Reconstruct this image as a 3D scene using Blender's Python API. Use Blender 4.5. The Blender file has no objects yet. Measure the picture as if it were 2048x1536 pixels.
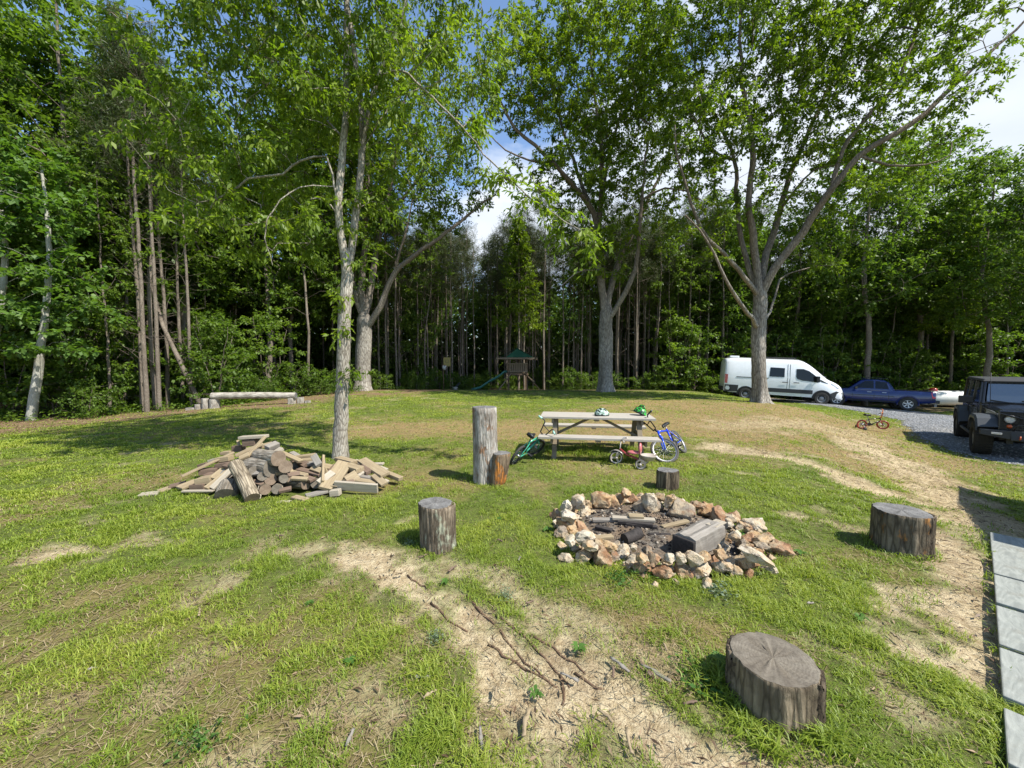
import bpy, bmesh, math, random
import numpy as np
from mathutils import Vector, Matrix
R = math.radians
random.seed(7)
rng = np.random.default_rng(11)
scene = bpy.context.scene
COL = scene.collection

# ------------------------------------------------------------------ camera, sky, sun, exposure
EYE = 1.70
F = 770.0 / 2048.0
PITCH = math.atan(40.0 / 770.0)
cam_data = bpy.data.cameras.new('camera')
cam = bpy.data.objects.new('camera', cam_data); COL.objects.link(cam)
cam.location = (0, 0, EYE)
cam.rotation_euler = (R(90) - PITCH, 0, 0)
cam_data.sensor_width = 36.0
cam_data.lens = 36.0 * F
cam_data.clip_start = 0.05; cam_data.clip_end = 3000
scene.camera = cam

SUN_EL = R(52)
SH = Vector((-0.87, 0.50, 0)).normalized()          # direction shadows fall on the ground
sun_dir = Vector((-SH.x * math.cos(SUN_EL), -SH.y * math.cos(SUN_EL), math.sin(SUN_EL)))
sd = bpy.data.lights.new('sun', 'SUN'); sd.energy = 5.0; sd.angle = R(0.55); sd.color = (1.0, 0.955, 0.87)
sun = bpy.data.objects.new('sun', sd); COL.objects.link(sun)
sun.rotation_euler = (-sun_dir).to_track_quat('-Z', 'Y').to_euler()
sun.location = (20, -12, 40)

world = bpy.data.worlds.new('World'); scene.world = world
world.use_nodes = True
nt = world.node_tree; nt.nodes.clear()
def wn(t, **k):
    n = nt.nodes.new(t)
    for a, b in k.items(): setattr(n, a, b)
    return n
wo = wn('ShaderNodeOutputWorld'); bg = wn('ShaderNodeBackground')
sky = wn('ShaderNodeTexSky'); sky.sky_type = 'NISHITA'; sky.sun_disc = False
sky.sun_elevation = SUN_EL; sky.sun_rotation = math.atan2(sun_dir.x, sun_dir.y)
sky.air_density = 1.0; sky.dust_density = 0.15; sky.ozone_density = 2.6
tc = wn('ShaderNodeTexCoord')
mp = wn('ShaderNodeMapping'); mp.inputs['Scale'].default_value = (1.0, 1.0, 2.2)
nz = wn('ShaderNodeTexNoise'); nz.inputs['Scale'].default_value = 2.6; nz.inputs['Detail'].default_value = 9; nz.inputs['Roughness'].default_value = 0.55
nt.links.new(tc.outputs['Generated'], mp.inputs['Vector']); nt.links.new(mp.outputs['Vector'], nz.inputs['Vector'])
def math_n(op, a, b=None, clamp=False):
    n = wn('ShaderNodeMath'); n.operation = op; n.use_clamp = clamp
    for i, v in enumerate((a, b)):
        if v is None: continue
        if isinstance(v, (int, float)): n.inputs[i].default_value = v
        else: nt.links.new(v, n.inputs[i])
    return n.outputs[0]
def dir_px(px, py):
    u = (px - 1024) / 770.0; v = (768 - py) / 770.0
    d = Vector((u, math.cos(PITCH) + v * math.sin(PITCH), -math.sin(PITCH) + v * math.cos(PITCH)))
    return d.normalized()
acc = nz.outputs['Fac']
# banks of cumulus where the sky has them
for (px, py, amp, k) in ((1000, 420, 0.22, 9), (1930, 330, 0.30, 7), (2150, 420, .3, 6), (120, 230, 0.16, 8), (1500, 330, 0.12, 8), (850, 20, .10, 30), (230, 20, -0.3, 8), (1080, 120, -0.10, 10), (1990, 90, -.08, 14), (620, 60, -.1, 8)):
    d = dir_px(px, py)
    vm = wn('ShaderNodeVectorMath'); vm.operation = 'DISTANCE'
    nt.links.new(tc.outputs['Generated'], vm.inputs[0]); vm.inputs[1].default_value = d
    g = math_n('MULTIPLY', vm.outputs['Value'], vm.outputs['Value'])
    g = math_n('MULTIPLY', g, -float(k)); g = math_n('EXPONENT', g)
    acc = math_n('ADD', acc, math_n('MULTIPLY', g, float(amp)))
cr = wn('ShaderNodeValToRGB')
cr.color_ramp.elements[0].position = 0.56; cr.color_ramp.elements[1].position = 0.70
nt.links.new(acc, cr.inputs['Fac'])
nz2 = wn('ShaderNodeTexNoise'); nz2.inputs['Scale'].default_value = 5.0; nz2.inputs['Detail'].default_value = 6
nt.links.new(mp.outputs['Vector'], nz2.inputs['Vector'])
cc = wn('ShaderNodeMixRGB'); cc.inputs[1].default_value = (2.6, 3.0, 3.6, 1); cc.inputs[2].default_value = (4.4, 4.6, 4.9, 1)
nt.links.new(nz2.outputs['Fac'], cc.inputs[0])
mx = wn('ShaderNodeMixRGB')
nt.links.new(cr.outputs['Color'], mx.inputs[0]); nt.links.new(sky.outputs['Color'], mx.inputs[1]); nt.links.new(cc.outputs['Color'], mx.inputs[2])
nt.links.new(mx.outputs['Color'], bg.inputs['Color']); bg.inputs['Strength'].default_value = 0.15
nt.links.new(bg.outputs['Background'], wo.inputs['Surface'])

scene.view_settings.view_transform = 'Standard'; scene.view_settings.look = 'None'
scene.view_settings.gamma = 1.0; scene.view_settings.exposure = 0.78
scene.cycles.max_bounces = 8; scene.cycles.transmission_bounces = 6; scene.cycles.transparent_max_bounces = 8
scene.cycles.diffuse_bounces = 4; scene.cycles.caustics_reflective = False; scene.cycles.caustics_refractive = False

# ------------------------------------------------------------------ naming helpers
def tag(o, label=None, cat=None, group=None, kind=None):
    if label: o['label'] = label
    if cat: o['category'] = cat
    if group: o['group'] = group
    if kind: o['kind'] = kind
    return o
def empty(name, loc, rz=0.0, label=None, cat=None, group=None):
    o = bpy.data.objects.new(name, None); COL.objects.link(o)
    o.empty_display_size = 0.2
    o.location = loc; o.rotation_euler = (0, 0, rz)
    return tag(o, label, cat, group)

# ------------------------------------------------------------------ noise, ground shape, pixel -> world
def ss(a, b, x):
    t = np.clip((x - a) / (b - a), 0, 1); return t * t * (3 - 2 * t)
def _h(ix, iy, s):
    n = (ix.astype(np.int64) * 374761393 + iy.astype(np.int64) * 668265263 + s * 1442695041) & 0xffffffff
    n = ((n ^ (n >> 13)) * 1274126177) & 0xffffffff
    return ((n ^ (n >> 16)) & 0xffff) / 65535.0
def vnoise(x, y, s=0):
    ix = np.floor(x); iy = np.floor(y); fx = x - ix; fy = y - iy
    fx = fx * fx * (3 - 2 * fx); fy = fy * fy * (3 - 2 * fy)
    a = _h(ix, iy, s); b = _h(ix + 1, iy, s); c = _h(ix, iy + 1, s); d = _h(ix + 1, iy + 1, s)
    return (a * (1 - fx) + b * fx) * (1 - fy) + (c * (1 - fx) + d * fx) * fy
def fbm(x, y, sc, oct=4, s=0):
    v = 0; a = .5; t = 0
    for k in range(oct):
        v = v + a * vnoise(x * sc + 17.3 * k, y * sc - 9.1 * k, s + k); t += a; a *= .5; sc *= 2.03
    return v / t
def G(x, y):
    x = np.asarray(x, float); y = np.asarray(y, float)
    x0 = np.clip(.65 * y, 3.6, 10.8)
    z = -.55 * ss(x0, x0 + 5, x) - .5 * ss(16.5, 23, x) * ss(10, 20, y) - .2 * ss(8, 16, -x)
    z = z + .12 * ss(9, 16, y) * (1 - ss(22.5, 28, y)) * (1 - ss(8, 14, np.abs(x + 1)))
    z = z - .35 * ss(23.5, 29, y) * (1 - ss(12, 18, np.abs(x)))
    far = ss(34, 60, np.hypot(x, y))
    z = z + .05 * (fbm(x, y, .35, 3, 3) - .5) * (1 - .5 * far)
    near = 1 - ss(8, 14, np.hypot(x, y))
    z = z + near * (.045 * (fbm(x, y, 1.6, 4, 9) - .5) + .018 * (fbm(x, y, 9, 3, 21) - .5))
    return z
def g(x, y): return float(G(x, y))
def at(px, py, Y):
    """the point of the place seen at a photo pixel, Y metres ahead"""
    d = dir_px(px, py); t = Y / d.y
    return Vector((d.x * t, Y, EYE + d.z * t))
def W(px, py):
    """the ground point seen at a photo pixel"""
    d = dir_px(px, py); t = 1.0
    z = 0.0
    for _ in range(40):
        t2 = (z - EYE) / d.z
        t = t2 if _ < 1 else .5 * (t + t2)
        z = g(d.x * t, d.y * t)
    return Vector((d.x * t, d.y * t, z))

def seg_dist(x, y, pts):
    best = np.full(np.shape(x), 1e9)
    for a, b in zip(pts[:-1], pts[1:]):
        ax, ay = a[0], a[1]; dx, dy = b[0] - ax, b[1] - ay
        L = dx * dx + dy * dy + 1e-9
        t = np.clip(((x - ax) * dx + (y - ay) * dy) / L, 0, 1)
        best = np.minimum(best, np.hypot(x - ax - t * dx, y - ay - t * dy))
    return best
def in_poly(x, y, P):
    ins = np.zeros(np.shape(x), bool); n = len(P); j = n - 1
    for i in range(n):
        xi, yi = P[i][0], P[i][1]; xj, yj = P[j][0], P[j][1]
        c = ((yi > y) != (yj > y)) & (x < (xj - xi) * (y - yi) / (yj - yi + 1e-12) + xi)
        ins ^= c; j = i
    return ins
def poly_sd(x, y, P):
    d = seg_dist(x, y, list(P) + [P[0]])
    return np.where(in_poly(x, y, P), -d, d)

def wp(pts): return [tuple(W(a, b)) for a, b in pts]
PATHS = [  # eroded sandy strips: points on the ground, half width, strength
    (wp([(715, 1108), (765, 1135), (850, 1195), (990, 1280), (1130, 1365), (1290, 1450), (1440, 1525)]), .24, 1.0),
    (wp([(1440, 1525), (1560, 1580)]), .2, .9),
    (wp([(990, 1170), (1120, 1230), (1250, 1310), (1330, 1350)]), .16, .6),
    (wp([(800, 1110), (860, 1130), (960, 1150)]), .16, .6),
    (wp([(800, 1045), (830, 1030)]), .10, .8),
    (wp([(90, 1105), (165, 1100)]), .16, .9),
    (wp([(560, 1100), (640, 1095)]), .12, .6),
    (wp([(1600, 1030), (1660, 1045), (1730, 1060)]), .16, .7),
    (wp([(1730, 890), (1850, 960), (1930, 1030), (1985, 1075)]), .6, .95),
    (wp([(1880, 1060), (1930, 1130), (1960, 1200), (1985, 1320)]), .30, 1.0),
    (wp([(1790, 1180), (1880, 1230), (1960, 1300)]), .12, .8),
    (wp([(1660, 1290), (1760, 1340), (1840, 1420)]), .10, .6),
    (wp([(1450, 895), (1600, 920), (1740, 970), (1860, 1010)]), .38, .9),
    (wp([(1480, 850), (1620, 850), (1720, 870)]), .9, .55),
    (wp([(1860, 1010), (1960, 1040), (2048, 1060)]), .5, .8),
    (wp([(700, 1390), (800, 1430)]), .10, .4),
    (wp([(1000, 1500), (1180, 1525)]), .12, .5),
    (wp([(20, 1420), (60, 1395)]), .09, .5),
    (wp([(330, 1370), (430, 1300)]), .12, .45),
    (wp([(500, 1530), (420, 1560)]), .12, .6),
]
STRAW = [
    (wp([(1290, 858), (1450, 848), (1600, 850), (1700, 850)]), 3.3, 1.0),
    (wp([(1400, 812), (1560, 818), (1640, 830)]), 2.8, 1.0),
    (wp([(1700, 850), (1800, 885), (1900, 930)]), 1.4, .95),
    (wp([(730, 855), (880, 850), (1000, 860), (1080, 865)]), 1.0, .95),
    (wp([(1080, 880), (1200, 865), (1300, 850)]), 1.0, .6),
    (wp([(310, 875), (480, 855)]), .5, .55),
    (wp([(930, 905), (900, 925)]), .3, .5),
    (wp([(1450, 900), (1620, 905), (1760, 935)]), 1.0, .95),
]
TREELINE = [(-60, -6), (-30, 1), (-22, 6.5), (-17.4, 12.3), (-14.3, 13.7), (-11.5, 16.2), (-10.6, 19.5), (-8.5, 25), (-5.5, 28.3), (-2, 30.0), (3, 30.0), (5.5, 28.5), (9, 27), (13, 26.5), (19, 27), (25, 27), (30, 25), (40, 20), (60, 10)]
def fields(x, y):
    n1 = fbm(x, y, 2.2, 4, 31); n2 = fbm(x, y, .55, 4, 41); n3 = fbm(x, y, 7., 3, 51)
    bare = np.zeros(np.shape(x))
    for pts, w, s in PATHS:
        d = seg_dist(x, y, pts)
        bare = np.maximum(bare, s * np.clip(1.35 - d / w - (n1 - .5) * 2.6 - (n3 - .5) * 1.6, 0, 1))
    bare = np.maximum(bare, .55 * np.clip((n1 - .62) * 7, 0, 1) * np.clip((n2 - .50) * 5, 0, 1))
    straw = np.zeros(np.shape(x))
    for pts, w, s in STRAW:
        d = seg_dist(x, y, pts)
        straw = np.maximum(straw, s * np.clip(1.5 - d / w - (n2 - .5) * 2.2 - (n1 - .5) * 1.2, 0, 1))
    straw = np.maximum(straw, np.clip((fbm(x, y, .9, 3, 77) - .56) * 5, 0, 1) * .6)
    # signed distance to the edge of the wood (positive inside the wood)
    d = seg_dist(x, y, TREELINE)
    ins = in_poly(x, y, TREELINE + [(260, -60), (900, 900), (-900, 900), (-260, -60)])
    sdw = np.where(ins, d, -d)
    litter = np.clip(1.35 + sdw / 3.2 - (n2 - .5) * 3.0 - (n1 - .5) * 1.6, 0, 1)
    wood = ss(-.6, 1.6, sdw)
    return bare, straw, litter, wood, n1, n2, n3, sdw

# ------------------------------------------------------------------ mesh helpers
def np_mesh(name, verts, faces_flat, sizes, mats, parent=None, smooth=False, attrs=None, fmat=None):
    me = bpy.data.meshes.new(name)
    verts = np.ascontiguousarray(verts, dtype=np.float32)
    ff = np.ascontiguousarray(faces_flat, dtype=np.int32).ravel()
    me.vertices.add(len(verts)); me.vertices.foreach_set('co', verts.ravel())
    me.loops.add(len(ff)); me.loops.foreach_set('vertex_index', ff)
    if np.isscalar(sizes): sizes = np.full(len(ff) // sizes, sizes, np.int32)
    sizes = np.asarray(sizes, np.int32)
    st = np.concatenate(([0], np.cumsum(sizes)[:-1])).astype(np.int32)
    me.polygons.add(len(sizes)); me.polygons.foreach_set('loop_start', st); me.polygons.foreach_set('loop_total', sizes)
    if smooth: me.polygons.foreach_set('use_smooth', np.ones(len(sizes), bool))
    if fmat is not None: me.polygons.foreach_set('material_index', np.asarray(fmat, np.int32))
    if attrs:
        for k, v in attrs.items():
            a = me.attributes.new(k, 'FLOAT', 'POINT'); a.data.foreach_set('value', np.ascontiguousarray(v, dtype=np.float32))
    me.update(calc_edges=True)
    for m in (mats if isinstance(mats, (list, tuple)) else [mats]): me.materials.append(m)
    o = bpy.data.objects.new(name, me); COL.objects.link(o)
    if parent is not None: o.parent = parent
    return o

class MB:
    """collects shapes and links them as ONE mesh"""
    def __init__(s): s.v = []; s.f = []; s.sm = []; s.mi = []
    def add(s, vs, fs, smooth=False, m=0, M=None):
        b = len(s.v)
        for v in vs:
            v = Vector(v)
            s.v.append(M @ v if M is not None else v)
        for f in fs: s.f.append([b + i for i in f]); s.sm.append(smooth); s.mi.append(m)
        return s
    def box(s, c, d, M=None, m=0, rot=None):
        x, y, z = d[0] / 2, d[1] / 2, d[2] / 2
        vs = [Vector((i, j, k)) for k in (-z, z) for j in (-y, y) for i in (-x, x)]
        if rot is not None: vs = [rot @ v for v in vs]
        vs = [v + Vector(c) for v in vs]
        return s.add(vs, [(0, 2, 3, 1), (4, 5, 7, 6), (0, 1, 5, 4), (2, 6, 7, 3), (0, 4, 6, 2), (1, 3, 7, 5)], False, m, M)
    def bar(s, a, b, w, h, up=(0, 0, 1), M=None, m=0):
        """a square bar from a to b"""
        a = Vector(a); b = Vector(b); d = (b - a); L = d.length; d.normalize()
        up = Vector(up)
        if abs(d.dot(up)) > .99: up = Vector((0, 1, 0))
        x = d.cross(up).normalized(); u = x.cross(d)
        rot = Matrix((d, x, u)).transposed()
        return s.box((a + b) / 2, (L, w, h), M, m, rot)
    def tube(s, pts, r, n=8, M=None, m=0, cap=True, smooth=True):
        pts = [Vector(p) for p in pts]; rs = r if isinstance(r, (list, tuple)) else [r] * len(pts)
        b = []; fs = []
        t0 = (pts[1] - pts[0]).normalized(); ref = Vector((0, 0, 1)) if abs(t0.z) < .9 else Vector((1, 0, 0))
        x = t0.cross(ref).normalized()
        for i, p in enumerate(pts):
            t = (pts[min(i + 1, len(pts) - 1)] - pts[max(i - 1, 0)]).normalized()
            x = (x - t * x.dot(t)).normalized(); y = t.cross(x)
            for k in range(n):
                a = 2 * math.pi * k / n
                b.append(p + (x * math.cos(a) + y * math.sin(a)) * rs[i])
        for i in range(len(pts) - 1):
            for k in range(n):
                k2 = (k + 1) % n
                fs.append((i * n + k, i * n + k2, (i + 1) * n + k2, (i + 1) * n + k))
        s.add(b, fs, smooth, m, M)
        if cap:
            s.add(b[:n], [tuple(range(n - 1, -1, -1))], False, m, M); s.add(b[-n:], [tuple(range(n))], False, m, M)
        return s
    def lathe(s, prof, n=24, M=None, m=0, axis='z', smooth=True):
        """prof: (radius, height) pairs round an axis"""
        vs = []; fs = []
        for (r, h) in prof:
            for k in range(n):
                a = 2 * math.pi * k / n; c, d = r * math.cos(a), r * math.sin(a)
                vs.append((c, d, h) if axis == 'z' else ((c, h, d) if axis == 'y' else (h, c, d)))
        for i in range(len(prof) - 1):
            for k in range(n):
                k2 = (k + 1) % n; fs.append((i * n + k, i * n + k2, (i + 1) * n + k2, (i + 1) * n + k))
        return s.add(vs, fs, smooth, m, M)
    def sphere(s, c, r, n=12, M=None, m=0, sc=(1, 1, 1)):
        vs = []; fs = []; q = n // 2
        for i in range(q + 1):
            th = math.pi * i / q
            for k in range(n):
                a = 2 * math.pi * k / n
                vs.append(Vector(c) + Vector((math.sin(th) * math.cos(a) * r * sc[0], math.sin(th) * math.sin(a) * r * sc[1], math.cos(th) * r * sc[2])))
        for i in range(q):
            for k in range(n):
                k2 = (k + 1) % n; fs.append((i * n + k, (i + 1) * n + k, (i + 1) * n + k2, i * n + k2))
        return s.add(vs, fs, True, m, M)
    def build(s, name, mats, parent=None, bevel=0, loc=None, rot=None):
        me = bpy.data.meshes.new(name)
        me.from_pydata([tuple(v) for v in s.v], [], s.f); me.update()
        for p, sm, mi in zip(me.polygons, s.sm, s.mi): p.use_smooth = sm; p.material_index = mi
        for m in (mats if isinstance(mats, (list, tuple)) else [mats]): me.materials.append(m)
        bm = bmesh.new(); bm.from_mesh(me); bmesh.ops.remove_doubles(bm, verts=bm.verts, dist=1e-5)
        bmesh.ops.recalc_face_normals(bm, faces=bm.faces)
        bm.to_mesh(me); bm.free()
        o = bpy.data.objects.new(name, me); COL.objects.link(o)
        if parent is not None: o.parent = parent
        if loc is not None: o.location = loc
        if rot is not None: o.rotation_euler = rot
        if bevel:
            b = o.modifiers.new('bevel', 'BEVEL'); b.width = bevel; b.segments = 2; b.limit_method = 'ANGLE'; b.angle_limit = R(40)
            b.harden_normals = False
        return o

# ------------------------------------------------------------------ materials
class Mat:
    def __init__(s, name, rough=.8, spec=.3, metal=0.0):
        s.m = bpy.data.materials.new(name); s.m.use_nodes = True; s.t = s.m.node_tree
        s.t.nodes.clear()
        s.out = s.t.nodes.new('ShaderNodeOutputMaterial')
        s.p = s.t.nodes.new('ShaderNodeBsdfPrincipled')
        s.t.links.new(s.p.outputs[0], s.out.inputs['Surface'])
        s.p.inputs['Roughness'].default_value = rough; s.p.inputs['Specular IOR Level'].default_value = spec
        s.p.inputs['Metallic'].default_value = metal
    def n(s, t, **k):
        n = s.t.nodes.new(t)
        for a, b in k.items(): setattr(n, a, b)
        return n
    def l(s, a, b): s.t.links.new(a, b)
    def inp(s, node, i, v):
        if v is None: return
        if hasattr(v, 'is_linked') or isinstance(v, bpy.types.NodeSocket): s.l(v, node.inputs[i])
        else: node.inputs[i].default_value = v
    def coord(s, kind='Object', scale=(1, 1, 1)):
        t = s.n('ShaderNodeTexCoord'); m = s.n('ShaderNodeMapping'); m.inputs['Scale'].default_value = scale
        s.l(t.outputs[kind], m.inputs['Vector']); return m.outputs['Vector']
    def noise(s, vec, scale, detail=5, rough=.6, dist=0.0):
        n = s.n('ShaderNodeTexNoise'); s.inp(n, 'Vector', vec)
        n.inputs['Scale'].default_value = scale; n.inputs['Detail'].default_value = detail
        n.inputs['Roughness'].default_value = rough; n.inputs['Distortion'].default_value = dist
        return n.outputs['Fac']
    def vor(s, vec, scale, feature='F1', out='Distance', rnd=1.0):
        n = s.n('ShaderNodeTexVoronoi', feature=feature); s.inp(n, 'Vector', vec)
        n.inputs['Scale'].default_value = scale; n.inputs['Randomness'].default_value = rnd
        return n.outputs[out]
    def math(s, op, a, b=None, clamp=False):
        n = s.n('ShaderNodeMath', operation=op, use_clamp=clamp); s.inp(n, 0, a); s.inp(n, 1, b); return n.outputs[0]
    def ramp(s, f, stops, interp='LINEAR'):
        n = s.n('ShaderNodeValToRGB'); n.color_ramp.interpolation = interp
        e = n.color_ramp.elements
        while len(e) < len(stops): e.new(.5)
        for i, (p, c) in enumerate(stops):
            e[i].position = p; e[i].color = (c, c, c, 1) if isinstance(c, (int, float)) else (c[0], c[1], c[2], 1)
        s.inp(n, 'Fac', f); return n.outputs['Color']
    def mix(s, f, a, b, bt='MIX'):
        n = s.n('ShaderNodeMixRGB', blend_type=bt)
        for i, v in enumerate((f, a, b)):
            if isinstance(v, (tuple, list)): v = (v[0], v[1], v[2], 1)
            s.inp(n, i, v)
        return n.outputs[0]
    def attr(s, name, out='Fac'):
        n = s.n('ShaderNodeAttribute', attribute_name=name); return n.outputs[out]
    def orand(s): return s.n('ShaderNodeObjectInfo').outputs['Random']
    def col(s, c):
        if isinstance(c, (tuple, list)): s.p.inputs['Base Color'].default_value = (c[0], c[1], c[2], 1)
        else: s.l(c, s.p.inputs['Base Color'])
        return s
    def bump(s, h, strength=.5, dist=.02):
        b = s.n('ShaderNodeBump'); b.inputs['Strength'].default_value = strength; b.inputs['Distance'].default_value = dist
        s.l(h, b.inputs['Height']); s.l(b.outputs[0], s.p.inputs['Normal']); return s

def simple(name, c, rough=.5, spec=.4, metal=0, var=.12, scale=12, bump=0):
    m = Mat(name, rough, spec, metal)
    v = m.coord('Object'); n = m.noise(v, scale, 4)
    m.col(m.mix(n, tuple(k * (1 - var) for k in c), tuple(min(1, k * (1 + var)) for k in c)))
    if bump: m.bump(m.noise(v, scale * 6, 4), bump, .004)
    return m.m

def bark_mat(name, dark, mid, light, scale=1.0, crack=.55, lichen=None, limb=None, z0=3.0, z1=6.5):
    m = Mat(name, .92, .15)
    v = m.coord('Object', (7 * scale, 7 * scale, 1.6 * scale))
    warp = m.noise(v, 1.5, 4)
    vo = m.vor(v, 2.4, 'DISTANCE_TO_EDGE')
    fine = m.noise(m.coord('Object', (30 * scale, 30 * scale, 6 * scale)), 1.5, 6, .65)
    big = m.noise(m.coord('Object', (1, 1, .5)), 1.6, 5, .6)
    c = m.mix(m.ramp(fine, [(.36, 0), (.62, 1)]), mid, light)
    c = m.mix(m.ramp(big, [(.38, 0), (.62, 1)]), m.mix(.5, c, dark), c)
    if lichen: c = m.mix(m.ramp(m.noise(m.coord('Object'), 5.5, 5, .7), [(.52, 0), (.62, .8)]), c, lichen)
    if limb:     # younger bark higher up is another colour
        sx = m.n('ShaderNodeSeparateXYZ'); m.l(m.coord('Object'), sx.inputs[0])
        hz = m.math('ADD', sx.outputs['Z'], m.math('MULTIPLY', m.math('SUBTRACT', big, .5), 3.0))
        mr = m.n('ShaderNodeMapRange'); m.l(hz, mr.inputs['Value']); mr.inputs['From Min'].default_value = z0; mr.inputs['From Max'].default_value = z1
        c = m.mix(m.math('MULTIPLY', mr.outputs[0], .8), c, m.mix(fine, limb, tuple(k * 1.8 for k in limb)))
    cr = m.ramp(vo, [(0, 1), (.10, .35), (.25, 0)])
    c = m.mix(m.math('MULTIPLY', cr, crack), c, dark)
    m.col(c)
    h = m.math('ADD', m.math('MULTIPLY', vo, 1.0), m.math('MULTIPLY', fine, .6))
    m.bump(h, .8, .03 / scale)
    return m.m

def leaf_mat(name, cols, trans=.35, hue_var=.5, rough=.5, patch=.35):
    """cols: three leaf colours picked per leaf"""
    m = Mat(name, rough, .35)
    t = m.attr('tint')
    rnd = m.orand()
    f = m.math('ADD', m.math('MULTIPLY', t, 1 - hue_var * .4), m.math('MULTIPLY', rnd, hue_var * .4))
    c = m.ramp(f, [(0.0, cols[0]), (.5, cols[1]), (1.0, cols[2])])
    m.col(c)
    tr = m.n('ShaderNodeBsdfTranslucent')
    tcx = m.mix(1.0, c, (1.55, 1.7, .6), 'MULTIPLY')
    m.l(tcx, tr.inputs['Color'])
    ms = m.n('ShaderNodeMixShader'); ms.inputs[0].default_value = trans
    m.l(m.p.outputs[0], ms.inputs[1]); m.l(tr.outputs[0], ms.inputs[2]); m.l(ms.outputs[0], m.out.inputs['Surface'])
    return m.m

M_BARK_NEAR = bark_mat('bark_grey_tan', (.07, .055, .04), (.32, .28, .22), (.58, .54, .46), 1.9, .8)
M_BARK_OAK = bark_mat('bark_oak', (.08, .065, .05), (.26, .23, .19), (.48, .45, .39), .8, .75, limb=(.12, .088, .066), z0=3.5, z1=8)
M_BARK_WOOD = bark_mat('bark_wood', (.06, .045, .034), (.17, .138, .108), (.31, .265, .215), 1.6, .5)
M_BARK_PALE = bark_mat('bark_pale', (.16, .15, .12), (.34, .33, .28), (.50, .49, .43), 1.4, .3)
M_TWIG = simple('twig', (.09, .07, .05), .9, .1)
M_LEAF_NEAR = leaf_mat('leaf_near', [(.085, .145, .014), (.14, .21, .02), (.23, .29, .035)], .48)
M_LEAF_OAK = leaf_mat('leaf_oak', [(.070, .118, .012), (.125, .185, .016), (.22, .27, .025)], .48)
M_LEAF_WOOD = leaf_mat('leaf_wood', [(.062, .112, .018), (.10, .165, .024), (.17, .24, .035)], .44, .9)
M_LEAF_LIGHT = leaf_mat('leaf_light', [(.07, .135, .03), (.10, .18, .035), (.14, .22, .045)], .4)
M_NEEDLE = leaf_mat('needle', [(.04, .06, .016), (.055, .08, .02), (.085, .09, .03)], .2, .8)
# ------------------------------------------------------------------ ground sheet
def graded(lo, hi, n, c, k):
    u = np.linspace(math.asinh((lo - c) / k), math.asinh((hi - c) / k), n)
    return c + k * np.sinh(u)
gx = graded(-260, 260, 760, 0, 1.6)
gy = graded(-90, 420, 620, 2.2, 1.6)
XX, YY = np.meshgrid(gx, gy)
GB, GS, GL, GW, _n1, _n2, _n3, _sd = fields(XX, YY)
pit = wp([(1330, 1060)])[0]
PITC = (pit[0], pit[1])
dpit = np.hypot(XX - PITC[0], YY - PITC[1])
ZZ = G(XX, YY)
ZZ = ZZ - .03 * GB * (np.hypot(XX, YY) < 9) - .05 * (1 - ss(.7, 1.0, dpit))
nxg, nyg = len(gx), len(gy)
idx = np.arange(nxg * nyg).reshape(nyg, nxg)
q = np.stack([idx[:-1, :-1], idx[:-1, 1:], idx[1:, 1:], idx[1:, :-1]], -1).reshape(-1, 4)
mg = Mat('lawn_ground', .95, .08)
v = mg.coord('Object')
bare = mg.attr('bare'); straw = mg.attr('straw'); litter = mg.attr('litter'); wood = mg.attr('wood'); ash = mg.attr('ash')
nA = mg.noise(v, 1.1, 6, .65); nB = mg.noise(v, 14, 6, .7); nC = mg.noise(v, 70, 5, .7)
nS = mg.noise(mg.coord('Object', (1, 3.2, 1)), 22, 5, .75, 1.2)
soil = mg.mix(mg.ramp(nB, [(.35, 0), (.65, 1)]), (.10, .068, .042), (.17, .125, .078))
grass = mg.mix(mg.ramp(nB, [(.38, 0), (.62, 1)]), (.06, .10, .018), (.15, .23, .03))
grass = mg.mix(mg.ramp(nA, [(.35, 0), (.7, .55)]), grass, (.15, .17, .04))
nD = mg.noise(v, 190, 4, .7)
grass = mg.mix(mg.ramp(nC, [(.36, .8), (.56, 0)]), grass, soil)
grass = mg.mix(mg.ramp(nD, [(.38, .75), (.52, 0)]), grass, (.035, .035, .012))
sand = mg.mix(mg.ramp(nB, [(.36, 0), (.6, 1)]), (.36, .275, .155), (.58, .48, .31))
sand = mg.mix(mg.ramp(mg.noise(v, 2.6, 5, .7), [(.50, 0), (.68, .7)]), sand, (.20, .14, .085))
sand = mg.mix(mg.ramp(nC, [(.32, .8), (.5, 0)]), sand, (.17, .11, .065))
strawc = mg.mix(mg.ramp(nS, [(.35, 0), (.62, 1)]), (.17, .11, .05), (.36, .26, .12))
strawc = mg.mix(mg.ramp(mg.noise(v, 3.5, 4), [(.45, 0), (.65, .45)]), strawc, (.15, .19, .045))
lit = mg.mix(mg.ramp(nS, [(.35, 0), (.68, 1)]), (.12, .075, .045), (.30, .20, .12))
lit = mg.mix(mg.ramp(nA, [(.55, 0), (.75, .6)]), lit, (.09, .12, .03))
c = mg.mix(straw, grass, strawc)
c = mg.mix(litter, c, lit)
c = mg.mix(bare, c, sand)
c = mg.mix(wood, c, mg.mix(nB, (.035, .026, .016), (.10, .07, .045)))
c = mg.mix(ash, c, mg.mix(mg.ramp(nC, [(.4, 0), (.62, 1)]), (.018, .016, .015), (.20, .18, .16)))
mg.col(c)
hh = mg.math('ADD', mg.math('MULTIPLY', nB, 1.0), mg.math('MULTIPLY', nC, .7))
mg.bump(hh, .9, .03)
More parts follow.
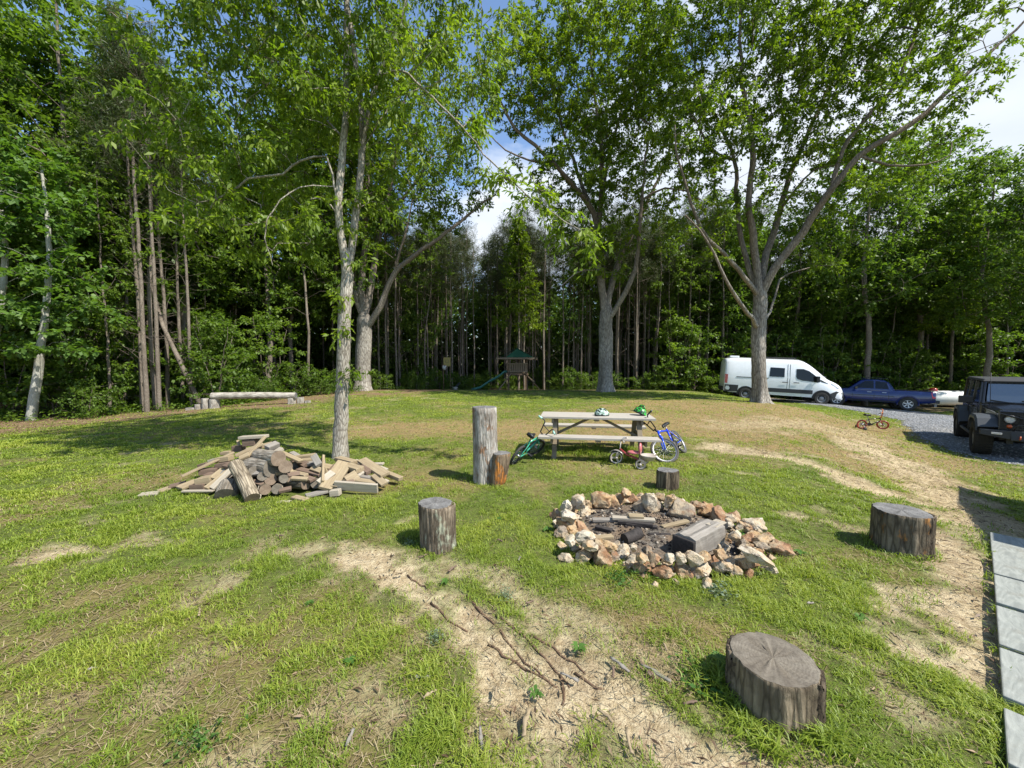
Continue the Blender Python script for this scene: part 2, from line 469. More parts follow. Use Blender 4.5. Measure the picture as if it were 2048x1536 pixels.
ground = np_mesh('ground', np.stack([XX, YY, ZZ], -1).reshape(-1, 3), q, 4, mg.m, smooth=True,
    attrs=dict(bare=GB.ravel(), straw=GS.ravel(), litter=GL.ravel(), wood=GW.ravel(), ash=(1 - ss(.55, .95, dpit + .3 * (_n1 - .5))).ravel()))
tag(ground, kind='structure')

# ------------------------------------------------------------------ gravel drive
near_edge = [(1500, 797), (1545, 801), (1600, 807), (1653, 813), (1700, 820), (1748, 829), (1802, 841), (1808, 852), (1818, 864), (1850, 880), (1893, 899), (1938, 914), (2048, 931), (2200, 950), (2500, 1000)]
far_edge = [(2700, 905), (2300, 870), (2048, 845), (1903, 831), (1843, 824), (1773, 817), (1700, 811), (1640, 806), (1580, 800), (1540, 797)]
DRIVE = wp(near_edge) + wp(far_edge)
xs = np.arange(4, 46, .16); ys = np.arange(2, 34, .16)
DX, DY = np.meshgrid(xs, ys)
sdv = poly_sd(DX, DY, DRIVE) + .5 * (fbm(DX, DY, 2.5, 3, 5) - .5)
keep = sdv < 0.05
idm = -np.ones(DX.shape, int); idm[keep] = np.arange(keep.sum())
qq = np.stack([idm[:-1, :-1], idm[:-1, 1:], idm[1:, 1:], idm[1:, :-1]], -1).reshape(-1, 4)
qq = qq[(qq >= 0).all(1)]
DZ = G(DX, DY) + .035 * ss(0.05, -.5, sdv) + .004
md = Mat('gravel', .85, .25)
v = md.coord('Object')
vo = md.vor(v, 22, 'F1', 'Color'); vd = md.vor(v, 22)
c = md.mix(md.ramp(vo, [(.1, 0), (.9, 1)]), (.14, .15, .16), (.40, .41, .42))
c = md.mix(md.ramp(vd, [(.35, 0), (.6, .85)]), c, (.10, .10, .10))
c = md.mix(md.ramp(md.noise(v, .8, 4), [(.5, 0), (.75, .35)]), c, (.34, .29, .22))
md.col(c); md.bump(md.math('SUBTRACT', 1.0, vd), 1.0, .04)
drive = np_mesh('gravel_driveway', np.stack([DX[keep], DY[keep], DZ[keep]], -1), qq, 4, md.m, smooth=True)
tag(drive, kind='structure')

# loose gravel stones on the part of the drive one sees well, and along its ragged edge
def pebbles(name, P, size, mat, label=None):
    n = len(P)
    base = np.array([(1, 0, 0), (-1, 0, 0), (0, 1, 0), (0, -1, 0), (0, 0, 1), (0, 0, -1)], float)
    tri = np.array([(0, 2, 4), (2, 1, 4), (1, 3, 4), (3, 0, 4), (2, 0, 5), (1, 2, 5), (3, 1, 5), (0, 3, 5)])
    V = base[None] * (1 + .5 * (rng.random((n, 6, 1)) - .5)) * size[:, None, None] * (np.array([1, .8, .6]))[None, None]
    V = V + (rng.random((n, 6, 3)) - .5) * size[:, None, None] * .5
    a = rng.random(n) * 6.28; ca, sa = np.cos(a)[:, None], np.sin(a)[:, None]
    V = np.stack([V[..., 0] * ca - V[..., 1] * sa, V[..., 0] * sa + V[..., 1] * ca, V[..., 2]], -1) + P[:, None]
    F_ = tri[None] + (np.arange(n) * 6)[:, None, None]
    return np_mesh(name, V.reshape(-1, 3), F_, 3, mat, attrs=dict(tint=np.repeat(rng.random(n), 6)))
mpb = Mat('loose_gravel', .8, .3); mpb.col(mpb.ramp(mpb.attr('tint'), [(0, (.10, .105, .11)), (.5, (.25, .26, .265)), (1, (.50, .50, .49))]))
n = 70000
px_ = rng.random(n) * 16 + 7; py_ = rng.random(n) * 15 + 5
s_ = poly_sd(px_, py_, DRIVE)
k = (s_ < .25 * rng.random(n) ** 2 + .02) & (rng.random(n) < np.clip(9 / np.hypot(px_, py_), .2, 1) ** 1.5)
px_, py_, s_ = px_[k], py_[k], s_[k]
P = np.stack([px_, py_, G(px_, py_) + .035 * ss(.05, -.5, s_) + .006], -1)
gr = pebbles('loose_gravel', P, .012 + .018 * rng.random(len(P)), mpb.m)
tag(gr, 'loose grey gravel stones strewn over the driveway', 'gravel', kind='stuff')

# ------------------------------------------------------------------ grass
def sample_wedge(n, y0, y1, power, slack=1.55):
    u = rng.random(n)
    # density over ground ~ Y^-power inside a wedge (area element ~ Y dY)
    e = 2 - power
    Y = (y0 ** e + u * (y1 ** e - y0 ** e)) ** (1 / e)
    X = (rng.random(n) * 2 - 1) * (slack * Y + .6)
    return X, Y
M_GRASS = leaf_mat('grass_blade', [(.125, .185, .022), (.20, .265, .03), (.32, .35, .055)], .34, 0)
M_CRUMB = leaf_mat('litter_crumb', [(.05, .032, .02), (.13, .08, .045), (.34, .25, .16)], .05, 0)
M_DRY = leaf_mat('dry_blade', [(.13, .09, .05), (.24, .18, .10), (.40, .32, .19)], .15, 0)
AVOID = []; AVOID_POLY = []; LUSH = []; TUFTS = []   # TUFTS: taller grass (x, y, inner radius, outer radius, blades, height)
def grass(name, X, Y, H, Wd, lean, mat, tint, dz=0.0):
    n = len(X)
    Z = G(X, Y) + dz
    a = rng.random(n) * 2 * np.pi
    L = lean * (0.4 + rng.random(n))
    dx, dy = np.cos(a), np.sin(a)
    sx, sy = -dy * Wd / 2, dx * Wd / 2
    P0 = np.stack([X, Y, Z - .005], -1)
    D = np.stack([dx, dy, np.zeros(n)], -1); S = np.stack([sx, sy, np.zeros(n)], -1)
    U = np.array([0, 0, 1.0])
    P1 = P0 + D * (H * L * .35)[:, None] + U * (H * .62)[:, None]
    P2 = P0 + D * (H * L * 1.1)[:, None] + U * (H * (1.0 - .28 * L))[:, None]
    V = np.stack([P0 - S, P0 + S, P1 + S * .85, P1 - S * .85, P2], 1)
    b = (np.arange(n) * 5)[:, None]
    quad = b + np.array([0, 1, 2, 3]); tri = b + np.array([3, 2, 4])
    ff = np.concatenate([quad, tri], 1).ravel(); sz = np.tile([4, 3], n)
    return np_mesh(name, V.reshape(-1, 3), ff, sz, mat, attrs=dict(tint=np.repeat(tint, 5)))
def grow_grass():
    # living grass
    n = 1500000
    X, Y = sample_wedge(n, .9, 22, 1.55)
    b, s, l, w, n1, n2, n3, sdw = fields(X, Y)
    clump = fbm(X, Y, 6.5, 3, 61); clump3 = fbm(X, Y, 17., 2, 63); clump2 = fbm(X, Y, 1.3, 3, 62)
    dens = (1 - b) ** 2 * (1 - .9 * s) * (1 - .9 * l) * np.clip(.52 + (clump - .45) * 2.2 + (clump3 - .5) * 1.6 + (clump2 - .5) * .8, .08, 1)
    k = rng.random(n) < dens
    k &= poly_sd(X, Y, DRIVE) > .02
    for (ax, ay, ar) in AVOID: k &= np.hypot(X - ax, Y - ay) > ar
    for P in AVOID_POLY: k &= ~in_poly(X, Y, P)
    X, Y = X[k], Y[k]; d = np.hypot(X, Y); clump2 = clump2[k]; clump = clump[k]
    H = (.013 + .028 * rng.random(len(X)) ** 1.5) * (.7 + 1.1 * np.clip((clump - .4) * 3, 0, 1)) * (.75 + .5 * clump2 * 2 * .5)
    lush = np.zeros(len(X))
    for (lx, ly, lr, lh) in LUSH: lush = np.maximum(lush, lh * np.clip(1.3 - np.hypot(X - lx, Y - ly) / lr, 0, 1))
    H = H * (1 + lush)
    Wd = np.maximum(.0042, .0011 * d) * (.7 + .6 * rng.random(len(X)))
    tint = np.clip(.15 + .75 * rng.random(len(X)) * .8 + (clump2 - .5) * 1.1 + .12 * ss(6, 12, d), 0, 1)
    TX_, TY_, TH = [], [], []
    for (tx, ty, r0, r1, m, h) in TUFTS:
        a = rng.random(m) * 6.283; rr = r0 + (r1 - r0) * rng.random(m) ** 1.6
        TX_.append(tx + np.cos(a) * rr); TY_.append(ty + np.sin(a) * rr); TH.append(h * (.35 + .8 * rng.random(m)))
    TX_, TY_, TH = map(np.concatenate, (TX_, TY_, TH))
    X = np.concatenate([X, TX_]); Y = np.concatenate([Y, TY_]); H = np.concatenate([H, TH]); Wd = np.concatenate([Wd, np.maximum(.005, .0011 * np.hypot(TX_, TY_)) * (.8 + .6 * rng.random(len(TX_)))])
    tint = np.concatenate([tint, .1 + .6 * rng.random(len(TX_))])
    o = grass('grass', X, Y, H, Wd, 1.15, M_GRASS, tint)
    tag(o, 'short patchy green lawn grass growing over the yard', 'grass', kind='stuff')
    print('grass blades', len(X))
    # crumbs of leaf litter, bark and dead stalks on the bare soil near by
    n = 120000
    X, Y = sample_wedge(n, .9, 12, 1.7)
    b, s, l, w, n1, n2, n3, sdw = fields(X, Y)
    k = rng.random(n) < .05 + .35 * b * np.clip((fbm(X, Y, 3., 3, 81) - .38) * 4, 0.1, 1) + .4 * l
    for (ax, ay, ar) in AVOID: k &= np.hypot(X - ax, Y - ay) > ar
    for P in AVOID_POLY: k &= ~in_poly(X, Y, P)
    k &= poly_sd(X, Y, DRIVE) > .05
    X, Y = X[k], Y[k]; n = len(X); D = unit(np.stack([rng.normal(size=n), rng.normal(size=n), .18 * rng.normal(size=n)], -1))
    V = kite_leaves(np.stack([X, Y, G(X, Y) + .006], -1), D, (.008 + .05 * rng.random(n) ** 3) * (1 + .06 * np.hypot(X, Y)), .22, 2.0)
    o = np_mesh('leaf_litter', V, np.arange(n * 4), 4, M_CRUMB, attrs=dict(tint=np.repeat(rng.random(n), 4)))
    tag(o, 'brown crumbs of leaf litter and bark strewn over the bare ground', 'leaf litter', kind='stuff')
    # dry blades and straw lying on the bare ground and between the green
    n = 260000
    X, Y = sample_wedge(n, .9, 19, 1.6)
    b, s, l, w, n1, n2, n3, sdw = fields(X, Y)
    k = (rng.random(n) < .035 + .08 * b + .75 * s + .4 * l * (1 - w)) & (poly_sd(X, Y, DRIVE) > .05)
    for (ax, ay, ar) in AVOID: k &= np.hypot(X - ax, Y - ay) > ar
    for P in AVOID_POLY: k &= ~in_poly(X, Y, P)
    X, Y = X[k], Y[k]; d = np.hypot(X, Y)
    n = len(X)
    Lh = .02 + .05 * rng.random(n); a = rng.random(n) * 6.283
    Wd = np.maximum(.0026, .0009 * d)
    D = np.stack([np.cos(a), np.sin(a)], -1); S = np.stack([-np.sin(a), np.cos(a)], -1) * Wd[:, None] / 2
    A = np.stack([X, Y], -1); B = A + D * Lh[:, None]
    za = G(X, Y) + .004 + .008 * rng.random(n); zb = G(B[:, 0], B[:, 1]) + .004 + .022 * rng.random(n)
    V = np.stack([np.c_[A - S, za], np.c_[A + S, za], np.c_[B + S, zb], np.c_[B - S, zb]], 1)
    o = np_mesh('dry_grass', V.reshape(-1, 3), np.arange(n * 4), 4, M_DRY, attrs=dict(tint=np.repeat(rng.random(n), 4)))
    tag(o, 'dry tan straw and dead grass lying over the yard', 'dry grass', kind='stuff')



# ------------------------------------------------------------------ trees
def kite_leaves(P, D, L, Wr, up_bias=1.0, droop=.15):
    n = len(P)
    N = rng.normal(size=(n, 3)) * .55; N[:, 2] += up_bias
    S = np.cross(D, N); S /= np.linalg.norm(S, axis=1, keepdims=True) + 1e-9
    N = np.cross(S, D)
    Wd = (L * Wr)[:, None] / 2; Lc = L[:, None]
    mid = P + D * Lc * .48
    V = np.stack([P, mid + S * Wd + N * Wd * .35, P + D * Lc - N * Lc * droop, mid - S * Wd + N * Wd * .35], 1)
    return V.reshape(-1, 3)
def unit(a): return a / (np.linalg.norm(a, axis=-1, keepdims=True) + 1e-9)

class Tree:
    def __init__(s, seed=1):
        s.p = np.zeros((30000, 3)); s.par = np.full(30000, -1); s.spec = np.zeros(30000); s.n = 0
        s.tips = []; s.r = np.random.default_rng(seed); s.tipdir = []
    def node(s, p, par, spec=0):
        s.p[s.n] = p; s.par[s.n] = par; s.spec[s.n] = spec; s.n += 1; return s.n - 1
    def limb(s, pts, r0, r1, attach=None, step=.35, wob=.03):
        pts = np.array([tuple(q) for q in pts], float)
        if attach is None and s.n > 0:
            attach = int(np.argmin(np.linalg.norm(s.p[:s.n] - pts[0], axis=1)))
            pts = np.vstack([s.p[attach], pts[1:] if np.linalg.norm(s.p[attach] - pts[0]) < .5 else pts])
        # Catmull-Rom through the points
        P = np.vstack([2 * pts[0] - pts[1], pts, 2 * pts[-1] - pts[-2]]); out = []
        for i in range(1, len(P) - 2):
            m = max(1, int(np.linalg.norm(P[i + 1] - P[i]) / step))
            for t in np.arange(m) / m:
                out.append(.5 * ((2 * P[i]) + (P[i + 1] - P[i - 1]) * t + (2 * P[i - 1] - 5 * P[i] + 4 * P[i + 1] - P[i + 2]) * t * t + (-P[i - 1] + 3 * P[i] - 3 * P[i + 1] + P[i + 2]) * t ** 3))
        out.append(P[-2]); out = np.array(out)
        k = len(out); par = -1 if attach is None else attach
        for i in range(0 if attach is None else 1, k):
            f = i / (k - 1); q = out[i] + (s.r.normal(size=3) * wob if 0 < i < k - 1 else 0)
            par = s.node(q, par, r0 + (r1 - r0) * f)
        return par
    def grow(s, T, step=.45, zpen=.7, curve=.22):
        T = np.asarray(T)
        d0 = np.array([np.min(np.linalg.norm(s.p[:s.n] - t, axis=1)) for t in T])
        for t in T[np.argsort(d0)]:
            Q = s.p[:s.n]; d = np.linalg.norm(Q - t, axis=1) + zpen * np.maximum(0, Q[:, 2] - t[2] + .2)
            i = int(np.argmin(d)); p = Q[i].copy(); L = np.linalg.norm(t - p)
            pd = unit(p - s.p[s.par[i]]) if s.par[i] >= 0 else np.array([0, 0, 1.])
            c = (p + t) / 2 + pd * L * curve + s.r.normal(size=3) * L * .07
            m = max(2, int(L / step)); par = i
            for u in np.arange(1, m + 1) / m:
                par = s.node((1 - u) ** 2 * p + 2 * u * (1 - u) * c + u * u * t + (s.r.normal(size=3) * .02 if u < 1 else 0), par)
            s.tips.append(par); s.tipdir.append(unit(t - c))
    def radii(s, tip=.007, e=2.35):
        a = np.zeros(s.n); nch = np.bincount(s.par[:s.n][s.par[:s.n] >= 0], minlength=s.n)
        a[nch == 0] = tip ** e
        for i in range(s.n - 1, 0, -1):
            if s.par[i] >= 0: a[s.par[i]] += a[i]
        s.rad = np.maximum(a ** (1 / e), s.spec[:s.n]); s.nch = nch
    def wood(s, name, mat, parent, flare=None, lump=.0, maxr=None):
        ch = [[] for _ in range(s.n)]
        for i in range(1, s.n):
            if s.par[i] >= 0: ch[s.par[i]].append(i)
        V = []; Fq = []; base = 0
        stack = [(0, -1)]
        while stack:
            st, prev = stack.pop(); chain = [] if prev < 0 else [prev]; i = st
            while True:
                chain.append(i)
                if not ch[i]: break
                cs = sorted(ch[i], key=lambda k: -s.rad[k])
                for k in cs[1:]: stack.append((k, i))
                i = cs[0]
            P = s.p[chain]; rr = s.rad[chain].copy()
            if prev >= 0: rr[0] = rr[1] if len(rr) > 1 else rr[0]
            if len(P) < 2: continue
            r0 = rr.max(); k = 26 if r0 > .12 else 9 if r0 > .05 else 6 if r0 > .022 else 4 if r0 > .012 else 3
            Tn = np.gradient(P, axis=0) if len(P) > 2 else np.repeat((P[1] - P[0])[None], 2, 0); Tn = unit(Tn)
            ref = np.array([0., 0, 1]) if abs(Tn[0, 2]) < .9 else np.array([1., 0, 0])
            x = unit(np.cross(Tn[0], ref)); an = np.arange(k) * 2 * np.pi / k; rings = []; furrow = s.r.normal(size=k) * lump * .45
            for j in range(len(P)):
                x = unit(x - Tn[j] * np.dot(x, Tn[j])); y = np.cross(Tn[j], x)
                r_ = np.full(k, rr[j])
                if k == 26:
                    r_ = r_ * (1 + furrow)
                    if flare and prev < 0:
                        h = P[j, 2] - P[0, 2]
                        r_ = r_ * (1 + math.exp(-h / flare[1]) * (flare[0] + flare[0] * .55 * np.sin(an * 5 + 1.1) + flare[0] * .25 * np.sin(an * 3)))
                    r_ = r_ * (1 + lump * (np.sin(an * 2 + P[j, 2] * 1.7) * .5 + np.sin(an * 3 - P[j, 2] * 2.3) * .4 + s.r.normal(size=k) * .35))
                rings.append(P[j] + (np.cos(an)[:, None] * x + np.sin(an)[:, None] * y) * r_[:, None])
            V.append(np.concatenate(rings)); m = len(P)
            A = base + np.arange((m - 1))[:, None] * k + np.arange(k)[None]; B = base + np.arange(m - 1)[:, None] * k + ((np.arange(k) + 1) % k)[None]
            Fq.append(np.stack([A, B, B + k, A + k], -1).reshape(-1, 4)); base += m * k
        s.wood_obj = np_mesh(name, np.concatenate(V), np.concatenate(Fq), 4, mat, parent, smooth=True)
        return s.wood_obj
    def leaves(s, name, mat, parent, per=55, spread=.55, size=.11, wr=.5, twigs=6, droop=.0, up=1.0, origins=None, flat=.75, szvar=.5):
        tips = s.p[s.tips] if origins is None else origins
        td = np.array(s.tipdir) if origins is None else rng.normal(size=(len(origins), 3))
        nT = len(tips); m = twigs
        o = np.repeat(tips, m, 0)
        d = unit(s.r.normal(size=(nT * m, 3)) * np.array([1, 1, flat]) + np.repeat(td, m, 0) * .5 + np.array([0, 0, -droop]))
        Lt = spread * (.45 + .75 * s.r.random(nT * m))
        k = max(1, per // m)
        t = np.tile(np.linspace(.12, 1, k), nT * m) + s.r.random(nT * m * k) * .1
        oo = np.repeat(o, k, 0); dd = np.repeat(d, k, 0); LL = np.repeat(Lt, k)
        P = oo + dd * (LL * t)[:, None] + np.array([0, 0, -1.0]) * (droop * LL * t * t * .5)[:, None] + s.r.normal(size=oo.shape) * .03
        D = unit(dd * .6 + s.r.normal(size=oo.shape) * .65 + np.array([0, 0, -.25 - droop]))
        Ls = size * (1 - szvar + 2 * szvar * s.r.random(len(P)))
        V = kite_leaves(P, D, Ls, wr, up)
        cl = np.repeat(s.r.random(nT), m * k)
        tint = np.clip(.5 * s.r.random(len(P)) + .5 * cl, 0, 1)
        ob = np_mesh(name, V, np.arange(len(V)), 4, mat, parent, attrs=dict(tint=np.repeat(tint, 4)))
        # the twigs that carry them
        B = o + d * Lt[:, None]; w = .0045
        S = unit(np.cross(d, s.r.normal(size=d.shape))) * w
        S2 = unit(np.cross(d, S)) * w
        TV = np.stack([o + S, o - S * .5 + S2, o - S * .5 - S2, B], 1).reshape(-1, 3)
        b = (np.arange(len(o)) * 4)[:, None]
        TF = np.stack([b + [0, 1, 3], b + [1, 2, 3], b + [2, 0, 3]], 1)
        s.twig_geo = (TV, TF.reshape(-1, 3))
        return ob
def in_ell(E, n, r, shell=.55, minsep=.5):
    """n scattered points in a union of ellipsoids (cx,cy,cz,rx,ry,rz,weight)"""
    w = np.array([e[3] * e[4] * e[5] * (e[6] if len(e) > 6 else 1) for e in E]); w /= w.sum()
    out = []
    tries = 0
    while len(out) < n and tries < n * 40:
        tries += 1
        e = E[r.choice(len(E), p=w)]
        u = unit(r.normal(size=3)); rad = (shell + (1 - shell) * r.random()) if r.random() < .7 else r.random() ** (1 / 3)
        p = np.array(e[:3]) + u * rad * np.array(e[3:6])
        if out and np.min(np.sum((np.array(out) - p) ** 2, 1)) < minsep ** 2: continue
        out.append(p)
    return np.array(out)
def add_twigs(tree, obj):
    """put the twigs of the crown into its mesh as a second material"""
    me = obj.data; TV, TF = tree.twig_geo
    nv = len(me.vertices); nl = len(me.loops); npoly = len(me.polygons)
    co = np.empty(nv * 3, np.float32); me.vertices.foreach_get('co', co)
    tint = np.empty(nv, np.float32); me.attributes['tint'].data.foreach_get('value', tint)
    V = np.concatenate([co.reshape(-1, 3), TV]); ff = np.concatenate([np.arange(nl), (TF + nv).ravel()])
    sz = np.concatenate([np.full(npoly, 4), np.full(len(TF), 3)]); mi = np.concatenate([np.zeros(npoly), np.ones(len(TF))])
    mats = [me.materials[0], M_TWIG]; nm = me.name; par = obj.parent; on = obj.name
    bpy.data.objects.remove(obj); bpy.data.meshes.remove(me)
    return np_mesh(on, V, ff, sz, mats, par, fmat=mi, attrs=dict(tint=np.concatenate([tint, np.full(len(TV), .5)])))
# ------------------------------------------------------------------ the four yard trees
def px_tree(base_px, Y0, seed):
    """a tree whose outline is read off the photo; returns its base and a pixel -> local point function"""
    bx = at(base_px[0], base_px[1], Y0); b = np.array([bx.x, Y0, g(bx.x, Y0) - .04])
    t = Tree(seed)
    def L(px, py, dy=0.0):
        q = at(px, py, Y0 + dy); return np.array([q.x, q.y, q.z]) - b
    return t, b, L
def finish_tree(t, b, name, label, bark, leaf, flare, lump, leafkw, tip=.007, group=None, extra=None):
    root = empty(name, tuple(b), 0, label, 'tree', group)
    t.radii(tip)
    t.wood('trunk', bark, root, flare, lump)
    cr = t.leaves('crown', leaf, root, **leafkw)
    cr = add_twigs(t, cr)
    return root

# near forked tree beside the woodpile
t, b, L = px_tree((680, 915), 6.9, 3)
t.limb([L(680, 925), L(681, 860), L(684, 790), L(688, 700), L(690, 620), L(695, 550)], .128, .098, step=.16, wob=.004)
t.limb([L(694, 545), L(683, 470, -.05), L(677, 400, -.08), L(683, 330), L(690, 250, .05), L(693, 180, .1), L(692, 90, .1), L(693, 0, .1), L(688, -150, .2), L(680, -300, .2)], .070, .028, step=.2, wob=.005)
t.limb([L(695, 550), L(707, 470, .05), L(717, 390, .1), L(724, 300, .12), L(722, 220, .15), L(712, 140, .2), L(703, 60, .2), L(690, -60, .3), L(720, -260, .4)], .068, .028, step=.2, wob=.005)
t.limb([L(722, 290, .12), L(735, 235, .05), L(746, 190, 0), L(758, 150, -.05), L(771, 110, -.1), L(804, 30, -.1), L(830, -80, -.1), L(850, -220, 0)], .042, .020, step=.2, wob=.005)
t.limb([L(688, 215, .05), L(668, 190, 0), L(640, 176, -.1), L(560, 130, -.2), L(500, 100, -.2), L(450, 60, -.3)], .020, .008, step=.2, wob=.01)
t.limb([L(676, 400, -.08), L(664, 350, -.1), L(653, 312, -.2), L(602, 321, -.3), L(565, 350, -.3), L(500, 360, -.5), L(430, 400, -.6)], .013, .006, step=.18, wob=.012)
t.limb([L(672, 372, -.08), L(650, 372, -.2), L(600, 375, -.4), L(560, 400, -.6), L(530, 460, -.7), L(545, 530, -.8)], .008, .004, step=.15, wob=.01)
t.limb([L(758, 150, -.05), L(800, 140, -.2), L(850, 180, -.4), L(910, 240, -.6), L(980, 320, -.8), L(1060, 395, -.9), L(1130, 440, -1.), L(1190, 480, -1.)], .016, .005, step=.18, wob=.01)
t.limb([L(722, 300, .12), L(790, 200, .4), L(860, 170, .8), L(940, 130, 1.0)], .013, .006, step=.18, wob=.012)
t.limb([L(690, 260), L(600, 200, .5), L(500, 160, .9), L(400, 170, 1.2), L(330, 200, 1.4)], .014, .006, step=.2, wob=.01)
def ex(px, py, dy, rx, ry, rz, w=1.0):
    c = L(px, py, dy); return (c[0], c[1], c[2], rx, ry, rz, w)
E = [ex(500, 150, 0, 1.7, 1.8, 1.7), ex(620, 60, 0, 1.6, 1.8, 1.9, .8), ex(830, 170, .2, 1.45, 1.5, 1.5, .9), ex(700, -230, .2, 3.0, 2.8, 2.4, .8),
     ex(480, 330, -.2, 1.5, 1.5, 1.2, 1.1), ex(590, 450, -.1, .85, .9, .55, 1.2), ex(450, 50, 0, .9, 1.2, .8, .8), ex(940, 100, .2, .9, 1.2, .9),
     ex(860, 300, .2, 1.1, 1.1, .65, .7), ex(420, 470, -.4, .8, .8, .5, .7), ex(780, 380, .2, .5, .6, .4, .7)]
T = in_ell(E, 600, t.r, .35, .20)
line = np.concatenate([np.linspace(L(930, 260, -.6), L(1060, 395, -.9), 6), np.linspace(L(1060, 395, -.9), L(1195, 480, -1), 6)]) + t.r.normal(size=(12, 3)) * .10
t.grow(np.vstack([T, line]), step=.28)
for q in (L(702, 455, 0), L(712, 400, 0), L(716, 520, .0), L(682, 655, -.15), L(700, 752, -.15), L(690, 600, -.12), L(730, 380, 0)):
    i = int(np.argmin(np.linalg.norm(t.p[:t.n] - q, axis=1))); t.tips.append(t.node(q + t.r.normal(size=3) * .04, i)); t.tipdir.append(np.array([.3, -.3, .2]))
near_tree = finish_tree(t, b, 'forked_tree', 'slender forked tree with pale bark standing right behind the woodpile', M_BARK_NEAR, M_LEAF_NEAR,
    (.22, .25), .035, dict(per=96, spread=.34, size=.098, wr=.36, twigs=6, droop=.45, up=.8), tip=.0045)

# left oak, seen behind the near tree
t, b, L = px_tree((724, 784), 23.0, 4)
t.limb([L(724, 792), L(725, 750), L(727, 700), L(729, 640)], .44, .42, step=.5, wob=.01)
for pts, r0, r1 in [
    ([(729, 645, 0), (712, 590, 0), (700, 530, .3), (688, 450, .6), (676, 370, 1), (650, 250, 1.5), (630, 150, 2)], .22, .05),
    ([(729, 640, 0), (722, 580, 0), (728, 500, 0), (730, 430, -.3), (735, 330, -.5), (742, 200, -.5), (750, 100, 0)], .25, .05),
    ([(729, 640, 0), (742, 570, .2), (752, 500, .5), (768, 430, .8), (785, 350, 1.0), (800, 240, 1), (820, 160, 1)], .24, .05),
    ([(733, 665, 0), (752, 630, -.3), (770, 590, -.5), (790, 545, -.8), (830, 510, -1), (890, 468, -1), (935, 430, -1), (965, 405, -.8), (990, 390, -.6)], .21, .05),
    ([(785, 550, -.8), (800, 500, -1.2), (815, 450, -1.5), (825, 400, -1.6)], .10, .03),
    ([(700, 530, .3), (670, 480, 0), (640, 430, -.5), (600, 380, -.8), (560, 330, -1)], .12, .03),
    ([(768, 430, .8), (820, 380, 1), (860, 320, 1.5), (880, 250, 2)], .12, .03)]:
    t.limb([L(*q) for q in pts], r0 * .9, r1, step=.5, wob=.02)
E = [ex(760, 290, 0, 5.0, 4.5, 5.2), ex(890, 395, -.5, 2.7, 2.6, 2.0, 1.1), ex(640, 270, 0, 4.0, 4, 4.6), ex(700, 480, -.5, 2.6, 2.6, 1.7, .6), ex(560, 380, 0, 3.0, 3, 3.0), ex(960, 390, -.6, 1.0, 1.2, .8, 1.5), ex(830, 120, 0, 3, 3, 2.4, .8)]
t.grow(in_ell(E, 620, t.r, .45, .55), step=.55)
finish_tree(t, b, 'oak_tree', 'broad old grey trunked tree, leftmost of the three big shade trees', M_BARK_OAK, M_LEAF_OAK,
    (.5, .45), .06, dict(per=96, spread=.85, size=.165, wr=.5, twigs=6, up=1.0), tip=.010)

# middle oak
t, b, L = px_tree((1211, 783), 22.0, 5)
t.limb([L(1211, 792), L(1211, 750), L(1212, 700), L(1211, 655), L(1213, 625)], .40, .36, step=.4, wob=.01)
for pts, r0, r1 in [
    ([(1212, 640, 0), (1206, 590, 0), (1199, 545, 0), (1192, 500, .2), (1195, 450, .3), (1178, 410, 0), (1150, 375, -.4), (1110, 330, -.8), (1070, 290, -1), (1030, 255, -1.2), (1000, 200, -1.4), (975, 140, -1.5)], .24, .035),
    ([(1213, 630, 0), (1222, 570, .2), (1236, 525, .4), (1252, 490, .6), (1278, 440, 1), (1300, 390, 1.2), (1330, 330, 1.4), (1350, 250, 1.5)], .20, .035),
    ([(1213, 650, -.1), (1232, 615, -.5), (1250, 585, -.8), (1272, 540, -1), (1278, 470, -1.2), (1284, 400, -1.3), (1290, 330, -1.4), (1300, 250, -1.4)], .16, .035),
    ([(1195, 460, .3), (1202, 400, .2), (1203, 330, 0), (1198, 260, 0), (1188, 180, .2), (1180, 90, .3)], .17, .04),
    ([(1203, 400, .2), (1215, 330, .8), (1235, 250, 1.2), (1260, 160, 1.6), (1280, 80, 1.8)], .13, .03),
    ([(1178, 410, 0), (1150, 330, 1), (1120, 240, 1.6), (1095, 140, 2.0), (1080, 60, 2)], .13, .03),
    ([(1110, 330, -.8), (1060, 320, -1.6), (1010, 300, -2), (975, 265, -2)], .08, .02),
    ([(1284, 400, -1.3), (1330, 375, -1.6), (1370, 380, -1.8), (1400, 400, -1.9)], .08, .02),
    ([(1199, 545, 0), (1170, 540, -1.), (1140, 555, -1.6), (1120, 575, -2)], .06, .02)]:
    t.limb([L(*q) for q in pts], r0 * .9, r1, step=.5, wob=.02)
E = [ex(1200, 540, -.4, 2.3, 2.4, .8, .5), ex(1200, 150, 0, 4.4, 4.2, 4.6, 1.05), ex(1185, 350, 0, 3.4, 3.2, 2.5, .9), ex(1330, 330, -.5, 2.1, 2.4, 3.6, .8), ex(1040, 150, -1, 2.2, 2.6, 3.4, .9), ex(1180, 470, -.2, 2.6, 2.6, 1.2, .8), ex(1310, 470, -.8, 1.8, 2.2, 1.4, .6), ex(1320, 120, 0, 2.4, 2.8, 3.0, .8), ex(1080, 340, -1.3, 1.5, 1.5, 1.0, .7)]
t.grow(in_ell(E, 760, t.r, .4, .45), step=.5)
finish_tree(t, b, 'oak_tree', 'tall old tree with knobbly trunk, middle one of the three big shade trees', M_BARK_OAK, M_LEAF_OAK,
    (.6, .4), .09, dict(per=110, spread=.66, size=.155, wr=.5, twigs=6), tip=.010)

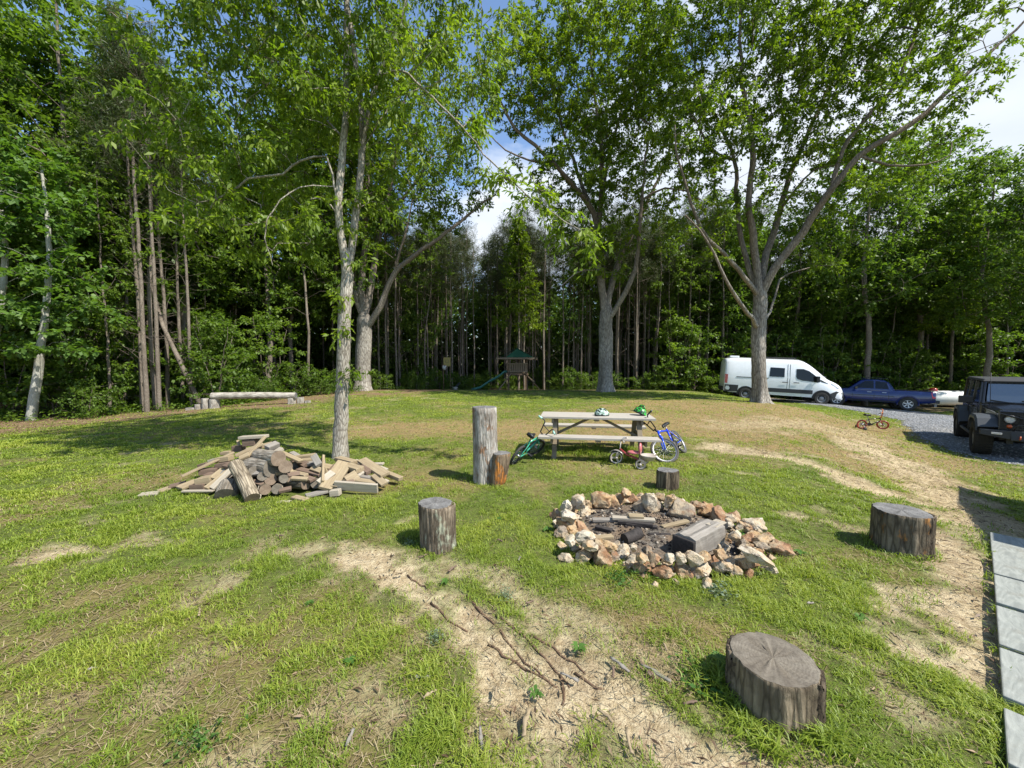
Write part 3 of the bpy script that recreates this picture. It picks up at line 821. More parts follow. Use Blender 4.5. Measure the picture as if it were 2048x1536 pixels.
# right oak, in front of the van
t, b, L = px_tree((1520, 806), 16.6, 6)
t.limb([L(1521, 815), L(1519, 770), L(1517, 720), L(1518, 660), L(1520, 610), L(1519, 585)], .285, .26, step=.25, wob=.008)
for pts, r0, r1 in [
    ([(1519, 600, 0), (1535, 560, -.2), (1565, 515, -.5), (1605, 465, -.9), (1640, 410, -1.3), (1665, 375, -1.6), (1720, 310, -2), (1785, 270, -2.3), (1850, 225, -2.5), (1930, 150, -2.7), (2000, 90, -2.8), (2060, 30, -3)], .22, .04),
    ([(1668, 370, -1.6), (1685, 300, -1.6), (1730, 240, -1.7), (1790, 170, -1.7), (1820, 100, -1.7), (1845, 10, -1.7), (1860, -100, -1.7)], .12, .03),
    ([(1519, 590, 0), (1528, 530, .3), (1545, 470, .6), (1560, 420, .9), (1580, 350, 1.2), (1610, 280, 1.4), (1650, 190, 1.5), (1700, 90, 1.5), (1740, 0, 1.5)], .20, .04),
    ([(1519, 590, 0), (1512, 530, 0), (1505, 470, -.2), (1497, 400, -.3), (1505, 330, -.3), (1500, 250, -.3), (1485, 170, -.3), (1480, 60, -.3), (1480, -60, -.3)], .21, .04),
    ([(1517, 590, 0), (1500, 540, .3), (1483, 480, .6), (1474, 400, .8), (1468, 320, 1), (1440, 250, 1.2), (1400, 170, 1.4), (1380, 80, 1.5)], .16, .035),
    ([(1516, 600, 0), (1490, 555, -.4), (1450, 510, -.8), (1415, 480, -1.1), (1390, 430, -1.3), (1375, 380, -1.4), (1355, 320, -1.5), (1350, 250, -1.5)], .15, .03),
    ([(1514, 655, -.1), (1495, 625, -.7), (1470, 590, -1.1), (1452, 560, -1.4), (1430, 510, -1.6), (1400, 460, -1.8), (1370, 430, -2)], .13, .03),
    ([(1527, 660, .1), (1545, 610, .8), (1560, 560, 1.3), (1585, 545, 1.7), (1620, 535, 2)], .09, .025),
    ([(1560, 420, .9), (1590, 380, 0), (1630, 340, -.2), (1680, 330, -.4)], .09, .02),
    ([(1468, 320, 1), (1425, 300, .4), (1390, 240, 0), (1360, 200, 0)], .09, .02),
    ([(1720, 310, -2), (1780, 330, -2.4), (1850, 330, -2.7), (1900, 310, -2.8)], .07, .02)]:
    t.limb([L(*q) for q in pts], r0 * .74, r1 * .8, step=.4, wob=.018)
E = [ex(1490, 100, 0, 3.9, 3.6, 3.9), ex(1700, 60, -.8, 3.6, 3.2, 3.2, 1.05), ex(1860, 30, -1.8, 3.2, 3.0, 2.8, 1), ex(1620, 270, -.5, 3.0, 3.0, 1.8, 1.), ex(1800, 230, -1.8, 2.4, 2.6, 1.4, 1.1), ex(1390, 300, -.6, 2.1, 2.4, 2.0, 1), ex(1490, 400, 0, 2.2, 2.4, 1.2, .9),
     ex(1700, 400, -1.0, 2.0, 2.3, .9, .9), ex(1600, -200, 0, 5.2, 4.6, 3.2, .8), ex(1400, 440, -1.3, 1.3, 1.5, .8, .8), ex(1900, 190, -2.5, 1.3, 1.5, 1.6, .9), ex(1640, 510, .6, 1.8, 1.8, .9, .9), ex(1820, 330, -1.5, 1.8, 2.0, 1.0, 1), ex(1560, 480, .5, 1.6, 1.6, .7, .6), ex(1440, 500, -.9, 1.0, 1.4, .6, .6)]
t.grow(in_ell(E, 980, t.r, .3, .38), step=.42)
finish_tree(t, b, 'oak_tree', 'spreading old shade tree whose trunk stands in front of the white van', M_BARK_OAK, M_LEAF_OAK,
    (.95, .32), .07, dict(per=120, spread=.56, size=.125, wr=.5, twigs=6), tip=.008)

# ------------------------------------------------------------------ the wood behind the lawn
def wood_tree(kind, seed):
    t = Tree(seed); r = t.r
    if kind == 'pine':
        H = 14.5; t.limb([(0, 0, -.1), (.05 * r.normal(), .05 * r.normal(), 4), (.1 * r.normal(), .1 * r.normal(), 9), (0, 0, H)], .085, .02, step=.9, wob=.012)
        T = []
        for k in range(70):
            z = 8.5 + 6 * r.random() ** .8; rr = (.35 + 1.25 * (H + .4 - z) / 6) * (.5 + .6 * r.random()); a = r.random() * 6.28
            T.append((rr * math.cos(a), rr * math.sin(a), z + .35 * rr))
        t.grow(np.array(T), step=.5, zpen=1.2, curve=.1)
        nlive = len(t.tips)
        D = []
        for k in range(46):
            z = 2.5 + 8 * r.random(); rr = .5 + .7 * r.random(); a = r.random() * 6.28; D.append((rr * math.cos(a), rr * math.sin(a), z - .1 + .2 * r.random()))
        t.grow(np.array(D), step=.5, zpen=2, curve=.05)
        t.tips = t.tips[:nlive]; t.tipdir = t.tipdir[:nlive]
        kw = dict(per=120, spread=.5, size=.16, wr=.10, twigs=10, up=.3, flat=.9); leaf = M_NEEDLE; bark = M_BARK_WOOD; tip = .006
    elif kind == 'slim':
        H = 13.5; t.limb([(0, 0, -.1), (.12 * r.normal(), .12 * r.normal(), 4), (.25 * r.normal(), .25 * r.normal(), 9), (.2 * r.normal(), .2 * r.normal(), H)], .075, .015, step=.8, wob=.02)
        T = []
        for k in range(90):
            z = 3.6 + 9.8 * r.random() ** .7; rr = (.5 + 1.5 * math.sin(math.pi * min(1, (z - 1.5) / 12.5))) * (.35 + .75 * r.random()); a = r.random() * 6.28
            T.append((rr * math.cos(a), rr * math.sin(a), z))
        t.grow(np.array(T), step=.5, zpen=1.0)
        kw = dict(per=72, spread=.62, size=.15, wr=.55, twigs=6, up=1.2, flat=.5); leaf = M_LEAF_WOOD; bark = M_BARK_WOOD; tip = .006
    elif kind == 'broad':
        H = 14.0; t.limb([(0, 0, -.1), (.2, .1, 4), (-.2, .2, 8), (0, 0, H)], .16, .03, step=.8, wob=.02)
        T = []
        for k in range(230):
            z = 5.2 + 9.3 * r.random(); rr = (3.2 * math.sin(math.pi * min(1, max(.05, (z - 3.6) / 11.4))) ** .7 + .1) * (.4 + .65 * r.random()); a = r.random() * 6.28
            T.append((rr * math.cos(a), rr * math.sin(a), z))
        t.grow(np.array(T), step=.6, zpen=1.0)
        kw = dict(per=84, spread=.75, size=.165, wr=.55, twigs=6, up=1.2, flat=.55); leaf = M_LEAF_WOOD; bark = M_BARK_WOOD; tip = .008
    elif kind == 'spire':
        H = 15.0; t.limb([(0, 0, -.1), (.05, .0, 5), (0, .1, 10), (0, 0, H)], .11, .02, step=.8, wob=.015)
        T = []
        for k in range(170):
            z = 5.5 + 9.6 * r.random(); rr = (.25 + 1.9 * min(1, (H + .3 - z) / 8)) * (.3 + .75 * r.random()); a = r.random() * 6.28
            T.append((rr * math.cos(a), rr * math.sin(a), z))
        t.grow(np.array(T), step=.6, zpen=.9)
        kw = dict(per=78, spread=.6, size=.16, wr=.6, twigs=6, up=1.0, flat=.7); leaf = M_LEAF_OAK; bark = M_BARK_WOOD; tip = .007
    elif kind == 'sapling':
        for k in range(3):
            a = k * 2.1 + r.random(); t.limb([(0, 0, -.05), (.25 * math.cos(a), .25 * math.sin(a), 1.2), (.6 * math.cos(a), .6 * math.sin(a), 2.6), (.8 * math.cos(a), .8 * math.sin(a), 3.6)], .022, .008, attach=None if k == 0 else 0, step=.4)
        T = []
        for k in range(64):
            z = .35 + 3.4 * r.random(); rr = (1.25 * math.sin(math.pi * min(1, (z + .5) / 4.6)) ** .6) * (.3 + .8 * r.random()); a = r.random() * 6.28
            T.append((rr * math.cos(a), rr * math.sin(a), z))
        t.grow(np.array(T), step=.35, zpen=1.0)
        kw = dict(per=60, spread=.42, size=.12, wr=.65, twigs=6, up=1.5, flat=.4); leaf = M_LEAF_WOOD; bark = M_BARK_WOOD; tip = .005
    elif kind == 'bush':
        T = []
        t.limb([(0, 0, -.05), (.05, 0, .5), (0, .1, 1.3)], .015, .008, step=.3)
        for k in range(40):
            z = .15 + 1.5 * r.random(); rr = .95 * (.3 + .8 * r.random()); a = r.random() * 6.28; T.append((rr * math.cos(a), rr * math.sin(a), z * (1.15 - .3 * rr)))
        t.grow(np.array(T), step=.3, zpen=.8)
        kw = dict(per=54, spread=.36, size=.10, wr=.6, twigs=6, up=1.4, flat=.45); leaf = M_LEAF_WOOD; bark = M_BARK_WOOD; tip = .004
    elif kind == 'maple':
        H = 8.5; t.limb([(0, 0, -.1), (.35, 0, 1.6), (.75, 0, 3.6), (.9, .1, 6), (.8, .1, H)], .135, .03, step=.35, wob=.01)
        T = []
        for k in range(120):
            z = 2.2 + 6.8 * r.random(); rr = (.5 + 1.1 * math.sin(math.pi * min(1, (z - 1.) / 8))) * (.3 + .8 * r.random()); a = r.random() * 6.28
            T.append((.8 + rr * math.cos(a), rr * math.sin(a), z))
        t.grow(np.array(T), step=.35, zpen=.7)
        kw = dict(per=48, spread=.5, size=.145, wr=.85, twigs=5, up=2.2, flat=.3); leaf = M_LEAF_LIGHT; bark = M_BARK_PALE; tip = .006
    t.radii(tip)
    root = empty('_proto', (0, 0, 0))
    t.wood('trunk', bark, root, None, .02)
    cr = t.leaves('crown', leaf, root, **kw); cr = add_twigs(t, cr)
    return root
NAMES = dict(pine='pine_tree', slim='slender_tree', broad='broadleaf_tree', spire='broadleaf_tree', sapling='sapling', bush='shrub', maple='maple_tree')
CATS = dict(pine='pine', slim='tree', broad='tree', spire='tree', sapling='sapling', bush='shrub', maple='tree')
LOOK = dict(pine='tall thin bare-trunked pine', slim='slender thin-trunked tree', broad='dense leafy tree', spire='pointed bright tree', sapling='leafy sapling', bush='low shrub', maple='light green maple')
def zone(x, y):
    px = 1024 + 770 * x / max(y, .5)
    for lim, s in ((130, 'at the far left'), (380, 'left of the log bench'), (640, 'behind the log bench'), (790, 'behind the leftmost shade tree'), (945, 'around the basketball hoop'),
                   (1120, 'behind the playset'), (1290, 'behind the middle shade tree'), (1440, 'just left of the van'), (1690, 'behind the white van'),
                   (1880, 'behind the blue pickup'), (99999, 'behind the white tank')):
        if px < lim: return s
PROTO = {}
def use(kind, v): 
    key = (kind, v)
    if key not in PROTO: PROTO[key] = [wood_tree(kind, 100 + v * 7 + len(kind)), False]
    return PROTO[key]
def place_tree(kind, v, x, y, s=1.0, rz=None, label=None, group=None, tilt=(0, 0), sz=None):
    ent = use(kind, v)
    if not ent[1]: r = ent[0]; ent[1] = True
    else:
        r = ent[0].copy(); COL.objects.link(r)
        for ch in ent[0].children:
            c = ch.copy(); COL.objects.link(c); c.parent = r
    r.name = NAMES[kind]
    r.location = (x, y, g(x, y) - .03); r.scale = (s, s, s if sz is None else sz)
    r.rotation_euler = (tilt[0], tilt[1], rng.random() * 6.28 if rz is None else rz)
    depth = 'deep in the wood' if DEEP else 'in the wood'
    z = zone(x, y)
    tag(r, label or 'x', CATS[kind], group or '%ss in the wood %s' % (LOOK[kind], z))
    if not label: AUTO.setdefault((LOOK[kind], z), []).append((x / max(y, .5), r))
    return r
AUTO = {}
NUM = ['first', 'second', 'third', 'fourth', 'fifth', 'sixth', 'seventh', 'eighth', 'ninth', 'tenth'] + ['%dth' % i for i in range(11, 90)]
def auto_labels():
    for (look, z), L_ in AUTO.items():
        for i, (_, r) in enumerate(sorted(L_, key=lambda q: q[0])): r['label'] = '%s, %s from left of its kind %s' % (look, NUM[i], z)
DEEP = False
TL = TREELINE[2:-1]
def along(u):
    seg = [math.dist(a, b) for a, b in zip(TL[:-1], TL[1:])]; L_ = sum(seg); d = u * L_
    for (a, b), s_ in zip(zip(TL[:-1], TL[1:]), seg):
        if d <= s_: f = d / s_; nx, ny = -(b[1] - a[1]) / s_, (b[0] - a[0]) / s_; return a[0] + (b[0] - a[0]) * f, a[1] + (b[1] - a[1]) * f, nx, ny
        d -= s_
    return TL[-1][0], TL[-1][1], 0, 1
def build_wood():
    placed = [(p[0], p[1], 1.2) for p in SPECIAL]
    def try_place(kind, vs, n, t0, t1, sep, smin, smax, gamma=1.0, px=None):
        c = 0; tries = 0
        while c < n and tries < n * 60:
            tries += 1
            x, y, nx, ny = along(random.random()); d = t0 + (t1 - t0) * random.random() ** gamma
            x += nx * d + random.gauss(0, .3); y += ny * d + random.gauss(0, .3)
            if px is not None:
                q = 1024 + 770 * x / max(y, .3)
                if not (px[0] < q < px[1]) or y < 1: continue
            if y < 2 or abs(x) > 1.9 * y + 2: continue
            if any((x - a) ** 2 + (y - b_) ** 2 < ((sep + s_) / 2) ** 2 for a, b_, s_ in placed): continue
            placed.append((x, y, sep)); c += 1
            place_tree(kind, random.choice(vs), x, y, random.uniform(smin, smax))
        return c
    try_place('broad', [0, 1], 16, 1.5, 9, 3.6, .9, 1.2, px=(-400, 700))
    try_place('broad', [0, 1], 15, 3, 12, 3.4, .75, 1.0, px=(1330, 2400))
    try_place('broad', [0, 1], 16, 9, 17, 3.4, .75, .95, px=(700, 1330))
    try_place('spire', [0], 5, 3, 12, 2.6, .75, .95, px=(1350, 2200))
    try_place('pine', [0, 1, 2], 150, .4, 15, .95, .82, 1.06, .85)
    try_place('pine', [0, 1, 2], 50, .6, 8, .8, .75, .98, px=(560, 1330))
    try_place('slim', [0, 1, 2], 85, .8, 16, 1.0, .78, 1.08)
    try_place('sapling', [0, 1], 30, 1.2, 8, 1.1, .9, 1.5, px=(-300, 640))
    try_place('sapling', [0, 1], 34, .5, 8, 1.1, .8, 1.6, px=(1300, 2400))
    try_place('sapling', [0, 1], 60, 2.2, 12, 1.1, .9, 1.7, px=(640, 1300))
    try_place('bush', [0, 1], 55, -.1, 5, .9, .6, 1.1)
# single trees the photo picks out
def sp(px, Y): q = at(px, 780, Y); return (q.x, Y)
SPECIAL = [(-16.9, 13.6), (-16.0, 13.3), (-16.3, 12.6), (.4, 28.2), (-.9, 28.2), (1.6, 28.2), (-4.5, 26.6), (.2, 26.8), (-2.2, 28)]
def special():
    def s(kind, v, px, Y, sc, label, **k):
        x, y = sp(px, Y); SPECIAL.append((x, y)); return place_tree(kind, v, x, y, sc, label=label, **k)
    s('maple', 0, 56, 12.9, 1.0, 'leaning maple with whitish trunk and bright leaves at the left edge of the lawn', rz=0, group='edge trees')
    s('maple', 1, -60, 12.6, 1.05, 'bright leafy maple half cut off by the left side of the photo', rz=.5, group='edge trees')
    s('slim', 1, 218, 14.6, .72, 'small leaning tree with ivy between the white maple and the thin trunks', group='edge trees')
    s('pine', 0, 283, 15.3, .98, 'leftmost of four straight thin trunks left of the log bench', group='edge trees')
    s('pine', 1, 292, 14.8, 1.02, 'second of four straight thin trunks left of the log bench', group='edge trees')
    s('pine', 2, 309, 15.6, 1.0, 'third of four straight thin trunks left of the log bench', group='edge trees')
    s('pine', 0, 317, 15.2, .95, 'rightmost of four straight thin trunks left of the log bench', group='edge trees')
    s('spire', 0, 1037, 29.5, .86, 'pointed bright green tree whose trunk rises right behind the playset', group='edge trees')
    s('broad', 0, 1586, 29.0, .95, 'dark tree with double trunk behind the roof of the white van', group='edge trees')
    s('spire', 0, 1901, 26.0, .95, 'straight grey trunk with ivy rising behind the white tank', group='edge trees')
    s('slim', 2, 1780, 27.5, .85, 'slender tree with bright leaves behind the blue pickup', group='edge trees')
    s('broad', 0, -45, 17.0, 1.36, 'very tall leafy tree at the far left reaching the top of the photo', group='edge trees')
    s('broad', 1, 150, 18.5, 1.06, 'tall leafy tree behind the white leaning maple', group='edge trees')
    s('broad', 0, 262, 19.0, 1.02, 'tall leafy tree behind the four thin trunks', group='edge trees')
    s('broad', 1, 385, 20.0, 1.04, 'tall leafy tree behind the leaning dead trunk', group='edge trees')
    s('broad', 1, 1730, 25.5, 1.2, 'tall leafy tree rising above the cab of the blue pickup', group='edge trees')
    s('broad', 0, 1830, 27.5, 1.28, 'tallest leafy tree above the tail of the blue pickup', group='edge trees')
    s('broad', 1, 1965, 23.0, 1.02, 'leafy tree above the roof of the black off road vehicle', group='edge trees')
    s('broad', 0, 2100, 20.5, .95, 'leafy tree half cut off by the right side of the photo', group='edge trees')
    s('broad', 1, 1440, 30.0, .95, 'leafy tree between the middle shade tree and the van roof', group='edge trees')
    for i, (px, Y, sc, lab) in enumerate(((105, 14.4, 1.25, 'sunlit sapling right beside the white leaning maple'), (150, 14.6, 1.1, 'sunlit bushy sapling left of the four thin trunks'), (190, 15.2, 1.2, 'tall sunlit sapling behind the small leaning tree'),
                                    (20, 13.4, 1.0, 'sunlit sapling left of the white leaning maple'), (245, 15.6, .95, 'sapling just left of the four thin trunks'), (430, 17.6, 1.1, 'leafy sapling behind the left end of the log bench'), (540, 19.0, 1.1, 'leafy sapling behind the right end of the log bench'))):
        s('sapling', i % 2, px, Y, sc, lab, group='saplings at the edge of the lawn')
    for i, (px, Y, sc, lab) in enumerate(((1650, 26.5, 1.25, 'pale leafed small tree above the nose of the white van'), (1740, 27.0, 1.3, 'bright leafed sapling above the cab of the blue pickup'), (1800, 26.2, 1.15, 'bright leafed sapling above the bed of the blue pickup'), (1840, 27.5, 1.0, 'sapling between the blue pickup and the ivy trunk'), (1985, 24.5, 1.3, 'sunlit sapling above the roof of the black four wheel drive'))):
        s('sapling', i % 2, px, Y, sc, lab, group='saplings at the edge of the drive')
special()
build_wood()
auto_labels()
# leaning dead trunk
p0 = at(404, 808, 15.6); p1 = at(325, 650, 16.4); p2 = at(300, 560, 17.0)
z0 = g(p0.x, p0.y)
m = MB(); m.tube([(0, 0, -.05), (p1.x - p0.x, p1.y - p0.y, p1.z - z0), (p2.x - p0.x, p2.y - p0.y, p2.z - z0)], [.10, .075, .05], 8)
for k in range(9):
    f = .25 + .7 * random.random(); q = Vector((0, 0, 0)).lerp(Vector((p2.x - p0.x, p2.y - p0.y, p2.z - z0)), f)
    m.tube([q, q + Vector((random.uniform(-.5, .4), random.uniform(-.3, .3), random.uniform(.1, .5)))], [.012, .004], 4)
o = m.build('dead_trunk', M_BARK_WOOD, loc=(p0.x, p0.y, z0)); tag(o, 'dead leafless trunk leaning left out of the wood behind the log bench', 'dead tree')

# the unlit depth of the wood: a deep belt of undergrowth and far crowns that nobody could count
def far_wood():
    n = 1300000
    us = np.linspace(0, 1, 400); tab = np.array([along(a) for a in us])
    Y_ = 3 + 58 * rng.random(n); X_ = (rng.random(n) * 2 - 1) * (1.75 * Y_ + 6)
    d = seg_dist(X_, Y_, TREELINE); ins = in_poly(X_, Y_, TREELINE + [(260, -60), (900, 900), (-900, 900), (-260, -60)])
    k = ins & (d > 9 + 3 * fbm(X_, Y_, .3, 2, 8)) & (d < 27) & (np.hypot(X_, Y_) < 62)
    x, y = X_[k], Y_[k]; n = len(x)
    topz = 9.0 + 4.0 * fbm(x, y, .25, 3, 91)
    z = rng.random(n) ** 1.7 * topz
    k = (fbm(x * 1.0 + z * .7, y * 1.0 - z * .9, .9, 3, 17) > .30)
    x, y, z = x[k], y[k], z[k]; n = len(x)
    print('far wood', n)
    P = np.stack([x, y, G(x, y) + z], -1)
    D = unit(rng.normal(size=(n, 3)) * np.array([1, 1, .4]))
    V = kite_leaves(P, D, .36 + .24 * rng.random(n), .65, .4)
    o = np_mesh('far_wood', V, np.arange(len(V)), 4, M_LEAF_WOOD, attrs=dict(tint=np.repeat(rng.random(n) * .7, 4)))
    tag(o, 'far dark depth of the wood with tangled undergrowth behind the tree line', 'woodland', kind='stuff')
    # ground cover along the edge
    n = 60000
    u = rng.random(n); ii = (u * 399).astype(int); x, y, nx, ny = tab[ii].T
    d = -.3 + 6 * rng.random(n) ** 1.3
    x = x + nx * d + rng.normal(size=n) * .3; y = y + ny * d + rng.normal(size=n) * .3
    k = (fbm(x, y, 1.2, 3, 23) > .47) & (y > 0) & (np.abs(x) < 1.7 * y + 2)
    x, y = x[k], y[k]; n = len(x)
    P = np.stack([x, y, G(x, y) + .03 + .28 * rng.random(n) ** 1.5], -1)
    V = kite_leaves(P, unit(rng.normal(size=(n, 3)) * np.array([1, 1, .5])), .07 + .07 * rng.random(n), .6, 1.3)
    o = np_mesh('ground_cover', V, np.arange(len(V)), 4, M_LEAF_WOOD, attrs=dict(tint=np.repeat(rng.random(n), 4)))
    tag(o, 'low leafy ground cover along the foot of the wood', 'ground cover', kind='stuff')
far_wood()
# ------------------------------------------------------------------ wood, stone and metal of the things
def at_z(px, py, z):
    d = dir_px(px, py); t = (z - EYE) / d.z
    return Vector((d.x * t, d.y * t, z))
def wood_mat(name, a, b, dark, grain=(1, 14, 14), sc=3.0, spot=.35):
    m = Mat(name, .8, .2)
    v = m.coord('Object', grain)
    n = m.noise(v, sc, 6, .65, .6); f = m.noise(m.coord('Object'), 2.2, 4); s2 = m.noise(v, sc * 4, 4, .7)
    c = m.mix(m.ramp(n, [(.3, 0), (.7, 1)]), a, b)
    c = m.mix(m.ramp(s2, [(.34, spot), (.46, 0)]), c, dark)
    c = m.mix(m.ramp(f, [(.5, 0), (.75, .35)]), c, dark)
    r = m.orand(); c = m.mix(m.math('MULTIPLY', r, .35), c, tuple(k * .62 for k in b))
    m.col(c); m.bump(m.math('ADD', n, s2), .35, .004); return m.m
M_PLANK_TAN = wood_mat('plank_tan', (.21, .155, .095), (.36, .29, .18), (.10, .07, .045))
M_PLANK_PALE = wood_mat('plank_pale', (.29, .25, .19), (.42, .37, .29), (.14, .11, .08))
M_PLANK_GREY = wood_mat('plank_grey', (.17, .15, .125), (.29, .265, .23), (.08, .07, .055))
M_PLANK_BROWN = wood_mat('plank_brown', (.11, .07, .05), (.20, .145, .105), (.05, .035, .025))
M_TABLE = wood_mat('table_wood', (.33, .30, .25), (.46, .42, .36), (.18, .155, .12))
M_TABLE_D = wood_mat('table_frame_wood', (.17, .135, .09), (.27, .22, .155), (.09, .07, .045))
def stump_bark(name, dark, mid, light, extra=None, ex_t=.6, crack=.7):
    m = Mat(name, .93, .12)
    v = m.coord('Object', (16, 16, 2.2)); vo = m.vor(v, 1.8, 'DISTANCE_TO_EDGE')
    f = m.noise(m.coord('Object', (34, 34, 4)), 1.6, 6, .7); b = m.noise(m.coord('Object', (4, 4, 2.5)), 1.4, 4)
    c = m.mix(m.ramp(f, [(.3, 0), (.7, 1)]), mid, light)
    c = m.mix(m.ramp(b, [(.42, 0), (.62, .65)]), c, dark)
    if extra: c = m.mix(m.ramp(m.noise(m.coord('Object', (6, 6, 3)), 1.3, 5, .65), [(ex_t, 0), (ex_t + .07, .85)]), c, extra)
    c = m.mix(m.math('MULTIPLY', m.ramp(vo, [(0, 1), (.14, .3), (.3, 0)]), crack), c, dark)
    m.col(c); m.bump(m.math('ADD', vo, m.math('MULTIPLY', f, .7)), .9, .025); return m.m
def cut_mat(name, a, b, dark):
    m = Mat(name, .85, .15)
    v = m.coord('Object'); w = m.n('ShaderNodeTexWave', wave_type='RINGS', rings_direction='Z')
    m.l(m.coord('Object', (1, 1, 0)), w.inputs['Vector']); w.inputs['Scale'].default_value = 22; w.inputs['Distortion'].default_value = 5; w.inputs['Detail'].default_value = 4; w.inputs['Detail Scale'].default_value = 1.5
    n = m.noise(v, 9, 5, .65); n2 = m.noise(v, 60, 4, .7)
    c = m.mix(m.ramp(n, [(.32, 0), (.68, 1)]), a, b)
    c = m.mix(m.math('MULTIPLY', w.outputs['Fac'], .16), c, dark)
    # radial drying cracks
    sx = m.n('ShaderNodeSeparateXYZ'); m.l(v, sx.inputs[0])
    an = m.math('ARCTAN2', sx.outputs['Y'], sx.outputs['X'])
    r = m.math('SQRT', m.math('ADD', m.math('POWER', sx.outputs['X'], 2.0), m.math('POWER', sx.outputs['Y'], 2.0)))
    cv = m.n('ShaderNodeCombineXYZ'); m.l(m.math('MULTIPLY', an, 3.5), cv.inputs['X']); m.l(m.math('MULTIPLY', r, 5.0), cv.inputs['Y'])
    cn = m.noise(cv.outputs[0], 1.6, 5, .6)
    ck = m.ramp(m.math('ABSOLUTE', m.math('SUBTRACT', cn, .5)), [(0, .7), (.006, .3), (.016, 0)])
    c = m.mix(m.math('MULTIPLY', ck, m.math('SUBTRACT', 1.0, m.math('MULTIPLY', r, 4.0, True), True)), c, (.04, .03, .02))
    c = m.mix(m.ramp(n2, [(.35, .4), (.5, 0)]), c, dark)
    m.col(c); m.bump(m.math('ADD', m.math('MULTIPLY', w.outputs['Fac'], .4), m.math('MULTIPLY', n2, 1.4)), .3, .004); return m.m
M_CUT = cut_mat('cut_wood', (.11, .093, .072), (.21, .185, .145), (.055, .045, .036))
M_CUT_GREY = cut_mat('cut_wood_grey', (.085, .083, .08), (.24, .235, .225), (.045, .043, .04))
M_CUT_LOG = cut_mat('cut_wood_log', (.14, .10, .07), (.26, .20, .145), (.07, .05, .035))
SB1 = stump_bark('stump_bark_brown', (.04, .03, .02), (.20, .155, .10), (.35, .285, .195))
SB2 = stump_bark('stump_bark_lichen', (.04, .03, .022), (.18, .14, .095), (.32, .26, .19), (.40, .42, .31), .56)
SB3 = stump_bark('stump_bark_rot', (.03, .024, .017), (.145, .115, .078), (.25, .21, .15), (.36, .17, .05), .56)
SB4 = stump_bark('stump_bark_rough', (.03, .022, .016), (.13, .10, .068), (.24, .195, .135), crack=.85)
SB5 = stump_bark('stump_wood_bare', (.09, .065, .045), (.30, .27, .225), (.54, .51, .46), (.20, .10, .045), .56, .4)
SB6 = stump_bark('stump_wood_orange', (.05, .032, .022), (.17, .125, .08), (.30, .23, .155), (.50, .19, .035), .52, .6)
SB7 = stump_bark('log_bark_pale', (.08, .065, .045), (.24, .205, .16), (.40, .36, .30), crack=.6)
SB8 = stump_bark('log_bark_light_tan', (.06, .045, .03), (.27, .22, .15), (.46, .39, .285), crack=.75)  # lighter, warmer tan bark

SB9 = stump_bark('log_bark_bleached', (.12, .10, .08), (.38, .34, .28), (.58, .54, .47), crack=.45)
def stump(name, x, y, r, h, label, bark, cut, seed=0, lean=(0, 0), cat='stump', group=None, z=None, ridge=.035, flare=.08, ov=1.0, name_side='bark', cut_tilt=(0, 0)):
    rr = np.random.default_rng(seed); z0 = (g(x, y) if z is None else z)
    root = empty(name, (x, y, z0 - .02), 0, label, cat, group)
    n = 64; m = 14; an = np.arange(n) * 2 * np.pi / n
    prof = np.zeros(n)
    for k in range(2, 26): prof += rr.normal() * ridge / k ** .55 * np.cos(k * an + rr.random() * 6.28) * (1.4 if k < 5 else .8)
    V = []
    for j in range(m + 1):
        f = j / m
        pj = prof * (1 + .3 * math.sin(f * 3)) + rr.normal(size=n) * .006
        rad = r * (1 + pj + flare * math.exp(-f * 5))
        zz = f * h
        top = (cut_tilt[0] * np.cos(an) + cut_tilt[1] * np.sin(an)) * rad * f
        V.append(np.stack([rad * np.cos(an) * ov + lean[0] * f, rad * np.sin(an) + lean[1] * f, zz + top], -1))
    top = V[-1].copy()
    V.append(np.stack([top[:, 0] * .975 + lean[0] * .025, top[:, 1] * .975 + lean[1] * .025, top[:, 2] + .004], -1))
    V = np.concatenate(V); k = m + 2
    idx = np.arange(k * n).reshape(k, n); q = np.stack([idx[:-1], np.roll(idx[:-1], -1, 1), np.roll(idx[1:], -1, 1), idx[1:]], -1).reshape(-1, 4)
    np_mesh(name_side, V, q, 4, bark, root, smooth=True)
    C = np.array([lean[0], lean[1], h]); rings = []
    for f in (0, .25, .5, .75, .975):
        P = C + (top - C) * f; P[:, 2] += .005 + .004 * rr.normal(size=n) * (0 < f < .9); rings.append(P)
    V = np.concatenate(rings); idx = np.arange(5 * n).reshape(5, n)
    q = np.stack([idx[:-1], idx[1:], np.roll(idx[1:], -1, 1), np.roll(idx[:-1], -1, 1)], -1).reshape(-1, 4)
    co = np_mesh('cut_face', V - C, q, 4, cut, root, smooth=True); co.location = tuple(C)
    return root
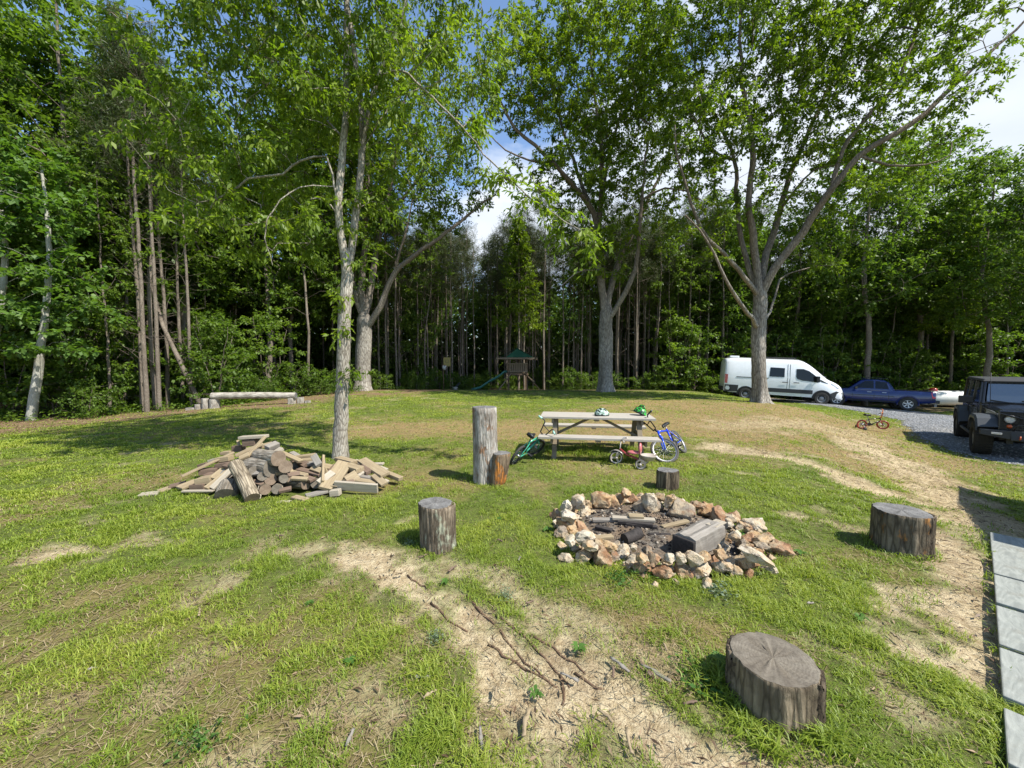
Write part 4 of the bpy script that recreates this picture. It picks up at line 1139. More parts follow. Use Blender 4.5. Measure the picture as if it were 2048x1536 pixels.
def log(name, a, b, r, label, bark, cut=None, group=None, seed=0, cat='log', r2=None, n=20, split=False):
    a = Vector(a); b = Vector(b); d = b - a; L_ = d.length; r2 = r2 or r
    rr = np.random.default_rng(seed)
    root = empty(name, a, 0, label, cat, group)
    root.rotation_euler = d.to_track_quat('Z', 'Y').to_euler()
    m = max(4, int(L_ / .08)); an = np.arange(n) * 2 * np.pi / n; pr = np.zeros(n)
    for k in range(1, 8): pr += rr.normal() * .045 / k * np.cos(k * an + rr.random() * 6.28)
    if split: pr = pr - .45 * np.clip(np.cos(an - 1.0), 0, 1)
    V = []; bend = rr.normal(size=2) * L_ * .012
    for j in range(m + 1):
        f = j / m; rad = (r + (r2 - r) * f) * (1 + pr + rr.normal(size=n) * .012)
        V.append(np.stack([rad * np.cos(an) + bend[0] * math.sin(f * 3.1), rad * np.sin(an) + bend[1] * math.sin(f * 3.1), np.full(n, f * L_)], -1))
    idx = np.arange((m + 1) * n).reshape(m + 1, n); q = np.stack([idx[:-1], np.roll(idx[:-1], -1, 1), np.roll(idx[1:], -1, 1), idx[1:]], -1).reshape(-1, 4)
    np_mesh('bark', np.concatenate(V), q, 4, bark, root, smooth=True)
    for j, s in ((0, -1), (m, 1)):
        P = np.vstack([V[j].mean(0)[None], V[j]]); P[:, 2] += .003 * s
        c0 = P[0].copy()
        tri = np.array([(0, 1 + k, 1 + (k + 1) % n) if s > 0 else (0, 1 + (k + 1) % n, 1 + k) for k in range(n)])
        o = np_mesh('cut_end', P - c0, tri, 3, cut or M_CUT_LOG, root); o.location = tuple(c0)
    return root
STR = 'round stumps set about the yard as seats'
c = Vector((1.30, 1.87))
stump('stump', 1.315, 1.865, .19, .235, 'wide stump nearest the camera with smooth barkless side and cracked brown top', SB1, M_CUT, 1, group=STR, ridge=.02, flare=.03)
q = at_z(1799, 1092, 0); stump('stump', q.x, q.y, .20, .36, 'wide dark stump with orange rot low on its side, beside the paving slabs', SB3, M_CUT_GREY, 2, group=STR, ridge=.03, flare=.04)
q = at_z(877, 1092, 0); stump('stump', q.x, q.y, .155, .42, 'lichen spotted stump with ridged bark left of the stone fire ring', SB2, M_CUT_GREY, 3, group=STR, ridge=.035, lean=(-.025, 0))
q = at_z(1334, 976, 0); stump('stump', q.x, q.y, .135, .26, 'small dark stump with rough bark just behind the stone fire ring', SB4, M_CUT_GREY, 4, group=STR, ridge=.05)
def bark_strip(root, r, h, a0, a1, th, mat, seed):
    rr = np.random.default_rng(seed); n = 14; m = 12; an = np.linspace(a0, a1, n); V = []
    for j in range(m + 1):
        f = j / m
        for k in range(n):
            e = max(0, math.sin(math.pi * k / (n - 1))) ** .35; q = r * (1.01 + .035 * math.exp(-f * 5)) + th * e * (.75 + .5 * rr.random()) - .006 * (e < .1)
            aa = an[k] + rr.normal() * .03; V.append((q * math.cos(aa), q * math.sin(aa), h * f * (1 - .0 * e) + (.004 if j == m else 0) - (.04 * rr.random() if j == m and k % 3 == 0 else 0)))
    idx = np.arange((m + 1) * n).reshape(m + 1, n); q = np.stack([idx[:-1, :-1], idx[:-1, 1:], idx[1:, 1:], idx[1:, :-1]], -1).reshape(-1, 4)
    top = np.arange(n) + m * n; V = np.array(V); inner = V[top] * np.array([.93, .93, 1]); V = np.vstack([V, inner]); ii = np.arange(n) + (m + 1) * n
    q = np.vstack([q, np.stack([top[:-1], top[1:], ii[1:], ii[:-1]], -1)])
    np_mesh('bark_strip', V, q, 4, mat, root, smooth=True)
ST_ = [o for o in COL.objects if o.name.startswith('stump') and o.type == 'EMPTY']
bark_strip(ST_[0], .19, .235, R(-62), R(-18), .016, SB4, 1); bark_strip(ST_[0], .19, .235, R(120), R(178), .014, SB4, 2)
bark_strip(ST_[1], .20, .36, R(-75), R(-20), .018, SB4, 3); bark_strip(ST_[2], .155, .42, R(-100), R(10), .012, SB2, 4)
# double stump: tall bare stem with a lower one grown from its side
q = at_z(972, 962, 0)
t = stump('double_stump', q.x, q.y, .178, 1.10, 'tall pale barkless stump with a low orange rotten stub grown at its right side', SB5, M_CUT_GREY, 5, flare=.06, ridge=.022, lean=(-.02, .02), name_side='tall_stem', cut_tilt=(.0, .0))
t2 = stump('lower_stub', .15, -.08, .135, .46, None, SB6, M_CUT_GREY, 6, cat=None, z=.02, lean=(.075, -.01), flare=-.12, ridge=.05, name_side='stub_wood')
for ch in list(t2.children):
    ch.parent = t; ch.location = ch.location + Vector((.14, -.09, .0)); ch.name = 'stub_wood' if 'stub' in ch.name else 'stub_cut_face'
bpy.data.objects.remove(t2)
for (x, y, r) in ((1.30, 1.87, .17), (q.x, q.y, .17), (q.x + .16, q.y - .08, .11)): AVOID.append((x, y, r))
for a_, b_, r in ((1799, 1092, .18), (877, 1092, .14), (1334, 976, .12)):
    q = at_z(a_, b_, 0); AVOID.append((q.x, q.y, r))

for (tx, ty, r_, m_, h_) in ((1.315, 1.865, .19, 520, .075), (2.95, 2.95, .20, 200, .05)): TUFTS.append((tx, ty, r_ * .98, r_ * 1.5, m_, h_))
TUFTS.append((1.12, 1.98, .02, .22, 420, .10)); TUFTS.append((1.15, 1.62, .02, .16, 200, .09)); TUFTS.append((1.42, 1.62, .02, .10, 130, .10))
for a_, b_, r_, m_ in ((1799, 1092, .20, 420), (877, 1092, .155, 160), (1334, 976, .135, 160), (972, 962, .18, 200)):
    q = at_z(a_, b_, 0); TUFTS.append((q.x, q.y, r_ * .97, r_ * 1.45, m_, .055))
# ------------------------------------------------------------------ woodpile
def zp(x, y, Y): return at(260 + x / 3.657, 840 + y / 3.657, Y)
def board(a, b, w, h, mat, label, group=None, roll=0.0, cat='board', name='board'):
    a = Vector(a); b = Vector(b); d = b - a; L_ = d.length
    m = MB(); m.box((0, 0, 0), (L_, w, h))
    o = m.build(name, mat, bevel=min(.006, h * .2))
    x = d.normalized(); up = Vector((0, 0, 1)) if abs(x.z) < .95 else Vector((0, 1, 0))
    yv = up.cross(x).normalized(); zv = x.cross(yv)
    rot = Matrix((x, yv, zv)).transposed() @ Matrix.Rotation(roll, 3, 'X')
    o.rotation_euler = rot.to_euler(); o.location = (a + b) / 2
    return tag(o, label, cat, group)
ORD = ['first', 'second', 'third', 'fourth', 'fifth', 'sixth', 'seventh', 'eighth', 'ninth', 'tenth', 'eleventh', 'twelfth', 'thirteenth', 'fourteenth', 'fifteenth', 'sixteenth', 'seventeenth', 'eighteenth', 'nineteenth', 'twentieth'] + ['%dth' % i for i in range(21, 60)]
T_, P_, G_, B_ = ('tan', M_PLANK_TAN), ('pale', M_PLANK_PALE), ('grey', M_PLANK_GREY), ('brown', M_PLANK_BROWN)
PIECES = [
 (806, 130, 5.7, 1002, 118, 5.7, .11, .045, P_, 0), (838, 166, 5.72, 930, 160, 5.72, .12, .10, B_, 0), (862, 262, 5.25, 988, 122, 5.5, .05, .03, T_, 0), (760, 208, 5.8, 835, 206, 5.8, .11, .09, B_, 0),
 (800, 190, 5.7, 788, 150, 5.75, .04, .02, T_, 0), (675, 243, 5.75, 745, 236, 5.75, .10, .05, T_, 0), (378, 412, 5.15, 762, 236, 5.6, .07, .025, T_, 0), (770, 262, 5.25, 975, 172, 5.45, .11, .035, T_, 0),
 (850, 222, 5.45, 1042, 172, 5.65, .12, .05, T_, 0), (1000, 212, 5.4, 1080, 178, 5.55, .10, .09, G_, .3), (1050, 250, 5.35, 1112, 208, 5.45, .09, .05, P_, 0), (800, 285, 5.2, 872, 252, 5.25, .09, .04, T_, .4),
 (640, 292, 5.5, 742, 276, 5.5, .12, .07, T_, 0), (585, 302, 5.6, 645, 286, 5.6, .10, .05, P_, 0), (510, 334, 5.65, 575, 318, 5.65, .10, .05, B_, 0), (640, 335, 5.45, 745, 318, 5.45, .12, .07, B_, 0),
 (518, 378, 5.35, 645, 368, 5.4, .14, .08, B_, 0), (598, 502, 4.95, 835, 272, 5.3, .085, .03, P_, .3), (556, 500, 4.95, 745, 356, 5.25, .08, .03, T_, .2), (498, 448, 5.12, 612, 428, 5.15, .16, .09, T_, 0),
 (600, 430, 5.1, 684, 362, 5.3, .09, .035, T_, .2), (462, 488, 5.1, 565, 478, 5.1, .14, .08, B_, 0), (358, 500, 5.05, 490, 446, 5.25, .14, .035, T_, .1), (286, 486, 5.15, 408, 458, 5.25, .13, .03, B_, 0),
 (205, 535, 5.05, 292, 496, 5.15, .13, .03, T_, 0), (72, 577, 4.92, 216, 548, 5.0, .13, .03, P_, 0), (385, 520, 4.93, 612, 517, 4.93, .06, .02, P_, 0),
 (1178, 240, 5.9, 1245, 278, 5.85, .09, .05, G_, 0), (1195, 278, 5.7, 1345, 258, 5.7, .13, .05, T_, 0), (1250, 302, 5.55, 1375, 290, 5.6, .12, .06, T_, 0), (1108, 238, 5.5, 1252, 302, 5.4, .09, .03, T_, 0),
 (1345, 262, 5.4, 1385, 330, 5.25, .09, .05, G_, .5), (1405, 280, 5.45, 1398, 472, 5.0, .14, .035, T_, 1.2), (1382, 462, 5.0, 1485, 382, 5.2, .10, .035, P_, .5), (1425, 505, 4.93, 1560, 308, 5.5, .16, .045, T_, .3),
 (1492, 492, 4.98, 1588, 338, 5.4, .09, .04, T_, .2), (1498, 476, 5.0, 1812, 500, 4.98, .04, .125, P_, .25), (1585, 450, 5.15, 1665, 400, 5.25, .15, .05, T_, .9), (1582, 335, 5.5, 1685, 366, 5.3, .13, .07, T_, .1),
 (1520, 282, 5.8, 1642, 312, 5.65, .12, .06, T_, 0), (1695, 292, 5.7, 1868, 402, 5.25, .14, .045, T_, .2), (1685, 345, 5.5, 1755, 382, 5.35, .12, .06, B_, .2), (1780, 322, 5.9, 1855, 320, 5.9, .09, .03, P_, 0),
 (1858, 382, 5.5, 1982, 432, 5.35, .09, .055, T_, 0), (1815, 350, 5.7, 1872, 372, 5.65, .11, .05, P_, 0), (1675, 412, 5.3, 1792, 432, 5.3, .10, .05, G_, 0), (1655, 440, 5.2, 1805, 462, 5.2, .12, .04, T_, 0),
 (1785, 402, 5.3, 1862, 472, 5.1, .10, .04, T_, .3), (1810, 415, 5.35, 1888, 452, 5.25, .05, .03, P_, 0), (1285, 556, 4.82, 1445, 518, 4.98, .11, .035, G_, 0), (1468, 534, 4.9, 1538, 526, 4.9, .09, .08, P_, 0),
 (1196, 562, 4.8, 1292, 586, 4.72, .09, .03, T_, 0), (934, 602, 4.75, 962, 464, 4.98, .06, .035, P_, .4), (1086, 606, 4.68, 1172, 600, 4.68, .08, .012, P_, 0), (1640, 300, 5.9, 1700, 330, 5.8, .1, .05, P_, 0),
 (1400, 340, 5.6, 1510, 360, 5.6, .13, .06, T_, .2), (1440, 420, 5.3, 1520, 330, 5.6, .12, .05, B_, 0), (1540, 400, 5.45, 1640, 390, 5.5, .13, .06, T_, 0), (1180, 330, 5.6, 1370, 350, 5.6, .14, .05, T_, .1),
 (1190, 395, 5.2, 1340, 440, 5.05, .09, .04, B_, .2), (1230, 360, 5.35, 1400, 400, 5.2, .10, .035, B_, .1), (1180, 380, 5.25, 1290, 405, 5.1, .07, .035, T_, .2), (1260, 425, 5.2, 1375, 380, 5.4, .08, .035, B_, 0),
 (840, 400, 5.0, 960, 385, 4.98, .07, .04, G_, .6), (1060, 385, 5.05, 1190, 372, 5.2, .09, .05, T_, .4), (1150, 405, 5.0, 1240, 392, 5.15, .07, .04, B_, .7), (1180, 425, 4.98, 1300, 432, 5.0, .06, .035, T_, .3), (1210, 300, 5.6, 1290, 330, 5.45, .10, .06, B_, .5), (1300, 320, 5.5, 1420, 310, 5.5, .09, .05, G_, .2),
 (900, 450, 4.95, 975, 470, 4.93, .06, .035, B_, .5), (1090, 520, 4.85, 1180, 500, 4.9, .07, .04, B_, .3), (1330, 350, 5.3, 1400, 372, 5.2, .08, .04, T_, .6), (700, 330, 5.3, 800, 350, 5.2, .10, .05, B_, .3), (650, 380, 5.3, 740, 400, 5.15, .09, .06, G_, .5), (560, 400, 5.3, 640, 420, 5.2, .1, .05, B_, .3), (1560, 470, 5.05, 1640, 450, 5.15, .07, .04, B_, .5), (1420, 360, 5.4, 1460, 450, 5.1, .07, .035, T_, .8), (1620, 350, 5.4, 1700, 400, 5.3, .1, .04, P_, .4),
]
ZONES = ((500, 'at the left tail of the woodpile'), (760, 'on the left slope of the woodpile'), (1180, 'at the peak of the woodpile'), (1500, 'in the middle of the woodpile'), (3000, 'at the right end of the woodpile'))
cnt = {}
for i, (x1, y1, Y1, x2, y2, Y2, w, h, (cn, mt), roll) in sorted(enumerate(PIECES), key=lambda q: q[1][0] + q[1][3]):
    a = zp(x1, y1, Y1); b = zp(x2, y2, Y2); mx = (x1 + x2) / 2
    z = next(s for lim, s in ZONES if mx < lim)
    kind = 'block' if (b - a).length < .25 and h > .045 else 'board'
    for P in (a, b): P.z = max(P.z, g(P.x, P.y) + h / 2)
    cnt[(z, cn, kind)] = cnt.get((z, cn, kind), 0) + 1
    board(a, b, w, h, mt, '%s %s, %s of its colour from left, %s' % (cn, kind, ORD[cnt[(z, cn, kind)] - 1], z), 'sawn offcuts thrown on the woodpile', roll, kind, kind)
LOGS = [
 (885, 250, 5.5, 1085, 282, 5.0, .098, SB7, 'thick mottled log lying on top of the woodpile'), (800, 340, 5.35, 1040, 352, 5.02, .12, SB7, 'thickest grey weathered log in the middle of the woodpile'),
 (772, 325, 5.0, 895, 575, 4.68, .085, SB8, 'sunlit log leaning against the front of the woodpile'), (735, 478, 5.0, 705, 565, 4.84, .125, SB7, 'short grey log standing at the front foot of the woodpile'),
 (1105, 325, 5.65, 1140, 342, 5.0, .08, SB1, 'log with its sawn end right below the top log'), (955, 395, 5.6, 968, 412, 4.93, .058, SB4, 'small log with bright sawn end facing out of the woodpile middle'),
 (980, 425, 5.5, 1030, 440, 4.98, .07, SB1, 'log with sawn end low in the middle of the woodpile'), (1060, 410, 5.5, 1125, 428, 4.95, .055, SB4, 'log right of the low middle one with split sawn end'),
 (1150, 415, 5.6, 1165, 425, 5.0, .05, SB4, 'thin log low beside the brush of split wood'), (880, 375, 5.6, 905, 372, 4.98, .062, SB1, 'thin log left of the small bright ended one'),
 (940, 490, 5.3, 992, 508, 4.85, .066, SB3, 'bottom log at the foot of the woodpile, left one'), (1110, 482, 5.3, 1075, 505, 4.85, .062, SB8, 'bottom log with crumbling sawn end at the foot of the woodpile, middle one'),
 (1150, 455, 5.15, 1290, 462, 5.05, .085, SB3, 'dark bottom log under the split wood'), (1290, 450, 5.5, 1360, 462, 5.1, .07, SB4, 'dark bottom log left of the right heap'),
 (760, 430, 5.3, 930, 440, 5.15, .075, SB4, 'dark log behind the leaning sunlit log'), (700, 400, 5.7, 720, 405, 5.25, .09, SB4, 'dark log under the left slope boards'),
 (620, 420, 5.7, 640, 425, 5.3, .09, SB3, 'dark log at the bottom of the left slope'), (1200, 330, 6.0, 1230, 345, 5.5, .09, SB4, 'dark log under the tan boards of the saddle'),
 (1440, 440, 5.9, 1460, 450, 5.3, .10, SB3, 'dark log under the right heap'), (1560, 430, 5.9, 1580, 450, 5.3, .10, SB4, 'second dark log under the right heap'), (1700, 420, 5.8, 1720, 440, 5.4, .07, SB4, 'thin dark log under the right end of the heap')]
for i, (x1, y1, Y1, x2, y2, Y2, r, mt, lab) in enumerate(LOGS):
    a = zp(x1, y1, Y1); b = zp(x2, y2, Y2)
    for P in (a, b): P.z = max(P.z, g(P.x, P.y) + (r * .6 if i != 2 and i != 3 else .02))
    log('log', a, b, r, lab, mt, M_CUT_LOG if i % 2 == 0 else M_CUT, 'logs stacked in the woodpile', 20 + i)
LUSH += [(zp(300, 560, 4.9).x, 4.8, .5, .5), (-1.9, 4.55, .5, .6)]
AVOID_POLY.append([(zp(500, 500, 5).x, 5.05), (zp(640, 560, 4.9).x, 4.82), (zp(1340, 520, 4.9).x, 4.9), (zp(1830, 500, 5).x, 5.0), (zp(1950, 430, 5.6).x, 5.6), (zp(1500, 300, 5.9).x, 6.0), (zp(600, 300, 5.9).x, 5.9)])

# ------------------------------------------------------------------ fire ring
def stone_mat(name, base, a, b, ta=.55, tb=.62):
    m = Mat(name, .78, .3)
    v = m.coord('Object'); r = m.orand()
    vv = m.n('ShaderNodeVectorMath'); vv.operation = 'ADD'; m.l(v, vv.inputs[0])
    cx = m.n('ShaderNodeCombineXYZ'); m.l(m.math('MULTIPLY', r, 37.0), cx.inputs['X']); m.l(cx.outputs[0], vv.inputs[1])
    n1 = m.noise(vv.outputs[0], 9, 6, .7); n2 = m.noise(vv.outputs[0], 22, 5, .7); n3 = m.noise(vv.outputs[0], 7, 5, .65)
    c = m.mix(m.ramp(n2, [(.3, 0), (.7, 1)]), base, tuple(min(1, k * 1.25) for k in base))
    c = m.mix(m.ramp(n1, [(ta - .12, 0), (ta + .05, .9)]), c, a)
    c = m.mix(m.ramp(n3, [(tb - .1, 0), (tb + .05, .85)]), c, b)
    c = m.mix(m.ramp(n2, [(.36, .75), (.45, 0)]), c, (.12, .07, .04))
    m.col(c); m.bump(m.math('ADD', n1, m.math('MULTIPLY', n2, .6)), 1.0, .025); return m.m
WHT, OCH, RUS, PAL = (.42, .37, .285), (.35, .22, .10), (.21, .10, .045), (.37, .29, .185)
SM = dict(white=stone_mat('stone_white', WHT, PAL, OCH, .55, .60), pale=stone_mat('stone_pale', PAL, WHT, OCH, .52, .56), ochre=stone_mat('stone_ochre', OCH, PAL, RUS, .50, .56), rust=stone_mat('stone_rust', (.27, .15, .08), PAL, RUS, .52, .55),
          grey=stone_mat('stone_grey', (.20, .165, .125), PAL, RUS, .56, .62))
def rock(sx, sy, sz, seed, sub=4):
    rr = random.Random(seed); bm = bmesh.new(); bmesh.ops.create_icosphere(bm, subdivisions=sub, radius=1.0)
    planes = []
    for _ in range(16):
        n = Vector((rr.gauss(0, 1), rr.gauss(0, 1), rr.gauss(0, 1))).normalized(); planes.append((n, rr.uniform(.50, .84)))
    from mathutils import noise as mn
    off = Vector((rr.uniform(0, 50),) * 3)
    for v in bm.verts:
        p = v.co.copy()
        for n, d in planes:
            k = p.dot(n)
            if k > d: p -= n * (k - d) * .98
        p *= 1.12 + .22 * mn.noise(p * 2.1 + off) + .11 * mn.noise(p * 5 + off) + .05 * mn.noise(p * 11 + off)
        v.co = Vector((p.x * sx, p.y * sy, p.z * sz))
    me = bpy.data.meshes.new('stone'); bm.to_mesh(me); bm.free()
    for p in me.polygons: p.use_smooth = True
    try: me.set_sharp_from_angle(angle=R(32))
    except Exception: pass
    return me
STONES = [  # zoom x, y, width, level (0 bottom row, 1 resting on others), colour, optional (length factor, yaw)
 (190, 258, 85, 0, 'rust'), (258, 192, 85, 1, 'white'), (352, 165, 115, 1, 'white'), (372, 120, 55, 1, 'white'), (288, 262, 125, 1, 'white'), (275, 330, 150, 0, 'ochre'), (375, 345, 120, 0, 'rust'), (398, 232, 90, 0, 'pale'), (460, 240, 60, 0, 'pale'), (440, 185, 75, 0, 'ochre'),
 (510, 165, 150, 0, 'ochre'), (600, 165, 120, 0, 'ochre'), (700, 100, 85, 1, 'ochre'), (655, 150, 90, 0, 'ochre'), (740, 145, 90, 0, 'rust'), (812, 125, 80, 0, 'pale'), (872, 155, 120, 1, 'pale'), (870, 200, 160, 0, 'grey'), (942, 130, 90, 0, 'ochre'), (1035, 150, 110, 1, 'pale'),
 (1102, 158, 75, 1, 'white'), (1095, 235, 190, 0, 'grey'), (1222, 175, 80, 1, 'rust'), (1290, 225, 130, 0, 'ochre'), (1385, 268, 130, 0, 'rust'), (1495, 268, 105, 0, 'rust'), (1655, 325, 140, 0, 'white'), (1458, 335, 85, 0, 'pale'), (1540, 350, 90, 0, 'pale'),  # the grey one is an ochre stone with its shade put into the colour
 (1500, 400, 90, 1, 'white'), (1640, 415, 120, 0, 'pale'), (1715, 445, 140, 0, 'ochre'), (1835, 505, 110, 0, 'rust', 2.0, -.75), (1545, 465, 95, 0, 'grey'), (1640, 540, 120, 1, 'white', 1.9, -.75), (1765, 560, 80, 0, 'ochre'), (1420, 480, 80, 0, 'pale'), (1372, 492, 75, 0, 'white'),
 (1555, 590, 150, 0, 'ochre'), (1755, 650, 75, 0, 'white', 1.7, -1.0), (1195, 565, 115, 1, 'pale'), (1285, 560, 95, 1, 'ochre'), (1395, 535, 85, 1, 'ochre'), (1108, 570, 90, 1, 'white'), (1010, 565, 85, 1, 'white'), (905, 572, 100, 1, 'rust'), (812, 560, 95, 1, 'ochre'), (815, 650, 110, 0, 'ochre'),
 (757, 492, 55, 1, 'pale'), (738, 572, 60, 0, 'pale'), (682, 525, 115, 0, 'white'), (555, 462, 100, 1, 'ochre', 1.6, -.4), (528, 560, 170, 0, 'rust'), (400, 545, 125, 0, 'pale', 1.3, .6), (265, 565, 85, 0, 'white'), (240, 482, 75, 0, 'pale'), (295, 440, 85, 1, 'white'), (392, 412, 120, 1, 'white'),
 (222, 385, 105, 0, 'grey'), (200, 312, 55, 0, 'white'), (432, 470, 85, 1, 'pale'), (968, 672, 130, 0, 'rust', 1.3, -.8), (1108, 665, 125, 0, 'rust'), (1245, 660, 140, 0, 'white'), (1392, 640, 125, 0, 'white'), (1492, 672, 95, 0, 'pale'), (1600, 690, 85, 0, 'rust'), (1290, 755, 90, 0, 'pale'),
 (912, 762, 65, 0, 'white'), (1070, 748, 50, 0, 'white'), (830, 702, 60, 0, 'rust'), (712, 640, 80, 0, 'ochre'), (628, 672, 32, 0, 'pale'), (330, 500, 80, 0, 'grey'), (330, 430, 70, 0, 'ochre'), (480, 430, 70, 0, 'pale'), (640, 480, 70, 0, 'grey'), (860, 520, 80, 0, 'grey'), (1000, 620, 90, 0, 'ochre'),
 (1300, 620, 90, 0, 'ochre'), (1460, 600, 100, 0, 'pale'), (1440, 430, 70, 0, 'ochre'), (1590, 480, 80, 0, 'ochre'), (1340, 590, 80, 0, 'rust')]
PC = Vector((1.45, 3.88))
def sect(dx, dy):
    a = math.degrees(math.atan2(dy, dx))
    if -140 < a <= -40: return 'front rim'
    if -40 < a <= 30: return 'right rim'
    if 30 < a <= 140: return 'far rim'
    return 'left rim'
info = []
for i, s in enumerate(STONES):
    x, y, w, lv, colr = s[:5]; px, py = 1060 + x / 3.657, 960 + y / 3.657
    wm = w / 3.657
    r = .06; 
    for _ in range(3):
        z = lv * .13 + r * .7 - .01; p = at_z(px, py, z); r = wm / 770 * p.y / math.sqrt(1 + (p.x / p.y) ** 2 * .5) / 2
    info.append((p, r, lv, colr, s))
lab = {}
for i, (p, r, lv, colr, s) in sorted(enumerate(info), key=lambda q: q[1][0].x):
    sec = sect(p.x - PC.x, p.y - PC.y); size = 'large' if r > .088 else 'small' if r < .055 else 'middling'
    key = (sec, lv, colr); lab[key] = lab.get(key, 0) + 1
    ln = s[5] if len(s) > 5 else random.uniform(.95, 1.2); yaw = s[6] if len(s) > 6 else random.random() * 3
    o = bpy.data.objects.new('stone', rock(r * 1.2 * ln, r * random.uniform(1.0, 1.2), r * random.uniform(.95, 1.15), i)); COL.objects.link(o)
    o.data.materials.append(SM[colr]); o.location = (p.x, p.y, max(p.z + (g(p.x, p.y)), g(p.x, p.y) + r * .45)); o.rotation_euler = (random.uniform(-.25, .25), random.uniform(-.25, .25), yaw)
    cw = dict(white='white quartz', pale='pale cream', ochre='ochre yellow', rust='rust stained', grey='dull grey')[colr]
    tag(o, '%s %s stone, %s of its colour from left, %s row of %s' % (size, cw, ORD[lab[key] - 1], 'upper' if lv else 'bottom', sec), 'stone', 'stones laid in a ring round the fire pit')
    AVOID.append((p.x, p.y, r * .7))
AVOID.append((PITC[0], PITC[1], .72)); AVOID.append((1.45, 3.85, .7))
FILL = []
for k in range(34):
    a = 2 * math.pi * k / 34 + random.uniform(-.06, .06); rd = random.uniform(.84, .93); r = random.uniform(.05, .075)
    x, y = 1.45 + math.cos(a) * rd * 1.05, 3.88 + math.sin(a) * rd * .92
    FILL.append((x, y, r))
cf = {}
for k, (x, y, r) in enumerate(sorted(FILL)):
    cn = ('pale', 'ochre', 'white', 'rust', 'grey')[k % 5]; sec = sect(x - PC.x, y - PC.y); cf[(sec, cn)] = cf.get((sec, cn), 0) + 1
    o = bpy.data.objects.new('stone', rock(r * random.uniform(1, 1.4), r, r * .9, 300 + k)); COL.objects.link(o); o.data.materials.append(SM[cn])
    o.location = (x, y, g(x, y) + r * .55); o.rotation_euler = (0, 0, random.random() * 3)
    tag(o, 'wedged %s stone, %s of that colour from left between larger ones of %s' % (dict(white='white', pale='cream', ochre='yellow', rust='rusty', grey='dull')[cn], ORD[cf[(sec, cn)] - 1], sec), 'stone', 'stones laid in a ring round the fire pit')
# weeds and tall grass at the foot of the ring
for k in range(40):
    a = random.uniform(-3.0, .3); TUFTS.append((1.45 + math.cos(a) * 1.10, 3.88 + math.sin(a) * 1.0, .0, .10, 22, .06))
# rubble of small chips wedged between the ring stones
n = 260; a = rng.random(n) * 6.283; rad = .74 + .26 * rng.random(n)
X = 1.45 + np.cos(a) * rad * 1.02; Y = 3.88 + np.sin(a) * rad * .9
ch = pebbles('rubble', np.stack([X, Y, G(X, Y) + .015 + .03 * rng.random(n)], -1), .014 + .03 * rng.random(n) ** 2, SM['pale'])
tag(ch, 'small stone chips wedged between the stones of the fire ring', 'rubble', kind='stuff')
# ash, char and burnt wood
M_CHAR = wood_mat('charred_wood', (.02, .018, .016), (.07, .06, .055), (.01, .01, .01), (2, 8, 8), 6)
ash = MB(); nr, na = 14, 44
vs = []; fs = []
for j in range(nr + 1):
    for k in range(na):
        rr_ = .74 * j / nr; a = 2 * math.pi * k / na; x = 1.42 + rr_ * math.cos(a) * 1.03; y = 3.92 + rr_ * math.sin(a) * .88
        hgt = .055 * (1 - (j / nr) ** 2) + .03 * (float(fbm(x, y, 9, 3, 5)) - .5)
        vs.append((x, y, g(x, y) + .012 + max(-.01, hgt)))
for j in range(nr):
    for k in range(na): k2 = (k + 1) % na; fs.append((j * na + k, (j + 1) * na + k, (j + 1) * na + k2, j * na + k2))
ma = Mat('ash_bed', .95, .1); v = ma.coord('Object'); n1 = ma.noise(v, 26, 6, .75); n2 = ma.noise(v, 5, 4, .6)
cc_ = ma.mix(ma.ramp(n1, [(.38, 0), (.66, 1)]), (.03, .026, .022), (.26, .23, .19)); cc_ = ma.mix(ma.ramp(n2, [(.42, 0), (.6, .8)]), cc_, (.20, .14, .09)); ma.col(cc_); ma.bump(n1, 1.0, .03)
ash.add(vs, fs, True); o = ash.build('ash_bed', ma.m); tag(o, 'grey and black ash bed inside the stone fire ring', 'ash', kind='stuff')
n = 900; a = rng.random(n) * 6.283; rad = .66 * np.sqrt(rng.random(n)); X = 1.42 + np.cos(a) * rad; Y = 3.92 + np.sin(a) * rad * .86
mk = Mat('charcoal_bits', .9, .2); mk.col(mk.ramp(mk.attr('tint'), [(0, (.012, .011, .01)), (.6, (.05, .04, .035)), (.85, (.22, .17, .12)), (1, (.45, .42, .36))]))
o = pebbles('charcoal', np.stack([X, Y, G(X, Y) + .05 * (1 - (rad / .7) ** 2) + .02], -1), .007 + .02 * rng.random(n) ** 2, mk.m); tag(o, 'bits of charcoal and ash strewn in the fire ring', 'charcoal', kind='stuff')
def fz(x, y, z): return at_z(1060 + x / 3.657, 960 + y / 3.657, z)
